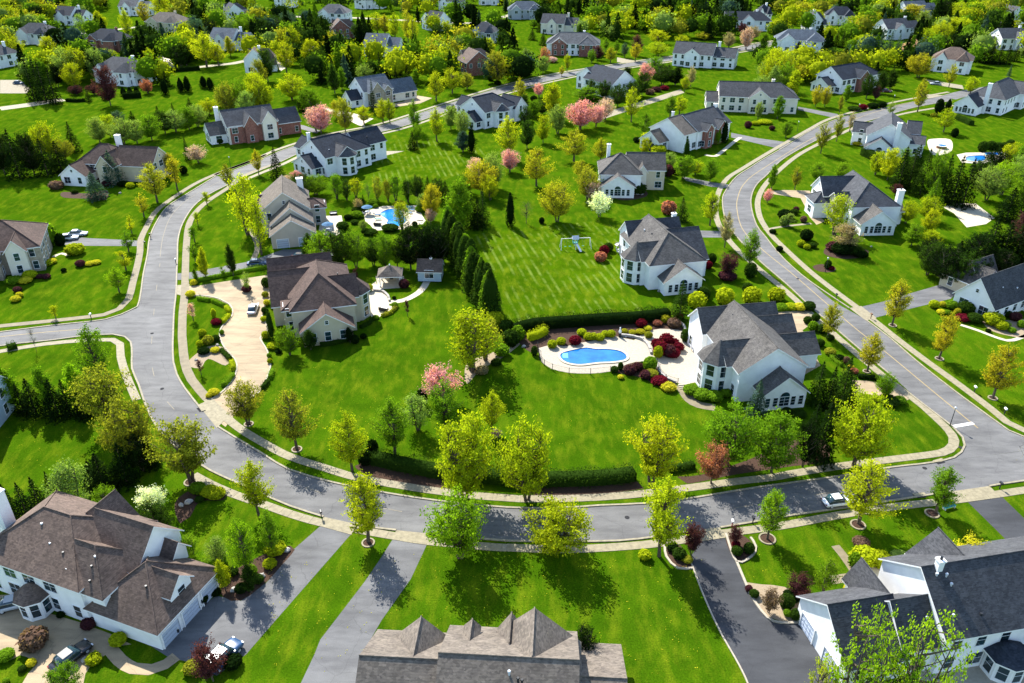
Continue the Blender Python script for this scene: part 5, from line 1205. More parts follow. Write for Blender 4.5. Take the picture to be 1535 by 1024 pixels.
 (166,158,98,40,'round','pur'),(113,134,94,34,'round','yg'),(103,126,70,42,'round','lg'),(118,124,68,40,'round','yg'),(148,122,72,36,'round','lg'),(162,95,73,32,'round','yg'),(88,130,94,26,'round','dk'),(52,150,88,26,'conifer','dk'),(70,152,90,30,'conifer','dk'),(84,156,100,26,'conifer','dk'),(60,140,84,24,'conifer','dk'),(24,86,54,34,'round','yg'),(74,82,54,26,'round','yg'),(98,60,40,16,'conifer','dk'),(126,54,18,22,'loose','lg'),(152,47,16,22,'cone','yg'),(44,50,14,44,'round','gold'),(20,44,8,36,'round','yg'),(60,40,8,40,'round','dk'),(10,60,34,26,'round','dg'),(194,62,12,20,'oval','yg'),(218,38,2,24,'oval','gold'),(244,30,-12,34,'oval','yg'),
 (272,100,64,36,'round','dg'),(280,98,66,30,'cone','dk'),(310,100,48,46,'oval','by'),(328,98,66,30,'oval','yg'),(346,84,54,18,'cone','gold'),(390,106,72,34,'round','yg'),(402,122,73,32,'round','dg'),(228,106,72,24,'oval','yg'),(238,108,86,24,'round','yg'),(208,90,62,26,'round','lg'),(214,72,34,26,'conifer','bs'),(226,68,34,24,'conifer','bs'),(300,66,28,34,'round','bs'),(318,62,26,30,'round','dk'),(252,76,64,16,'round','pur'),(364,62,24,24,'round','g'),(376,60,20,28,'round','g'),(338,44,18,22,'loose','lg'),(250,130,106,18,'conifer','dk'),(222,140,118,22,'round','coral'),(115,142,128,26,'round','pur'),(142,142,126,24,'round','pur'),(133,152,132,12,'conifer','dk'),(158,150,132,12,'conifer','dk'),
 (186,144,130,12,'column','dk'),(196,144,130,12,'column','dk'),(206,144,130,12,'column','dk'),(272,138,116,14,'column','dk'),(282,138,114,14,'column','dk'),(306,132,114,14,'column','dk'),(316,134,116,14,'column','dk'),(248,142,118,14,'column','dk'),
 # upper centre left
 (442,86,38,38,'oval','yg'),(467,96,58,34,'round','yg'),(500,82,46,28,'oval','gold'),(414,52,22,36,'round','dg'),(396,60,26,30,'round','dg'),(432,48,16,30,'round','bs'),(452,70,38,26,'round','dg'),(430,110,62,34,'oval','yg'),(438,150,110,44,'round','yg'),(466,168,132,42,'round','g'),(454,166,134,24,'conifer','dk'),(392,130,88,26,'round','ol'),(390,170,110,34,'round','yg'),(540,64,30,26,'round','dg'),(566,52,18,34,'oval','yg'),(578,54,22,32,'oval','gold'),(592,60,20,30,'oval','yg'),(612,66,12,22,'oval','gold'),(620,70,22,20,'oval','by'),(488,112,82,18,'conifer','dk'),(478,100,70,24,'round','dg'),(520,92,60,24,'conifer','dk'),
 (649,106,64,28,'oval','gold'),(655,60,34,26,'round','dg'),(670,50,30,18,'round','yg'),(686,76,40,22,'conifer','dk'),(712,76,50,14,'conifer','dk'),(694,74,46,16,'conifer','dk'),(624,128,102,16,'cone','g'),(654,152,106,36,'oval','yg'),(678,140,100,34,'oval','yg'),(700,134,108,26,'round','ol'),(692,90,62,18,'round','yg'),(733,84,56,24,'round','yg'),(745,126,76,40,'round','ol'),(770,118,86,28,'round','ol'),(765,72,48,28,'round','yg'),(752,92,66,30,'conifer','dg'),(728,96,62,30,'conifer','dk'),
 (505,178,150,26,'loose','gold'),(482,200,156,44,'blossom','pink'),(474,196,160,34,'blossom','pale'),(518,198,146,32,'round','ol'),(546,186,158,32,'oval','by'),(574,184,148,28,'oval','yg'),(585,186,148,24,'oval','yg'),(614,198,122,26,'loose','tanb') if False else (612,140,118,20,'loose','lg'),(622,198,150,32,'oval','g'),(655,212,162,34,'oval','yg'),(625,214,184,22,'round','g'),(619,224,196,20,'conifer','dk'),(560,170,118,14,'conifer','dk'),(573,124,106,10,'column','dk'),(580,124,106,10,'column','dk'),(600,124,92,14,'conifer','dk'),(611,126,96,14,'conifer','dk'),(594,126,100,12,'conifer','dk'),(548,122,95,26,'round','lg'),(502,140,96,22,'cone','dg'),(513,134,100,18,'cone','g'),(558,116,94,14,'column','dk'),(680,182,156,12,'cone','dg'),(676,194,158,28,'round','lg'),(694,204,164,26,'round','lg'),(694,228,196,28,'cone','bs'),(707,230,188,14,'column','dk'),(768,190,150,16,'round','lg') if False else (787,192,158,22,'round','dg'),(800,176,150,26,'round','g'),(786,172,140,20,'cone','dg'),(812,172,148,26,'round','dg'),
 # upper centre right
 (787,95,72,24,'oval','lg'),(800,42,28,16,'round','g'),(810,48,30,16,'conifer','dg'),(798,60,42,14,'conifer','dk'),(814,68,46,14,'conifer','dk'),(832,44,16,22,'conifer','dk'),(842,42,20,20,'conifer','dk'),(850,108,80,14,'oval','yg'),(842,114,98,12,'oval','gold'),(816,106,70,20,'blossom','coral'),(814,110,84,24,'round','lg'),(887,94,74,14,'round','g'),(896,90,68,20,'round','pur'),(908,76,57,14,'oval','g'),(924,80,60,14,'oval','g'),(936,86,64,16,'oval','bs'),(952,92,64,22,'oval','gold'),(915,94,70,24,'oval','gold'),(954,84,52,20,'round','pur'),(986,84,62,34,'round','yg'),(986,66,45,36,'round','by'),(1022,68,52,26,'round','yg'),(1055,60,48,28,'round','gold'),(1035,130,98,16,'oval','tanb'),(1026,138,114,16,'oval','yg'),(1092,72,48,22,'round','tanb'),(1118,74,40,22,'round','pale'),(1100,44,32,18,'round','pur'),(1112,50,34,22,'round','pur'),(1144,76,48,18,'cone','g'),(1128,60,38,22,'round','tanb'),(1074,52,36,28,'round','lg'),(870,136,110,16,'round','g') if False else (980,116,84,34,'round','g'),(993,128,94,40,'round','dg'),(1012,128,100,28,'cone','dk'),(962,144,108,30,'round','dg'),(948,150,120,26,'round','dg'),(940,122,100,20,'round','dk'),(886,146,118,24,'loose','dg'),(880,150,130,50,'round','g'),(905,148,120,28,'round','dg'),
 (1002,254,228,26,'round','lg'),(978,250,226,22,'round','yg'),(1024,268,232,38,'round','g'),(1064,272,238,30,'round','g'),(1042,262,240,26,'round','yg'),(966,232,206,20,'round','yg'),(1028,238,208,12,'column','dg'),(1084,214,182,16,'column','dk'),(1075,216,190,12,'column','g'),(974,226,204,10,'conifer','dk'),(1040,212,192,12,'conifer','dk'),
 # upper right
 (1150,132,84,34,'round','yg'),(1160,112,70,36,'round','by'),(1176,120,78,30,'round','yg'),(1145,120,92,28,'round','lg'),(1188,146,103,26,'cone','yg'),(1140,142,112,26,'round','lg'),(1158,140,98,26,'cone','lg'),(1166,112,72,10,'conifer','dk'),(1174,136,92,30,'round','g'),(1196,114,82,32,'round','lg'),(1214,110,78,30,'round','dg'),(1222,96,76,26,'round','lg'),(1212,104,78,10,'conifer','dk'),(1236,104,80,30,'round','yg'),(1246,96,70,26,'round','dg'),(1195,78,62,14,'conifer','dk'),(1194,82,64,12,'conifer','dk'),(1253,70,44,14,'conifer','dk'),(1262,72,46,14,'conifer','dk'),(1271,72,44,12,'conifer','dk'),(1238,76,56,14,'conifer','dk'),(1232,56,40,8,'conifer','dk'),(1278,44,24,24,'round','yg'),(1292,46,24,22,'round','yg'),(1314,44,18,34,'round','by'),(1284,80,52,30,'round','yg'),(1296,84,50,26,'round','by'),(1306,88,54,18,'conifer','bs'),(1316,86,48,20,'conifer','bs'),(1330,88,46,20,'conifer','bs'),(1342,90,50,18,'conifer','bs'),(1350,84,60,16,'conifer','bs'),(1322,94,62,18,'conifer','bs'),(1290,100,68,40,'round','dg'),(1310,104,76,36,'round','dg'),(1268,96,70,24,'round','dg'),(1366,34,6,48,'round','gold'),(1382,40,16,24,'round','lg'),(1222,36,14,30,'round','yg'),(1360,96,58,24,'round','pale') ,(1376,90,58,26,'round','dg'),(1386,78,42,34,'round','yg'),(1406,68,30,30,'round','by'),(1424,62,26,30,'round','yg'),(1440,64,28,34,'round','yg'),(1404,84,52,36,'round','dk'),(1426,82,50,36,'round','dk'),(1444,84,50,34,'round','dk'),(1460,90,54,30,'conifer','dk'),(1472,94,62,20,'conifer','dk'),(1484,96,66,20,'conifer','dk'),(1496,96,66,20,'conifer','dk'),(1508,96,68,20,'conifer','dk'),(1520,92,66,20,'conifer','dk'),(1492,48,32,22,'round','dk'),(1516,46,30,30,'round','by'),(1474,66,34,20,'cone','g'),(1512,114,96,8,'conifer','bs'),(1464,68,44,20,'round','g'),(1410,30,0,40,'round','dk'),(1436,28,2,34,'round','yg'),(1466,24,0,34,'round','by'),
 (1531,86,70,16,'round','lg'),(1312,150,128,14,'round','pur'),(1334,133,104,22,'cone','dg'),(1336,122,96,14,'conifer','dk'),(1420,166,148,14,'column','dk') ,(1408,165,156,10,'column','dk'),
]
for t in TREES: tree(*t)
# rows of clipped evergreens down the centre
for i in range(22):
    f = i/21; x = 673+f*62; y = 368+f*108; tree(x+rgl.uniform(-3,3), y+rgl.uniform(-2,2), y-52-f*14-rgl.uniform(0,9), 29+f*6+rgl.uniform(0,6), 'column', 'dg' if i % 4 else 'g')
for i in range(11):
    f = i/10; tree(500+f*140, 122-f*20+ (i%2)*3, 86-f*18, 17, 'conifer', 'dk')
# ---- woodland thinning toward the horizon, kept off houses, lawns and roads
def clear(p, m=1.5):
    for (ox,oy,ph,u0,u1,v0,v1) in FOOT:
        dx, dy = p.x-ox, p.y-oy; u = dx*math.cos(ph)+dy*math.sin(ph); v = -dx*math.sin(ph)+dy*math.cos(ph)
        if u0-m < u < u1+m and v0-m-5 < v < v1+m: return False
    return True
LAWNS = [(200,28,60,8),(140,46,70,8),(300,112,110,14),(560,36,60,8),(640,70,40,18),(590,62,26,16),(470,20,50,9),(700,22,50,14),(180,175,190,30),(940,110,50,18),(820,95,50,16),(1080,120,50,26),(1150,80,30,10),(1400,120,60,12),(1500,115,50,16),(480,100,24,10),(1220,140,20,12),(420,140,40,16),(50,140,50,16),(60,95,40,10),(205,62,40,9),(290,55,26,8),(760,36,40,10),(790,62,26,12),(1060,66,40,6),(560,78,40,8),(1250,62,16,5),(30,160,60,14),(330,134,70,16),(430,126,40,12),(100,168,110,14)]
wr = random.Random(12); placed = [(t[2], t[3]) for t in PLANTS]
mix_y = ['yg','g','yg','gold','lg','g','yg','ol']; mix_d = ['dk','dg','dk','dg','bs','g']

def background_trees():
    """the many small trees of the background, beyond the ones picked out above, as one mass"""
    rg = np.random.RandomState(7); r2 = random.Random(3); C = []; S = []; N = []; TI = []; CO = []
    def add(p, h, w_, con, col, n_):
        D = rg.normal(size=(n_,3)); D /= np.linalg.norm(D,axis=1,keepdims=True); c = np.array(COLR[col])*r2.uniform(.6,.9)
        if con:
            f = rg.uniform(0,1,n_)**1.3; a = rg.uniform(0,6.283,n_); r = w_/2*(1-f)**.8*rg.uniform(.75,1.1,n_)*(1+.18*np.sin(f*40))
            pts = np.stack([np.cos(a)*r, np.sin(a)*r, h*(.05+.95*f)], 1); nn = np.stack([np.cos(a),np.sin(a),np.full(n_,.6)],1)
        else:
            lum = 1+.16*np.sin(3*np.arctan2(D[:,1],D[:,0])+r2.uniform(0,6))+.12*np.sin(5*D[:,2]+r2.uniform(0,6))
            pts = D*np.stack([lum*w_/2, lum*w_/2, lum*h*.42], 1)*(rg.uniform(.45,1.05,n_))[:,None]; pts[:,2] += h*.56; nn = D
        C.append(pts+np.array([p.x,p.y,0])); S.append(rg.uniform(.65,1.35,n_)*(h*(.078 if n_ > 150 else .12))); N.append(nn+rg.normal(size=(n_,3))*.55)
        TI.append(np.clip(.5+rg.normal(size=n_)*.22,0,1)); CO.append(np.tile([*c,1.0], (n_,1)))
    n = 0; tries = 0; EV = []; EF = []; EC = []
    def core(p, h, w_, con, col):
        m_ = MB(); m_.ell((p.x,p.y,h*(.36 if con else .54)), (w_*(.22 if con else .34),)*2+(h*(.34 if con else .32),), 7, 5)
        b = len(EV); EV.extend(m_.v); EF.extend([tuple(b+i for i in f) for f in m_.f]); EC.extend([COLR[col]]*len(m_.f))
    while n < 760 and tries < 30000:
        tries += 1
        x = wr.uniform(-25,1560); y = 2+126*wr.random()**1.2
        if y > 62 and 790 < x < 1110: continue
        if any(abs(x-a) < c and abs(y-b) < d for a,b,c,d in LAWNS): continue
        p = at(x, y)
        if not clear(p, 1.0): continue
        s = pxm(p)
        if any(abs(x-hx) < 9*s and 0 < y-hy < 12*s for _, (hx,hy) in HOUSES) and wr.random() < .93: continue
        if any(abs(x-a) < 1.7*s and abs(y-b) < .85*s for a, b in placed): continue
        if any((Vector((q.x,q.y,0))-p).length < 7 for q in up[::4]): continue
        d = math.sin(x*.021+1)+math.sin(x*.047+y*.08)
        if d > 1.75: continue
        con = wr.random() < (.62 if d < .1 else .18); col = wr.choice(mix_d if (d < 0 or con) else mix_y)
        hh = wr.uniform(8.5,15.5); ww = hh*(.5 if con else wr.uniform(.85,1.15))
        add(p, hh, ww, con, col, 430 if y > 30 else 300); core(p, hh, ww, con, col); placed.append((x, y)); n += 1
    k = 0
    while k < 900:
        y = r2.uniform(600, 1400); x = r2.uniform(-1,1)*(y*.75+60)
        if math.sin(x*.011+y*.02)+math.sin(y*.013-x*.007) < -1.0: continue
        h = r2.uniform(9,17); con = r2.random() < .3
        add(Vector((x,y,0)), h, h*(.5 if con else r2.uniform(.8,1.1)), con, r2.choice(mix_d if con or math.sin(x*.02) < -.3 else mix_y), 80); k += 1
    mm = M['leaf'].copy(); mm.name = 'foliage_mixed'; t = mm.node_tree
    a_ = nd(t, 'ShaderNodeAttribute'); a_.attribute_name = 'leaf_colour'
    for l in list(t.links):
        if l.from_node.type == 'OBJECT_INFO': t.links.new(a_.outputs['Color'], l.to_socket)
    me = quads_mesh('background_trees', np.concatenate(C), np.concatenate(S), np.concatenate(N), rg, .8, tintbase=np.concatenate(TI), mats=[mm], extra=(EV, EF, [0]*len(EF)))
    CO.append(np.array([(*c,1.0) for c in EC]))
    ca = me.attributes.new('leaf_colour', 'FLOAT_COLOR', 'FACE') if False else me.attributes.new('leaf_colour', 'FLOAT_VECTOR', 'FACE')
    ca.data.foreach_set('vector', np.concatenate(CO)[:,:3].astype(np.float32).ravel())
    tag(obj('background_trees', me), 'mass of small yellow-green and dark trees filling the far background', 'trees', kind='stuff')
background_trees()
# pebbly skirt rings at street trees
def ring(x, y, r, label):
    p = at(x, y); root = empty('tree_ring', p); tag(root, label, 'tree ring')
    v = [(r*math.cos(2*math.pi*k/20), r*math.sin(2*math.pi*k/20), .05) for k in range(20)]
    obj('mulch', mesh('mulch', v, [tuple(range(20))], [M['mulch']]), root)
    pts = [Vector((r*math.cos(2*math.pi*k/20), r*math.sin(2*math.pi*k/20), 0)) for k in range(21)]
    obj('border', strip_mesh('border', pts, .22, 0, M['concrete'], .13), root)
ring(1150,808,1.05,'white stone ring under the bright green tree right of the dark driveway'); ring(1286,787,.95,'white stone ring under the yellow-green tree by the parked white car'); ring(1397,770,.9,'white stone ring under the fresh green tree at the right')
ring(552,814,.8,'stone ring under the tree between the two grey driveways'); ring(445,674,.75,'stone ring under the olive tree beside the curving sidewalk'); ring(373,636,.7,'stone ring under the olive tree at the foot of the tan driveway'); ring(286,723,.9,'stone ring under the olive tree at the left bend')
ring(1338,488,.7,'stone ring under the golden tree beside the grey driveway at right'); ring(1408,538,.7,'stone ring under the golden tree right of the right-hand road'); ring(1488,597,.7,'stone ring under the lowest golden tree at the right edge'); ring(1299,557,.6,'stone ring under the golden tree inside the right-hand road')
# ---------------------------------------------------------------- shrubs: foot x, foot y, width px, height px, colour, loose
SH = [
 (1003,503,0,0,'red',1) if False else (990,534,24,24,'red',1),(1003,536,22,22,'pur',1),(998,520,24,22,'red',1),(984,522,18,16,'red',1),(1011,520,14,14,'red',1),(1008,536,24,16,'red',0),(1016,526,20,14,'red',1),(862,517,20,15,'red',0),(872,503,14,10,'yg',0),(882,510,14,11,'yg',0),(890,510,12,11,'yg',1),(899,511,14,11,'yg',0),(907,505,12,9,'yg',0),(916,506,13,11,'yg',0),(828,522,14,12,'yg',1),(841,517,14,11,'yg',0),(961,491,18,14,'red',1),(971,495,12,6,'lemon',0),(936,500,10,7,'gold',0),(948,501,12,6,'gold',0),(960,500,14,6,'gold',0),(972,507,12,10,'ol',0),(985,488,14,8,'coral',1),(997,484,14,12,'gold',1),(1010,490,20,12,'brn',1),(1018,480,16,12,'red',1),(986,538,14,20,'yg',0),(801,534,10,16,'dg',0),(991,525,10,14,'dg',0),
 (944,562,20,16,'pur',1),(955,556,18,14,'pur',1),(968,568,20,14,'pur',1),(974,556,20,22,'g',0),(976,566,20,12,'ol',0),(921,558,12,9,'dg',0),(930,556,8,14,'dg',0),(930,568,9,6,'lemon',0),(988,576,26,12,'red',1),(1002,585,22,10,'lemon',1),(963,550,10,8,'dg',0),(1028,514,16,22,'dg',0),(1039,508,16,24,'g',1),(1046,520,14,16,'yg',0),
 (1036,591,24,14,'g',0),(1052,598,26,14,'g',0),(1070,600,26,13,'g',0),(1088,594,18,11,'g',0),
 (1044,462,26,24,'yg',1),(1086,456,26,24,'yg',1),(1126,455,26,24,'yg',1),(1163,452,24,20,'yg',1),(1124,418,18,24,'dg',0),(1120,440,16,16,'dg',0),(1053,452,20,22,'dg',0),
 (905,384,16,18,'red',0),(900,392,18,14,'coral',1),(912,378,14,14,'dg',0),(1061,404,14,14,'red',0),(1066,396,14,16,'dg',0),(1090,420,30,14,'pur',0),
 (940,286,20,26,'dg',1),(968,280,18,16,'pur',0),(980,268,10,8,'lemon',0),(991,270,14,24,'dg',1),(1001,266,18,20,'pur',0),(956,292,24,16,'dg',1),(930,292,24,10,'pur',0),(915,290,20,8,'dk',0),(1002,322,22,20,'coral',1),(812,336,8,10,'dk',0),(1012,262,10,10,'dk',0),(948,268,24,20,'g',1),
 (1175,340,14,16,'lg',1),(1177,329,22,14,'dk',1),(1193,318,10,9,'pur',0),(1214,305,10,10,'pur',0),(1219,318,16,9,'lemon',0),(1208,362,18,18,'dk',0),(1200,370,12,10,'yg',0),(1209,374,10,8,'yg',0),(1218,372,12,8,'dg',0),(1168,377,10,8,'dk',0),(1158,350,10,6,'dk',0),(1204,334,10,10,'brn',0),(1190,322,12,8,'dg',0),(1262,382,30,18,'dk',0),(1280,382,26,14,'dg',0),(1290,386,20,10,'dk',0),(1240,404,10,14,'dg',1),(1246,405,10,7,'red',0),(1250,376,26,14,'pur',1),
 (1399,462,14,12,'yg',0),(1412,460,10,8,'lemon',0),(1410,471,12,7,'lemon',0),(1426,464,16,13,'g',0),(1420,473,10,8,'g',0),(1446,472,24,20,'dg',0),(1443,481,24,10,'red',1),(1460,484,22,14,'dg',0),(1487,488,28,20,'yg',0),(1500,495,18,14,'yg',0),(1510,476,12,10,'dg',0),(1521,482,18,16,'pur',0),(1516,499,12,8,'g',0),(1530,492,12,12,'g',0),(1434,474,10,12,'gold',0),(1481,498,8,5,'dk',0),(1508,490,12,8,'lg',1),
 (1212,466,18,14,'dg',0),(1198,465,18,10,'lemon',0),(1185,464,18,9,'yg',0),(1172,464,20,8,'g',0),(1210,486,12,12,'dg',0),(1222,482,12,12,'dg',0),(1218,496,14,14,'g',1),(1232,500,16,14,'dg',0),(1244,510,12,8,'dg',0),(1228,520,14,12,'dg',0),(1244,532,16,10,'ol',0),(1258,542,14,10,'dk',0),(1268,546,10,12,'brn',0),(1275,554,10,7,'lemon',0),(1280,560,12,8,'coral',0),
 (1300,604,20,12,'yg',0),(1318,602,14,8,'yg',0),(1332,605,30,10,'dg',0),(1348,604,18,9,'g',0),(1198,625,20,10,'dg',0),(1180,620,16,8,'dg',0),
 (286,445,14,9,'lemon',0),(325,487,18,10,'red',0),(313,517,16,14,'ol',1),(324,512,12,10,'dg',0),(304,505,12,12,'yg',0),(300,520,10,10,'yg',0),(306,530,18,8,'dk',0),(323,528,14,7,'lemon',0),(321,592,16,9,'lemon',0),(314,596,10,7,'lemon',1),(330,486,8,8,'dg',0),(333,502,7,8,'g',0),(321,478,7,16,'yg',1),(291,428,10,9,'lemon',0),(370,438,16,11,'pur',0),
 (400,432,14,16,'dg',0),(398,446,10,9,'ol',0),(400,458,9,9,'lemon',0),(397,470,9,10,'dg',0),(396,482,10,8,'yg',0),(399,508,12,12,'yg',0),(410,522,18,8,'yg',0),(404,537,7,8,'g',0),(405,545,8,8,'yg',0),(424,512,20,14,'dg',0),(412,440,8,9,'red',0),(545,508,10,8,'dk',0),(533,516,12,14,'dk',0),(418,530,10,6,'dk',0),
 (553,438,12,12,'yg',1),(606,433,17,16,'pur',0),(631,393,20,17,'pur',0),(655,432,10,10,'dk',0) if False else (591,449,6,5,'dk',0),(592,461,10,8,'g',0),(563,478,10,5,'g',0),(664,420,6,14,'dk',0) if False else (548,352,12,10,'dg',0),(612,425,6,6,'g',0),
 (535,327,18,10,'g',0),(538,318,20,8,'dg',0),(522,330,12,8,'dk',0),(532,336,12,6,'dg',0),(514,345,18,12,'dg',0),(556,352,20,8,'dg',0),(585,346,24,9,'dg',0),(563,312,8,6,'g',0),(560,308,18,9,'g',0),(622,340,8,8,'dk',0),(630,318,14,10,'g',1),(600,310,18,8,'lemon',1),
 (12,455,0,0,'dg',0) if False else (20,405,18,14,'dk',0),(30,410,20,12,'dg',0),(44,402,16,10,'dg',0),(56,400,18,9,'g',0),(68,398,22,7,'yg',0),(78,395,14,7,'lemon',0),(22,425,24,10,'g',0),(46,418,20,12,'yg',0),(38,424,20,8,'lemon',0),(96,408,8,6,'dk',0),(70,418,14,8,'pur',0),(60,417,14,6,'pur',0),(121,400,16,11,'pur',0),(135,398,13,6,'lemon',0),(145,396,12,6,'lemon',0),(114,382,26,16,'yg',1),(27,438,14,9,'pur',0),(24,452,14,8,'lemon',0),(30,446,10,8,'lemon',0),(76,372,26,36,'g',1),(92,370,14,20,'dk',1),(70,372,18,22,'dk',1),(100,360,12,4,'dk',0),(36,398,20,22,'dk',0),
 (86,284,20,12,'brn',1),(160,280,14,10,'pur',0),(152,274,14,8,'pur',0),(184,280,14,8,'dk',0),(196,282,12,8,'yg',0),(112,290,10,6,'dg',0),(276,262,11,13,'dk',0),
 (330,216,10,8,'dg',0),(348,212,12,8,'dk',0),(366,206,12,14,'pur',0),(388,206,8,16,'yg',1),(398,205,20,12,'dk',0),(412,200,16,12,'dk',0),(424,196,14,14,'dk',0),(430,198,12,16,'dk',0),(333,208,18,10,'dg',1),
 (315,742,26,12,'yg',0),(325,745,26,12,'yg',0),(297,738,24,14,'g',0),(275,760,10,6,'stonex',0) if False else (300,752,14,8,'dg',0),(413,829,30,16,'yg',0),(405,850,20,12,'yg',0),(388,874,16,14,'dg',0),(318,878,18,14,'g',1),(324,892,16,10,'dk',0),(350,862,16,12,'dg',1),(376,862,20,14,'g',1),(362,888,18,14,'dk',0),
 (304,888,0,0,'dk',0) if False else (268,940,12,12,'dk',0),(296,914,12,12,'dk',0),(54,972,38,32,'brn',1),(10,988,24,14,'g',0),(48,998,14,11,'lemon',0),(142,994,22,15,'yg',1),(178,966,24,17,'yg',0),(134,942,24,18,'pur',0),(10,1024,10,8,'g',0),(34,1006,12,8,'dg',0),(290,1008,26,18,'ol',1),(350,1000,26,18,'dk',1),(92,925,12,9,'dk',0),(8,915,10,8,'ol',0),
 (1103,820,14,10,'red',0),(1104,832,16,14,'dg',0),(1122,830,16,18,'dg',0),(1008,826,16,12,'dk',1),(1018,836,20,14,'dg',1),(1030,842,16,8,'ol',0),(966,838,18,14,'yg',1),
 (1130,895,14,12,'dg',0),(1178,912,22,24,'dg',0),(1192,930,16,20,'dg',0),(1180,924,12,12,'g',0),(1186,900,24,14,'dk',1),(1208,898,18,12,'dk',0),(1122,886,12,10,'pur',1),(1290,818,24,12,'brn',0),(1292,846,36,26,'yg',1),(1315,846,34,18,'yg',1),(1280,850,18,24,'g',1),(1330,852,26,10,'g',0),(1292,884,24,9,'lemon',0),(1272,886,16,8,'lemon',0),(1350,840,30,10,'lg',0),(1306,836,16,12,'yg',1),
 (700,530,20,18,'dg',1),(752,534,22,18,'g',1),(766,520,24,26,'dg',1),(776,512,20,24,'g',1),(744,548,16,10,'dg',1),(722,560,20,10,'tanb',1),(633,612,16,30,'dk',1),(742,490,26,22,'yg',1),(730,478,20,22,'dg',1),(760,498,22,18,'dg',1),
 (560,686,16,30,'dk',1),(548,698,20,24,'dk',1),(860,262,12,8,'dg',0) if False else (986,196,12,8,'coral',0),(955,214,12,8,'dk',0),(968,222,18,22,'yg',0),(987,230,22,12,'yg',0),(1121,193,12,12,'pur',0),(1132,188,12,6,'yg',0),(1157,196,10,8,'pur',0),(1146,186,20,6,'yg',0),(985,140,20,10,'pur',1) if False else (984,138,16,8,'pur',1),(996,136,14,8,'red',1),(974,142,14,8,'brn',1),
 (1430,207,10,14,'dk',0),(1306,206,14,10,'dk',0) if False else (1406,172,12,22,'dk',0),(1400,176,10,6,'gold',0),(1293,165,14,9,'red',1),(1308,163,16,8,'dk',0),(1322,162,12,9,'dk',0),(1280,166,18,6,'dg',0),
 (1472,229,14,16,'dg',0),(1484,226,14,14,'dg',0),(1495,226,14,12,'dg',0),(1506,226,16,12,'dg',0),(1514,220,12,10,'dg',0),(1376,236,10,10,'yg',0) if False else (1284,218,14,6,'gold',0),
 (833,178,8,6,'dk',0),(826,94,18,8,'pale',0),(800,152,10,8,'dk',0),(746,128,10,7,'dk',0),(736,122,10,8,'dk',0),(660,136,8,6,'dk',0),(1090,196,8,6,'dk',0),
]
for s_ in SH: shrub(*s_[:5], loose=bool(s_[5]))
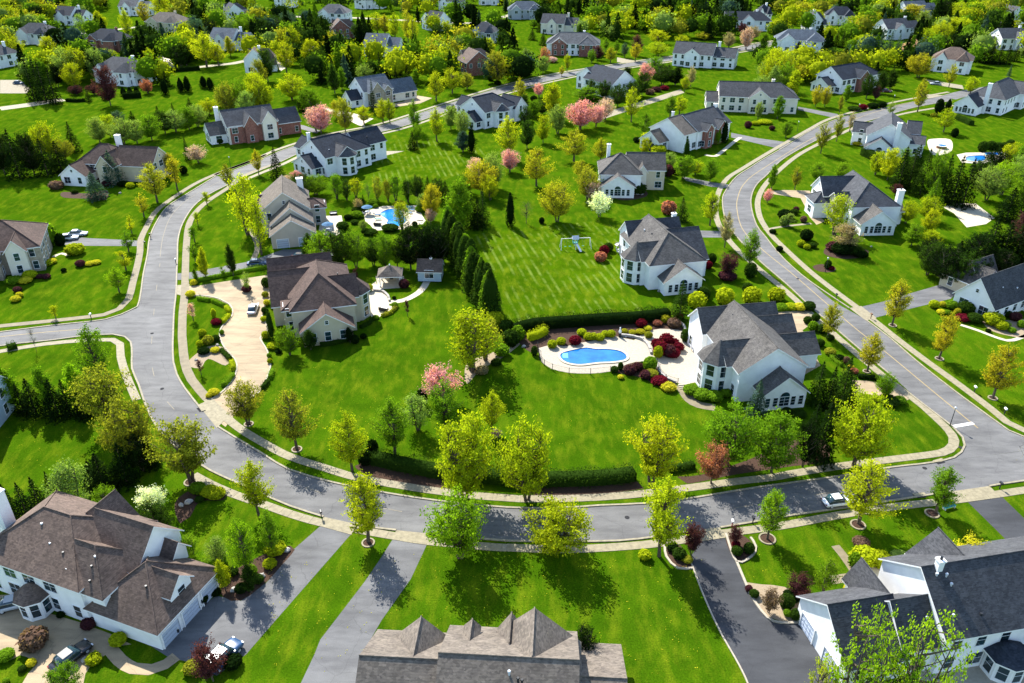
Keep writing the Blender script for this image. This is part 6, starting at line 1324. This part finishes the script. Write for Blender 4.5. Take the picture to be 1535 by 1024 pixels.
# hedges
HG = [
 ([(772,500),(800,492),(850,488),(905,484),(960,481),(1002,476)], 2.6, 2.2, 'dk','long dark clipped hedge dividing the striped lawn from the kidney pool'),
 ([(545,688),(600,701),(665,713),(740,721),(800,724),(880,723),(930,719),(950,716)], 2.4, 1.9, 'dg','long dark hedge curving behind the sidewalk and the twin yellow-green trees'),
 ([(1002,706),(1040,700)], 1.4, 1.0, 'dg','short low hedge left of the coral red tree'),
 ([(792,510),(806,506),(818,499)], 1.6, 1.6, 'yg','short clipped hedge at the left end of the pool garden'),
 ([(297,449),(315,452)], .9, .8, 'g','short clipped hedge piece at the top left of the island lawn'),
 ([(319,452),(336,460)], .9, .8, 'g','curved clipped hedge piece at the top right of the island lawn'),
 ([(339,462),(345,470)], .9, .8, 'yg','small clipped hedge piece at the right tip of the island lawn'),
 ([(344,474),(334,486)], .9, .8, 'yg','clipped hedge piece right of the crimson island bed'),
 ([(332,526),(346,541)], .9, .8, 'dg','clipped hedge piece below the pale rock bed'),
 ([(347,544),(350,556)], .9, .8, 'yg','clipped hedge piece at the waist of the tan driveway'),
 ([(350,563),(343,573),(334,580)], .9, .8, 'g','long clipped hedge piece at the lower island lawn'),
 ([(409,557),(405,569)], .9, .8, 'g','clipped hedge piece right of the tan driveway beside the lawn'),
 ([(402,573),(394,584)], .9, .8, 'dg','lowest clipped hedge piece right of the tan driveway'),
 ([(284,424),(310,419),(340,413),(370,407),(402,402)], 1.0, .8, 'g','low hedge between the grey and the tan driveways'),
 ([(480,519),(500,516),(522,511)], 1.0, .9, 'dg','low hedge under the beige gable wall'),
 ([(572,475),(584,471),(594,462)], .8, .7, 'ol','low curved hedge round the end of the cream terrace'),
 ([(540,492),(552,487),(558,480)], .8, .7, 'dg','low hedge against the beige bay'),
 ([(186,384),(260,0)], 1, 1, 'g','') if False else ([(1238,527),(1250,540),(1262,550)], .8, .7, 'g','low hedge curving beside the right-hand sidewalk'),
 ([(1286,566),(1305,568),(1320,571)], 1.0, .8, 'dk','low dark hedge above the tan drive at the right'),
 ([(1292,232),(1305,238),(1318,243)], 2.0, 3.0, 'dg','tall clipped hedge against the white gabled house'),
 ([(1433,178),(1445,183),(1456,188)], 2.2, 2.0, 'dg','clipped hedge at the foot of the far right bay window'),
 ([(222,112),(260,108),(300,105)], 2.0, 2.2, 'dk','dark hedge along the far pale lane at upper left'),
 ([(185,148),(200,147),(212,146)], 2.0, 2.5, 'dk','dark hedge under the purple tree at the far field'),
 ([(100,152),(115,153),(128,152)], 1.4, 1.4, 'dk','low dark hedge at the edge of the far field'),
 ([(660,372),(672,385)], 1.6, 3.0, 'dk','dark hedge end behind the playhouse'),
 ([(262,860),(285,852),(340,846)], 1.2, 1.2, 'g','loose green hedge behind the garage roof'),
 ([(1276,832),(1286,846),(1294,862)], .8, .7, 'g','low hedge beside the narrow front walk'),
 ([(1,150),(1,151)], 1,1,'g','') if False else ([(236,838),(262,842)], 1.0, .9, 'pur','crimson-purple low hedge behind the large brown-roofed house'),
 ([(12,525),(26,521)], 1.6, 1.2, 'dg','short clipped hedge beside the left side road'),
 ([(1148,468),(1170,466),(1200,464)], .9, .7, 'g','low hedge above the tan forecourt'),
]
for p, wd, h, c, lb in HG: hedge(p, wd, h, c, lb)

# ================================================================ CARS AND SMALL THINGS
def car(x, y, heading, col, label, kind='sedan', name='parked_car'):
    p = at(x, y); root = empty(name, (p.x, p.y, .02), R(heading)); tag(root, label, 'car')
    L = 4.7 if kind == 'sedan' else 4.9; W = 1.84 if kind == 'sedan' else 1.98; H = 1.44 if kind == 'sedan' else 1.78
    # body: cross sections along x
    def loft(secs, mats, nm, parent, closed=True):
        mb = MB(); n = len(secs[0])
        for s in secs: mb.v += [tuple(q) for q in s]
        for i in range(len(secs)-1):
            for k in range(n): mb.f.append((i*n+k, (i+1)*n+k, (i+1)*n+(k+1)%n, i*n+(k+1)%n)); mb.m.append(0)
        mb.f.append(tuple(range(n))); mb.m.append(0); mb.f.append(tuple(reversed(range((len(secs)-1)*n, len(secs)*n)))); mb.m.append(0)
        return mb.build(nm, mats, parent, True)
    def sec(xx, w_, z0, z1, sh=.12):
        h = w_/2
        return [(xx,-h*.9,z0),(xx,-h,z0+.15),(xx,-h,z1-sh-.08),(xx,-h*.93,z1-.05),(xx,-h*.7,z1),(xx,h*.7,z1),(xx,h*.93,z1-.05),(xx,h,z1-sh-.08),(xx,h,z0+.15),(xx,h*.9,z0)]
    bz = .80 if kind == 'sedan' else .98
    xs = [(-.5,.80,.38,-.22),(-.485,.92,.30,-.10),(-.44,.97,.24,-.02),(-.3,1,.22,.02),(0,1,.22,.03),(.2,1,.22,.01),(.34,.98,.22,-.04),(.44,.94,.24,-.10),(.485,.86,.30,-.20),(.5,.74,.38,-.30)]
    loft([sec(a*L, W*b, c, bz+d) for a,b,c,d in xs], [PAINT[col]], 'body', root)
    if kind == 'sedan': cab = [(-.40,.72,0),(-.30,.70,.88),(-.22,.70,1),(.02,.71,1),(.10,.72,.90),(.22,.74,0)]
    else: cab = [(-.485,.78,0),(-.45,.76,.9),(-.40,.76,1),(.02,.78,1),(.12,.79,.9),(.23,.80,0)]
    loft([[(a*L,-W*.5*.93,bz-.05),(a*L,-W*b*.5,bz+(H-bz)*c),(a*L,W*b*.5,bz+(H-bz)*c),(a*L,W*.5*.93,bz-.05)] for a,b,c in cab], [M['glass']], 'window', root)
    a0, a1 = (-.24,.04) if kind == 'sedan' else (-.42,.06)
    mb = MB(); b = W*.36; z = H
    mb.add([(a0*L,-b,z-.05),(a1*L,-b,z-.05),(a1*L,b,z-.05),(a0*L,b,z-.05),(a0*L+.05,-b*.9,z+.03),(a1*L-.05,-b*.9,z+.03),(a1*L-.05,b*.9,z+.03),(a0*L+.05,b*.9,z+.03)],
           [(0,3,2,1),(4,5,6,7),(0,1,5,4),(1,2,6,5),(2,3,7,6),(3,0,4,7)]); mb.build('roof', [PAINT[col]], root)
    for sx in (-.31,.31):
        for sy in (-1,1):
            t = MB(); cy = sy*(W/2-.12)
            t.tube([(sx*L,cy-.11,.33),(sx*L,cy+.11,.33)], .33, 14); wh = t.build('wheel', [M['rubber']], root)
            t = MB(); t.tube([(sx*L,cy+sy*.10,.33),(sx*L,cy+sy*.125,.33)], .2, 10); t.build('rim', [M['rim']], wh)
    for sy in (-1,1):
        t = MB(); t.box(.462*L,.492*L,sy*W*.36-.18,sy*W*.36+.14,bz-.26,bz-.14); t.build('headlight', [M['metal_light']], root)
        t = MB(); t.box(-.497*L,-.47*L,sy*W*.36-.16,sy*W*.36+.14,bz-.24,bz-.10); t.build('tail_light', [M['red']], root)
        t = MB(); t.box(.16*L,.19*L,sy*W*.53-.08,sy*W*.53+.08,bz,bz+.13); t.build('mirror', [PAINT[col]], root)
    return root
car(1256,755,10,'white','white car driving along the street below the twin maples, partly behind a yellow-green tree','sedan','car')
car(380,466,95,'white','white sedan parked on the curling tan driveway')
car(103,359,15,'white','nearer white car on the driveway of the left edge house')
car(117,353,8,'white','farther white car on the driveway of the left edge house')
car(336,988,62,'blue','dark blue people carrier at the foot of the first grey driveway','van')
car(108,988,58,'black','dark car parked in the courtyard at lower left')
car(26,908,20,'silver','silver car beside the bay at the lower left house')
car(452,388,4,'black','dark car before the stepped gable garage')
car(386,397,10,'blue','blue car beside the low hedge below the stepped gables')
car(228,98,0,'black','dark far car in the pale court at upper left')
car(430,94,150,'white','white far car on the pale court left of the slate roofed house')
car(1328,138,-8,'maroon','dark red far car beside the brick and white house')
car(1402,127,170,'silver','silver far car under the brown roof of the golden tree house')
car(246,262,70,'white','white car beside the umber roofed house behind the golden tree')
car(28,126,0,'blue','blue far car on the patio at the left edge')
def thing(name, label, cat, x, y, rz=0, z=0, group=None):
    r = empty(name, at(x, y)+Vector((0,0,z)), R(rz)); tag(r, label, cat, group); return r
def lamp(x, y, label, h=3.6):
    r = thing('street_lamp', label, 'street lamp', x, y)
    mb = MB(); mb.tube([(0,0,0),(0,0,.5),(0,0,h-.3)], [.11,.07,.05], 8); mb.build('pole', [M['metal_dark']], r)
    mb = MB(); mb.tube([(0,0,h-.35),(0,0,h),(0,0,h+.12)], [.12,.2,.04], 8); mb.build('lantern', [M['metal_light']], r)
lamp(1424,638,'dark street lamp at the stop line'); lamp(346,252,'slim lamp post beside the upper left sidewalk'); lamp(1237,408,'lamp post in the small round flower bed'); lamp(1286,170,'lamp post beside the far right road'); lamp(1338,158,'lamp post on the far lawn of the brick and white house',4); lamp(1195,197,'lamp post at the cream house driveway'); lamp(1338,160+40,'lamp post beside the upper right sidewalk')
def mailbox(x, y, rz, label, col='metal_dark', post='metal_dark'):
    r = thing('mailbox', label, 'mailbox', x, y, rz)
    mb = MB(); mb.box(-.06,.06,-.06,.06,0,1.05); mb.build('post', [M[post]], r)
    mb = MB(); prof = [(-.16,0),(.16,0),(.16,.16),(.10,.26),(-.10,.26),(-.16,.16)]
    v = [(x_,-.28,1.02+z_) for x_,z_ in prof]+[(x_,.28,1.02+z_) for x_,z_ in prof]
    mb.add(v, [tuple(range(5,-1,-1)), tuple(range(6,12))]+[(k,(k+1)%6,(k+1)%6+6,k+6) for k in range(6)]); mb.build('box', [M[col]], r)
mailbox(482,776,20,'black mailbox at the top of the first grey driveway'); mailbox(1097,790,0,'white topped mailbox on a red post beside the dark driveway','trim','red'); mailbox(1498,733,10,'dark mailbox at the lower right corner'); mailbox(1460,588,0,'pale sign-like mailbox below the lowest golden tree','trim'); mailbox(1505,621,0,'pale mailbox at the lower right sidewalk','trim')
mailbox(226,357,70,'dark mailbox at the driveway of the left edge house'); mailbox(218,369,60,'small dark mailbox beside the left curve sidewalk'); mailbox(1128,785,0,'short dark mailbox on the verge right of the red post one'); mailbox(137,478,0,'white mailbox at the mouth of the left side road','trim'); mailbox(1305,478,0,'brown mailbox at the foot of the grey driveway at right','wood','wood'); mailbox(1253,448,0,'dark mailbox on the upper right verge'); mailbox(1318,600,0,'dark mailbox at the tan drive by the conifers') if False else None
mailbox(264,395,0,'pale mailbox inside the left curve','trim')
# swing set
def swing_set():
    r = thing('swing_set', 'white and teal play swing set on the striped lawn', 'swing set', 862, 372, 6)
    for x in (-3.4, 0, 3.6):
        for s in (-1,1):
            mb = MB(); mb.tube([(x+ (.25 if x else 0)*(-1 if x < 0 else 1),s*1.1,0),(x,0,2.6)], .07, 6); mb.build('leg', [M['trim']], r)
    mb = MB(); mb.tube([(-3.5,0,2.6),(3.7,0,2.6)], .07, 6); mb.build('top_bar', [M['trim']], r)
    for x in (-2.4,-1.3,2.0):
        mb = MB()
        for dx in (-.22,.22): mb.tube([(x+dx,0,2.6),(x+dx,.1,.5)], .015, 4)
        mb.box(x-.26,x+.26,0,.22,.46,.51); mb.build('swing', [M['teal_cloth']], r)
    mb = MB(); mb.box(-.6,.6,-.6,.6,1.35,1.45); mb.box(-.6,-.5,-.6,.6,1.45,2.3); mb.box(.5,.6,-.6,.6,1.45,2.3); mb.build('platform', [M['teal_cloth']], r)
    mb = MB(); mb.add([(-.8,-.7,2.5),(.8,-.7,2.5),(.8,.7,2.5),(-.8,.7,2.5),(-.8,0,3.3),(.8,0,3.3)], [(0,1,5,4),(2,3,4,5),(3,0,4),(1,2,5),(0,3,2,1)]); mb.build('canopy', [M['metal_light']], r)
    mb = MB(); n = 8; pts = [Vector((.2+.1*i, -.6-.32*i, 1.4-.17*i)) for i in range(n)]
    v = []; 
    for p in pts: v += [(p.x-.28,p.y,p.z+.12),(p.x-.22,p.y,p.z),(p.x+.22,p.y,p.z),(p.x+.28,p.y,p.z+.12)]
    mb.add(v, [(4*i+k,4*i+k+1,4*i+k+5,4*i+k+4) for i in range(n-1) for k in range(3)]); mb.build('slide', [M['trim']], r)
swing_set()
def lounger(x, y, rz, mat, label, g):
    r = thing('sun_lounger', label, 'sun lounger', x, y, rz, .02, g)
    mb = MB(); mb.box(-.32,.32,-1.0,.35,.30,.38); mb.add([(-.32,.35,.30),(.32,.35,.30),(.32,.95,.80),(-.32,.95,.80),(-.32,.35,.38),(.32,.35,.38),(.32,.92,.88),(-.32,.92,.88)], [(0,3,2,1),(4,5,6,7),(0,1,5,4),(1,2,6,5),(2,3,7,6),(3,0,4,7)]); mb.build('cushion', [M[mat]], r)
    for lx in (-.28,.28):
        for ly in (-.9,.3):
            mb = MB(); mb.box(lx-.03,lx+.03,ly-.03,ly+.03,0,.3); mb.build('leg', [M['metal_light']], r)
GP = 'loungers round the blue backyard pool'
lounger(613,320,70,'blue_cloth','blue lounger right of the blue backyard pool, nearest its edge',GP); lounger(616,316,75,'blue_cloth','middle blue lounger right of the blue backyard pool',GP); lounger(613.5,312,80,'teal_cloth','teal lounger at the far right corner of the blue backyard pool',GP); lounger(628,330,80,'white_cloth','white lounger at the right end of the backyard pool deck',GP); lounger(566,330,100,'teal_cloth','turquoise lounger left of the blue backyard pool',GP); lounger(565,323.5,100,'blue_cloth','small blue lounger at the left rim of the blue backyard pool',GP)
def table_set(x, y, label, umb='blue_cloth', rz=0, open_=True, n=4):
    r = thing('patio_table', label+', table', 'patio table', x, y, rz)
    mb = MB(); mb.tube([(0,0,.70),(0,0,.75)], .62, 14); mb.build('tabletop', [M['metal_light']], r)
    mb = MB(); mb.tube([(0,0,0),(0,0,.7)], .05, 6); mb.tube([(0,0,0),(0,0,.04)], .3, 8); mb.build('pedestal', [M['metal_dark']], r)
    u = thing('parasol', label, 'parasol', x, y, rz)
    mb = MB(); mb.tube([(0,0,.0),(0,0,2.5)], .03, 6); mb.build('pole', [M['metal_light']], u)
    mb = MB(); k = 8; R_ = 1.55 if open_ else .22; zz = 2.0 if open_ else .9
    v = [(R_*math.cos(2*math.pi*i/k), R_*math.sin(2*math.pi*i/k), zz) for i in range(k)]+[(0,0,2.55)]+[(R_*.5*math.cos(2*math.pi*i/k), R_*.5*math.sin(2*math.pi*i/k), zz+.36 if open_ else 1.7) for i in range(k)]
    mb.add(v, [(i,(i+1)%k,(i+1)%k+k+1,i+k+1) for i in range(k)]+[(i+k+1,(i+1)%k+k+1,k) for i in range(k)]); mb.build('canopy', [M[umb]], u)
    for i in range(n):
        a = 2*math.pi*(i+.5)/n; p = at(x, y); q = (p.x+1.05*math.cos(a+R(rz)), p.y+1.05*math.sin(a+R(rz)), 0)
        c = empty('patio_chair', q, a+R(rz)-math.pi/2+math.pi); tag(c, 'patio chair under the '+' '.join(label.split()[:9]), 'chair', 'chairs under the '+label)
        mb = MB(); mb.box(-.22,.22,-.22,.22,.4,.45); mb.build('seat', [M['metal_light']], c)
        mb = MB(); mb.box(-.22,.22,-.25,-.21,.45,.9); mb.build('backrest', [M['metal_light']], c)
        for lx in (-.2,.2):
            for ly in (-.2,.2):
                mb = MB(); mb.box(lx-.02,lx+.02,ly-.02,ly+.02,0,.4); mb.build('leg', [M['metal_dark']], c)
table_set(492,347,'blue parasol on the cream terrace beside the taupe garage house')
table_set(551,321,'dark blue parasol at the left end of the backyard pool deck','blue_cloth',20,True,3)
table_set(1378,253,'pale parasol behind the evergreens','white_cloth',10,True,0) if False else None
table_set(930,378,'charcoal parasol on the small terrace of the swing set house','metal_dark',0,True,4)
table_set(1043,523,'folded pale parasol at the turret house terrace','white_cloth',0,False,4)
def sofa(x, y, rz, mat, label):
    r = thing('garden_sofa', label, 'sofa', x, y, rz, .02)
    mb = MB(); mb.box(-.95,.95,-.4,.4,.12,.45); mb.build('seat', [M['metal_dark']], r)
    mb = MB(); mb.box(-.95,.95,.3,.42,.45,.85); mb.build('backrest', [M['metal_dark']], r)
    for s in (-1,1):
        mb = MB(); mb.box(s*.88-.08,s*.88+.08,-.4,.3,.45,.65); mb.build('armrest', [M['metal_dark']], r)
    mb = MB(); mb.box(-.78,.78,-.36,.28,.45,.56); mb.build('cushion', [M[mat]], r)
sofa(566,338,170,'white_cloth','dark garden sofa with pale cushions at the lower left of the backyard pool'); sofa(575,466,160,'white_cloth','dark garden sofa on the cream terrace with the low curved hedge'); sofa(500,322,10,'white_cloth','dark garden sofa beside the small umber roofed wing')
def tubthing(x, y, label):
    r = thing('hot_tub', label, 'hot tub', x, y, 10)
    mb = MB(); mb.tube([(0,0,0),(0,0,.85)], 1.6, 20); mb.build('shell', [M['wood']], r)
    mb = MB(); mb.tube([(0,0,.85),(0,0,.95)], 1.7, 20); mb.build('rim', [M['trim']], r)
    mb = MB(); mb.tube([(0,0,.94),(0,0,.965)], 1.3, 20); mb.build('water', [M['water']], r)
tubthing(1411,222,'round hot tub on the deck of the white gabled house')
surf_poly('patio', [(1390,212),(1400,208),(1424,209),(1428,222),(1420,230),(1398,232)], .014, M['patio'], True, label='cream deck round the hot tub')
def rock(x, y, w_, label):
    p = at(x, y); rg = random.Random(int(x)); bm = bmesh.new(); bmesh.ops.create_icosphere(bm, subdivisions=2, radius=1)
    for v in bm.verts: v.co *= rg.uniform(.8,1.15)
    me = bpy.data.meshes.new('boulder'); bm.to_mesh(me); bm.free(); me.materials.append(M['stone'])
    o = obj('boulder', me, None, (p.x,p.y,w_*.15), rg.uniform(0,3), (w_*.5,w_*.4,w_*.33)); tag(o, label, 'boulder'); return o
for x, y, w_, lb in [(283,754,1.2,'pale boulder in the mulch bed left of the near sidewalk'),(272,758,.9,'smaller boulder left of the two clipped mounds'),(392,865,1.1,'grey boulder beside the first grey driveway'),(430,826,1.0,'boulder at the top of the driveway mulch bed'),(350,885,.9,'boulder near the conical shrub by the driveway'),(1306,300+70,.6,'boulder before the slate house')]:
    rock(x, y, w_, lb)
for x, y, w_, lb in [(316,528,1.0,'largest pale boulder in the island rock bed'),(326,518,.8,'pale boulder at the right of the island rock bed'),(294,540,.7,'pale boulder at the lower left of the island rock bed'),(322,585,.6,'small boulder at the lower tip of the island lawn'),(785,520,.9,'white boulder at the left end of the pool garden'),(988,437,.9,'white boulder on the striped lawn beside the white house wall'),(126,990,.8,'pale boulder beside the dark courtyard car'),(938,505,.7,'boulder by the pool waterfall'),(1170,374,.7,'boulder at the lower end of the upper right front path'),(962,292,1.0,'flat pale boulder before the white house with the beige wing'),(180,262+28,.9,'pale boulder in front of the umber roofed house')]:
    rock(x, y, w_, lb)
# flagstone garden wall beside the pool and steps
def wall_line(pxs, label, h=.5, wd=.4, mat='stone'):
    pts = smoothline([at(*q) for q in pxs], 1.0); root = empty('garden_wall', pts[0]); tag(root, label, 'garden wall'); o = pts[0]; rg = random.Random(9)
    for a, b in zip(pts, pts[1:]):
        t = (b-a).normalized(); rz = math.atan2(t.y, t.x); L = (b-a).length; c = (a+b)/2-o
        hh = h*rg.uniform(.85,1.1); mb = MB(); mb.box(-L/2+.02,L/2-.02,-wd/2,wd/2,0,hh); st = mb.build('stone', [M[mat]], root); st.location = c; st.rotation_euler = (0,0,rz)
wall_line([(931,504),(950,506),(964,511),(972,520),(976,531)], 'curved stone wall of the pool waterfall bed', .55)
wall_line([(985,547),(989,558),(999,568),(1013,574)], 'low stone wall under the upper terrace', .5)
wall_line([(560,436),(572,437),(581,444),(584,452)], 'low reddish stone wall round the cream terrace', .5, .45)
wall_line([(1001,480),(1020,484),(1028,496)], 'low stone wall at the end of the long hedge', .4)
r = thing('garden_steps', 'three pale stone steps down from the upper terrace', 'steps', 1025, 578, 10)
for k in range(3):
    mb = MB(); mb.box(-1.1,1.1,-.35*k-.35,-.35*k,0,.45-.15*k); mb.build('step', [M['patio']], r)
# statue like lantern by the pool
r = thing('garden_statue', 'white garden statue on a dark pedestal behind the kidney pool', 'statue', 929, 505)
mb = MB(); mb.box(-.25,.25,-.25,.25,0,.9); mb.build('pedestal', [M['metal_dark']], r)
mb = MB(); mb.tube([(0,0,.9),(0,0,1.2),(0,0,1.6),(0,0,1.85)], [.24,.3,.18,.1], 8); mb.ell((0,0,1.98),(.15,.15,.18),8,6); mb.build('figure', [M['trim']], r)
r = thing('grill', 'dark barbecue grill on the courtyard by the three garage doors', 'grill', 262, 950, 20)
mb = MB(); mb.box(-.6,.6,-.3,.3,.3,.85); mb.build('cabinet', [M['metal_dark']], r); mb = MB(); mb.tube([(-.6,0,.9),(.6,0,.9)], .28, 10); mb.build('lid', [M['metal_light']], r)
for i, (x, y, lb) in enumerate([(307,905,'farthest dark planter bush pot between the garage doors'),(285,922,'second dark planter pot between the garage doors')]):
    r = thing('planter', lb, 'planter', x, y)
    mb = MB(); mb.tube([(0,0,0),(0,0,.6)], [.25,.4], 10); mb.build('pot', [M['metal_dark']], r)
    obj('bush', SHRL[0], r, (0,0,.45), 0, (1.1,1.1,1.0), COLR['dk'])
r = thing('garden_bench', 'blue garden bench lying by the right sidewalk lawn', 'bench', 1422, 762, 20)
mb = MB(); mb.box(-1.0,1.0,-.3,.3,.38,.45); mb.build('seat', [M['teal_cloth']], r); mb = MB(); mb.box(-1.0,1.0,.26,.34,.45,.95); mb.build('backrest', [M['teal_cloth']], r)
for s in (-.85,.85):
    mb = MB(); mb.box(s-.05,s+.05,-.28,.3,0,.38); mb.build('leg', [M['metal_light']], r)
# dandelion flecks and leaf litter on the near lawns
def flecks():
    rg = np.random.RandomState(2); C = []
    areas = [((560,830),(1060,1010),170),((400,840),(560,1010),60),((700,570),(1040,690),80),((470,530),(640,640),60),((1130,830),(1300,870),20),((0,640),(150,700),25)]
    for (x0,y0),(x1,y1),n in areas:
        for _ in range(n):
            p = at(rg.uniform(x0,x1), rg.uniform(y0,y1))
            if not clear(p, 0): continue
            for _ in range(rg.randint(1,4)): C.append((p.x+rg.normal()*.25, p.y+rg.normal()*.25, .05))
    C = np.array(C); N = np.tile([0,0,1.0], (len(C),1))+rg.normal(size=(len(C),3))*.25
    me = quads_mesh('dandelions', C, rg.uniform(.06,.16,len(C)), N, rg, .9, mats=[M['leaf']])
    tag(obj('dandelions', me, color=COLR['lemon']), 'scattered yellow dandelions on the near lawns', 'dandelions', kind='stuff')
flecks()

# ================================================================ LABELS OF THE PLANTS
MARKS = list(HOUSES)+[('the kidney pool', (890,535)), ('the blue backyard pool', (592,327)), ('the island lawn', (310,500)), ('the garden pavilion', (585,418)), ('the swing set', (862,366)),
  ('the first grey driveway', (440,890)), ('the dark driveway', (1110,900)), ('the mouth of the right-hand road', (1480,665)), ('the left curve sidewalk', (205,400)), ('the left side road', (90,510)), ('the open far field', (200,178)),
  ('the middle lawn', (860,640)), ('the pale patio among the conifers', (1455,320)), ('the bottom lawn', (860,900)), ('the upper left bend', (290,290)), ('the far right pool', (1470,238)), ('the lower right corner lawn', (1370,650)), ('the striped lawn', (820,410)),
  ('the left edge lawn', (80,660)), ('the round flower bed', (1237,400)), ('the long pale driveway', (960,155)), ('the near right lawn', (1240,810))]
def rel(x, y):
    nm, (mx, my) = min(MARKS, key=lambda m: (m[1][0]-x)**2+((m[1][1]-y)*1.6)**2)
    dx, dy = x-mx, (y-my)*1.6
    if abs(dx) > abs(dy): w_ = 'right of ' if dx > 0 else 'left of '
    else: w_ = 'below ' if dy > 0 else 'behind '
    return w_+nm
from collections import defaultdict
grp = defaultdict(list)
for q in PLANTS: grp[(q[1], rel(q[2], q[3]))].append(q)
ORD = ['', 'second', 'third', 'fourth', 'fifth', 'sixth', 'seventh', 'eighth', 'ninth', 'tenth']
for (words, rl), qs in grp.items():
    if len(qs) == 1: qs[0][0]['label'] = '%s %s' % (words, rl); continue
    if len(qs) == 2 and max(q[4] for q in qs) > 1.25*min(q[4] for q in qs):
        a, b = sorted(qs, key=lambda q: q[4]); a[0]['label'] = 'shorter %s %s' % (words, rl); b[0]['label'] = 'taller %s %s' % (words, rl); continue
    qs.sort(key=lambda q: q[2])
    for i, q in enumerate(qs):
        if i == 0: o_ = 'leftmost'
        elif i == len(qs)-1: o_ = 'rightmost'
        else: o_ = (ORD[i] if i < 10 else 'number %d' % (i+1))+' from left'
        if o_.endswith('left'): q[0]['label'] = '%s %s, %s' % (words, rl, o_)
        else: q[0]['label'] = '%s %s %s' % (o_, words, rl)
for q in PLANTS:
    w_ = q[1]
    if len(q[0]['label'].replace('-', ' ').split()) > 16: q[0]['label'] = q[0]['label'].replace(' the ', ' ')
    q[0]['group'] = ('golden trees' if 'golden' in w_ else 'pink blossom trees' if 'pink' in w_ else 'conifers' if 'conifer' in w_ else 'columnar evergreens' if 'columnar' in w_ else 'clipped round shrubs' if 'clipped' in w_ else 'loose shrubs' if 'shrub' in w_ else 'broadleaf trees')+' of the neighbourhood'
# iron covers and kerb drains
def cover(x, y, label, r_=.34):
    p = at(x, y); mb = MB(); mb.tube([(0,0,.0),(0,0,.012)], r_, 18); mb.tube([(0,0,.012),(0,0,.018)], r_*.8, 18)
    tag(mb.build('manhole_cover', [M['iron']], None, loc=(p.x,p.y,.03)), label, 'manhole cover')
cover(228,500,'iron manhole cover where the side road meets the curve'); cover(243,583,'iron manhole cover on the left curve'); cover(940,776,'iron manhole cover on the near street in front of the bottom lawn'); cover(1386,702,'iron manhole cover near the right corner'); cover(1440,671,'iron manhole cover inside the mouth of the right-hand road'); cover(1196,418,'iron manhole cover on the upper right road')
def drain(x, y, rz, label):
    r = empty('storm_drain', at(x, y), R(rz)); tag(r, label, 'storm drain')
    mb = MB(); mb.box(-.9,.9,.12,.6,0,.15); mb.build('hood', [M['concrete']], r)
    mb = MB(); mb.box(-.7,.7,-.35,.12,.03,.05); mb.build('grate', [M['iron']], r)
    mb = MB()
    for i in range(9): mb.box(-.62+i*.155-.02,-.62+i*.155+.02,-.3,.08,.05,.065)
    mb.build('bar', [M['iron']], r)
drain(1409,693,20,'concrete storm drain at the right corner of the middle block'); drain(300,614,-50,'concrete storm drain above the tan driveway apron'); drain(1380,744,8,'concrete storm drain on the near kerb at right')
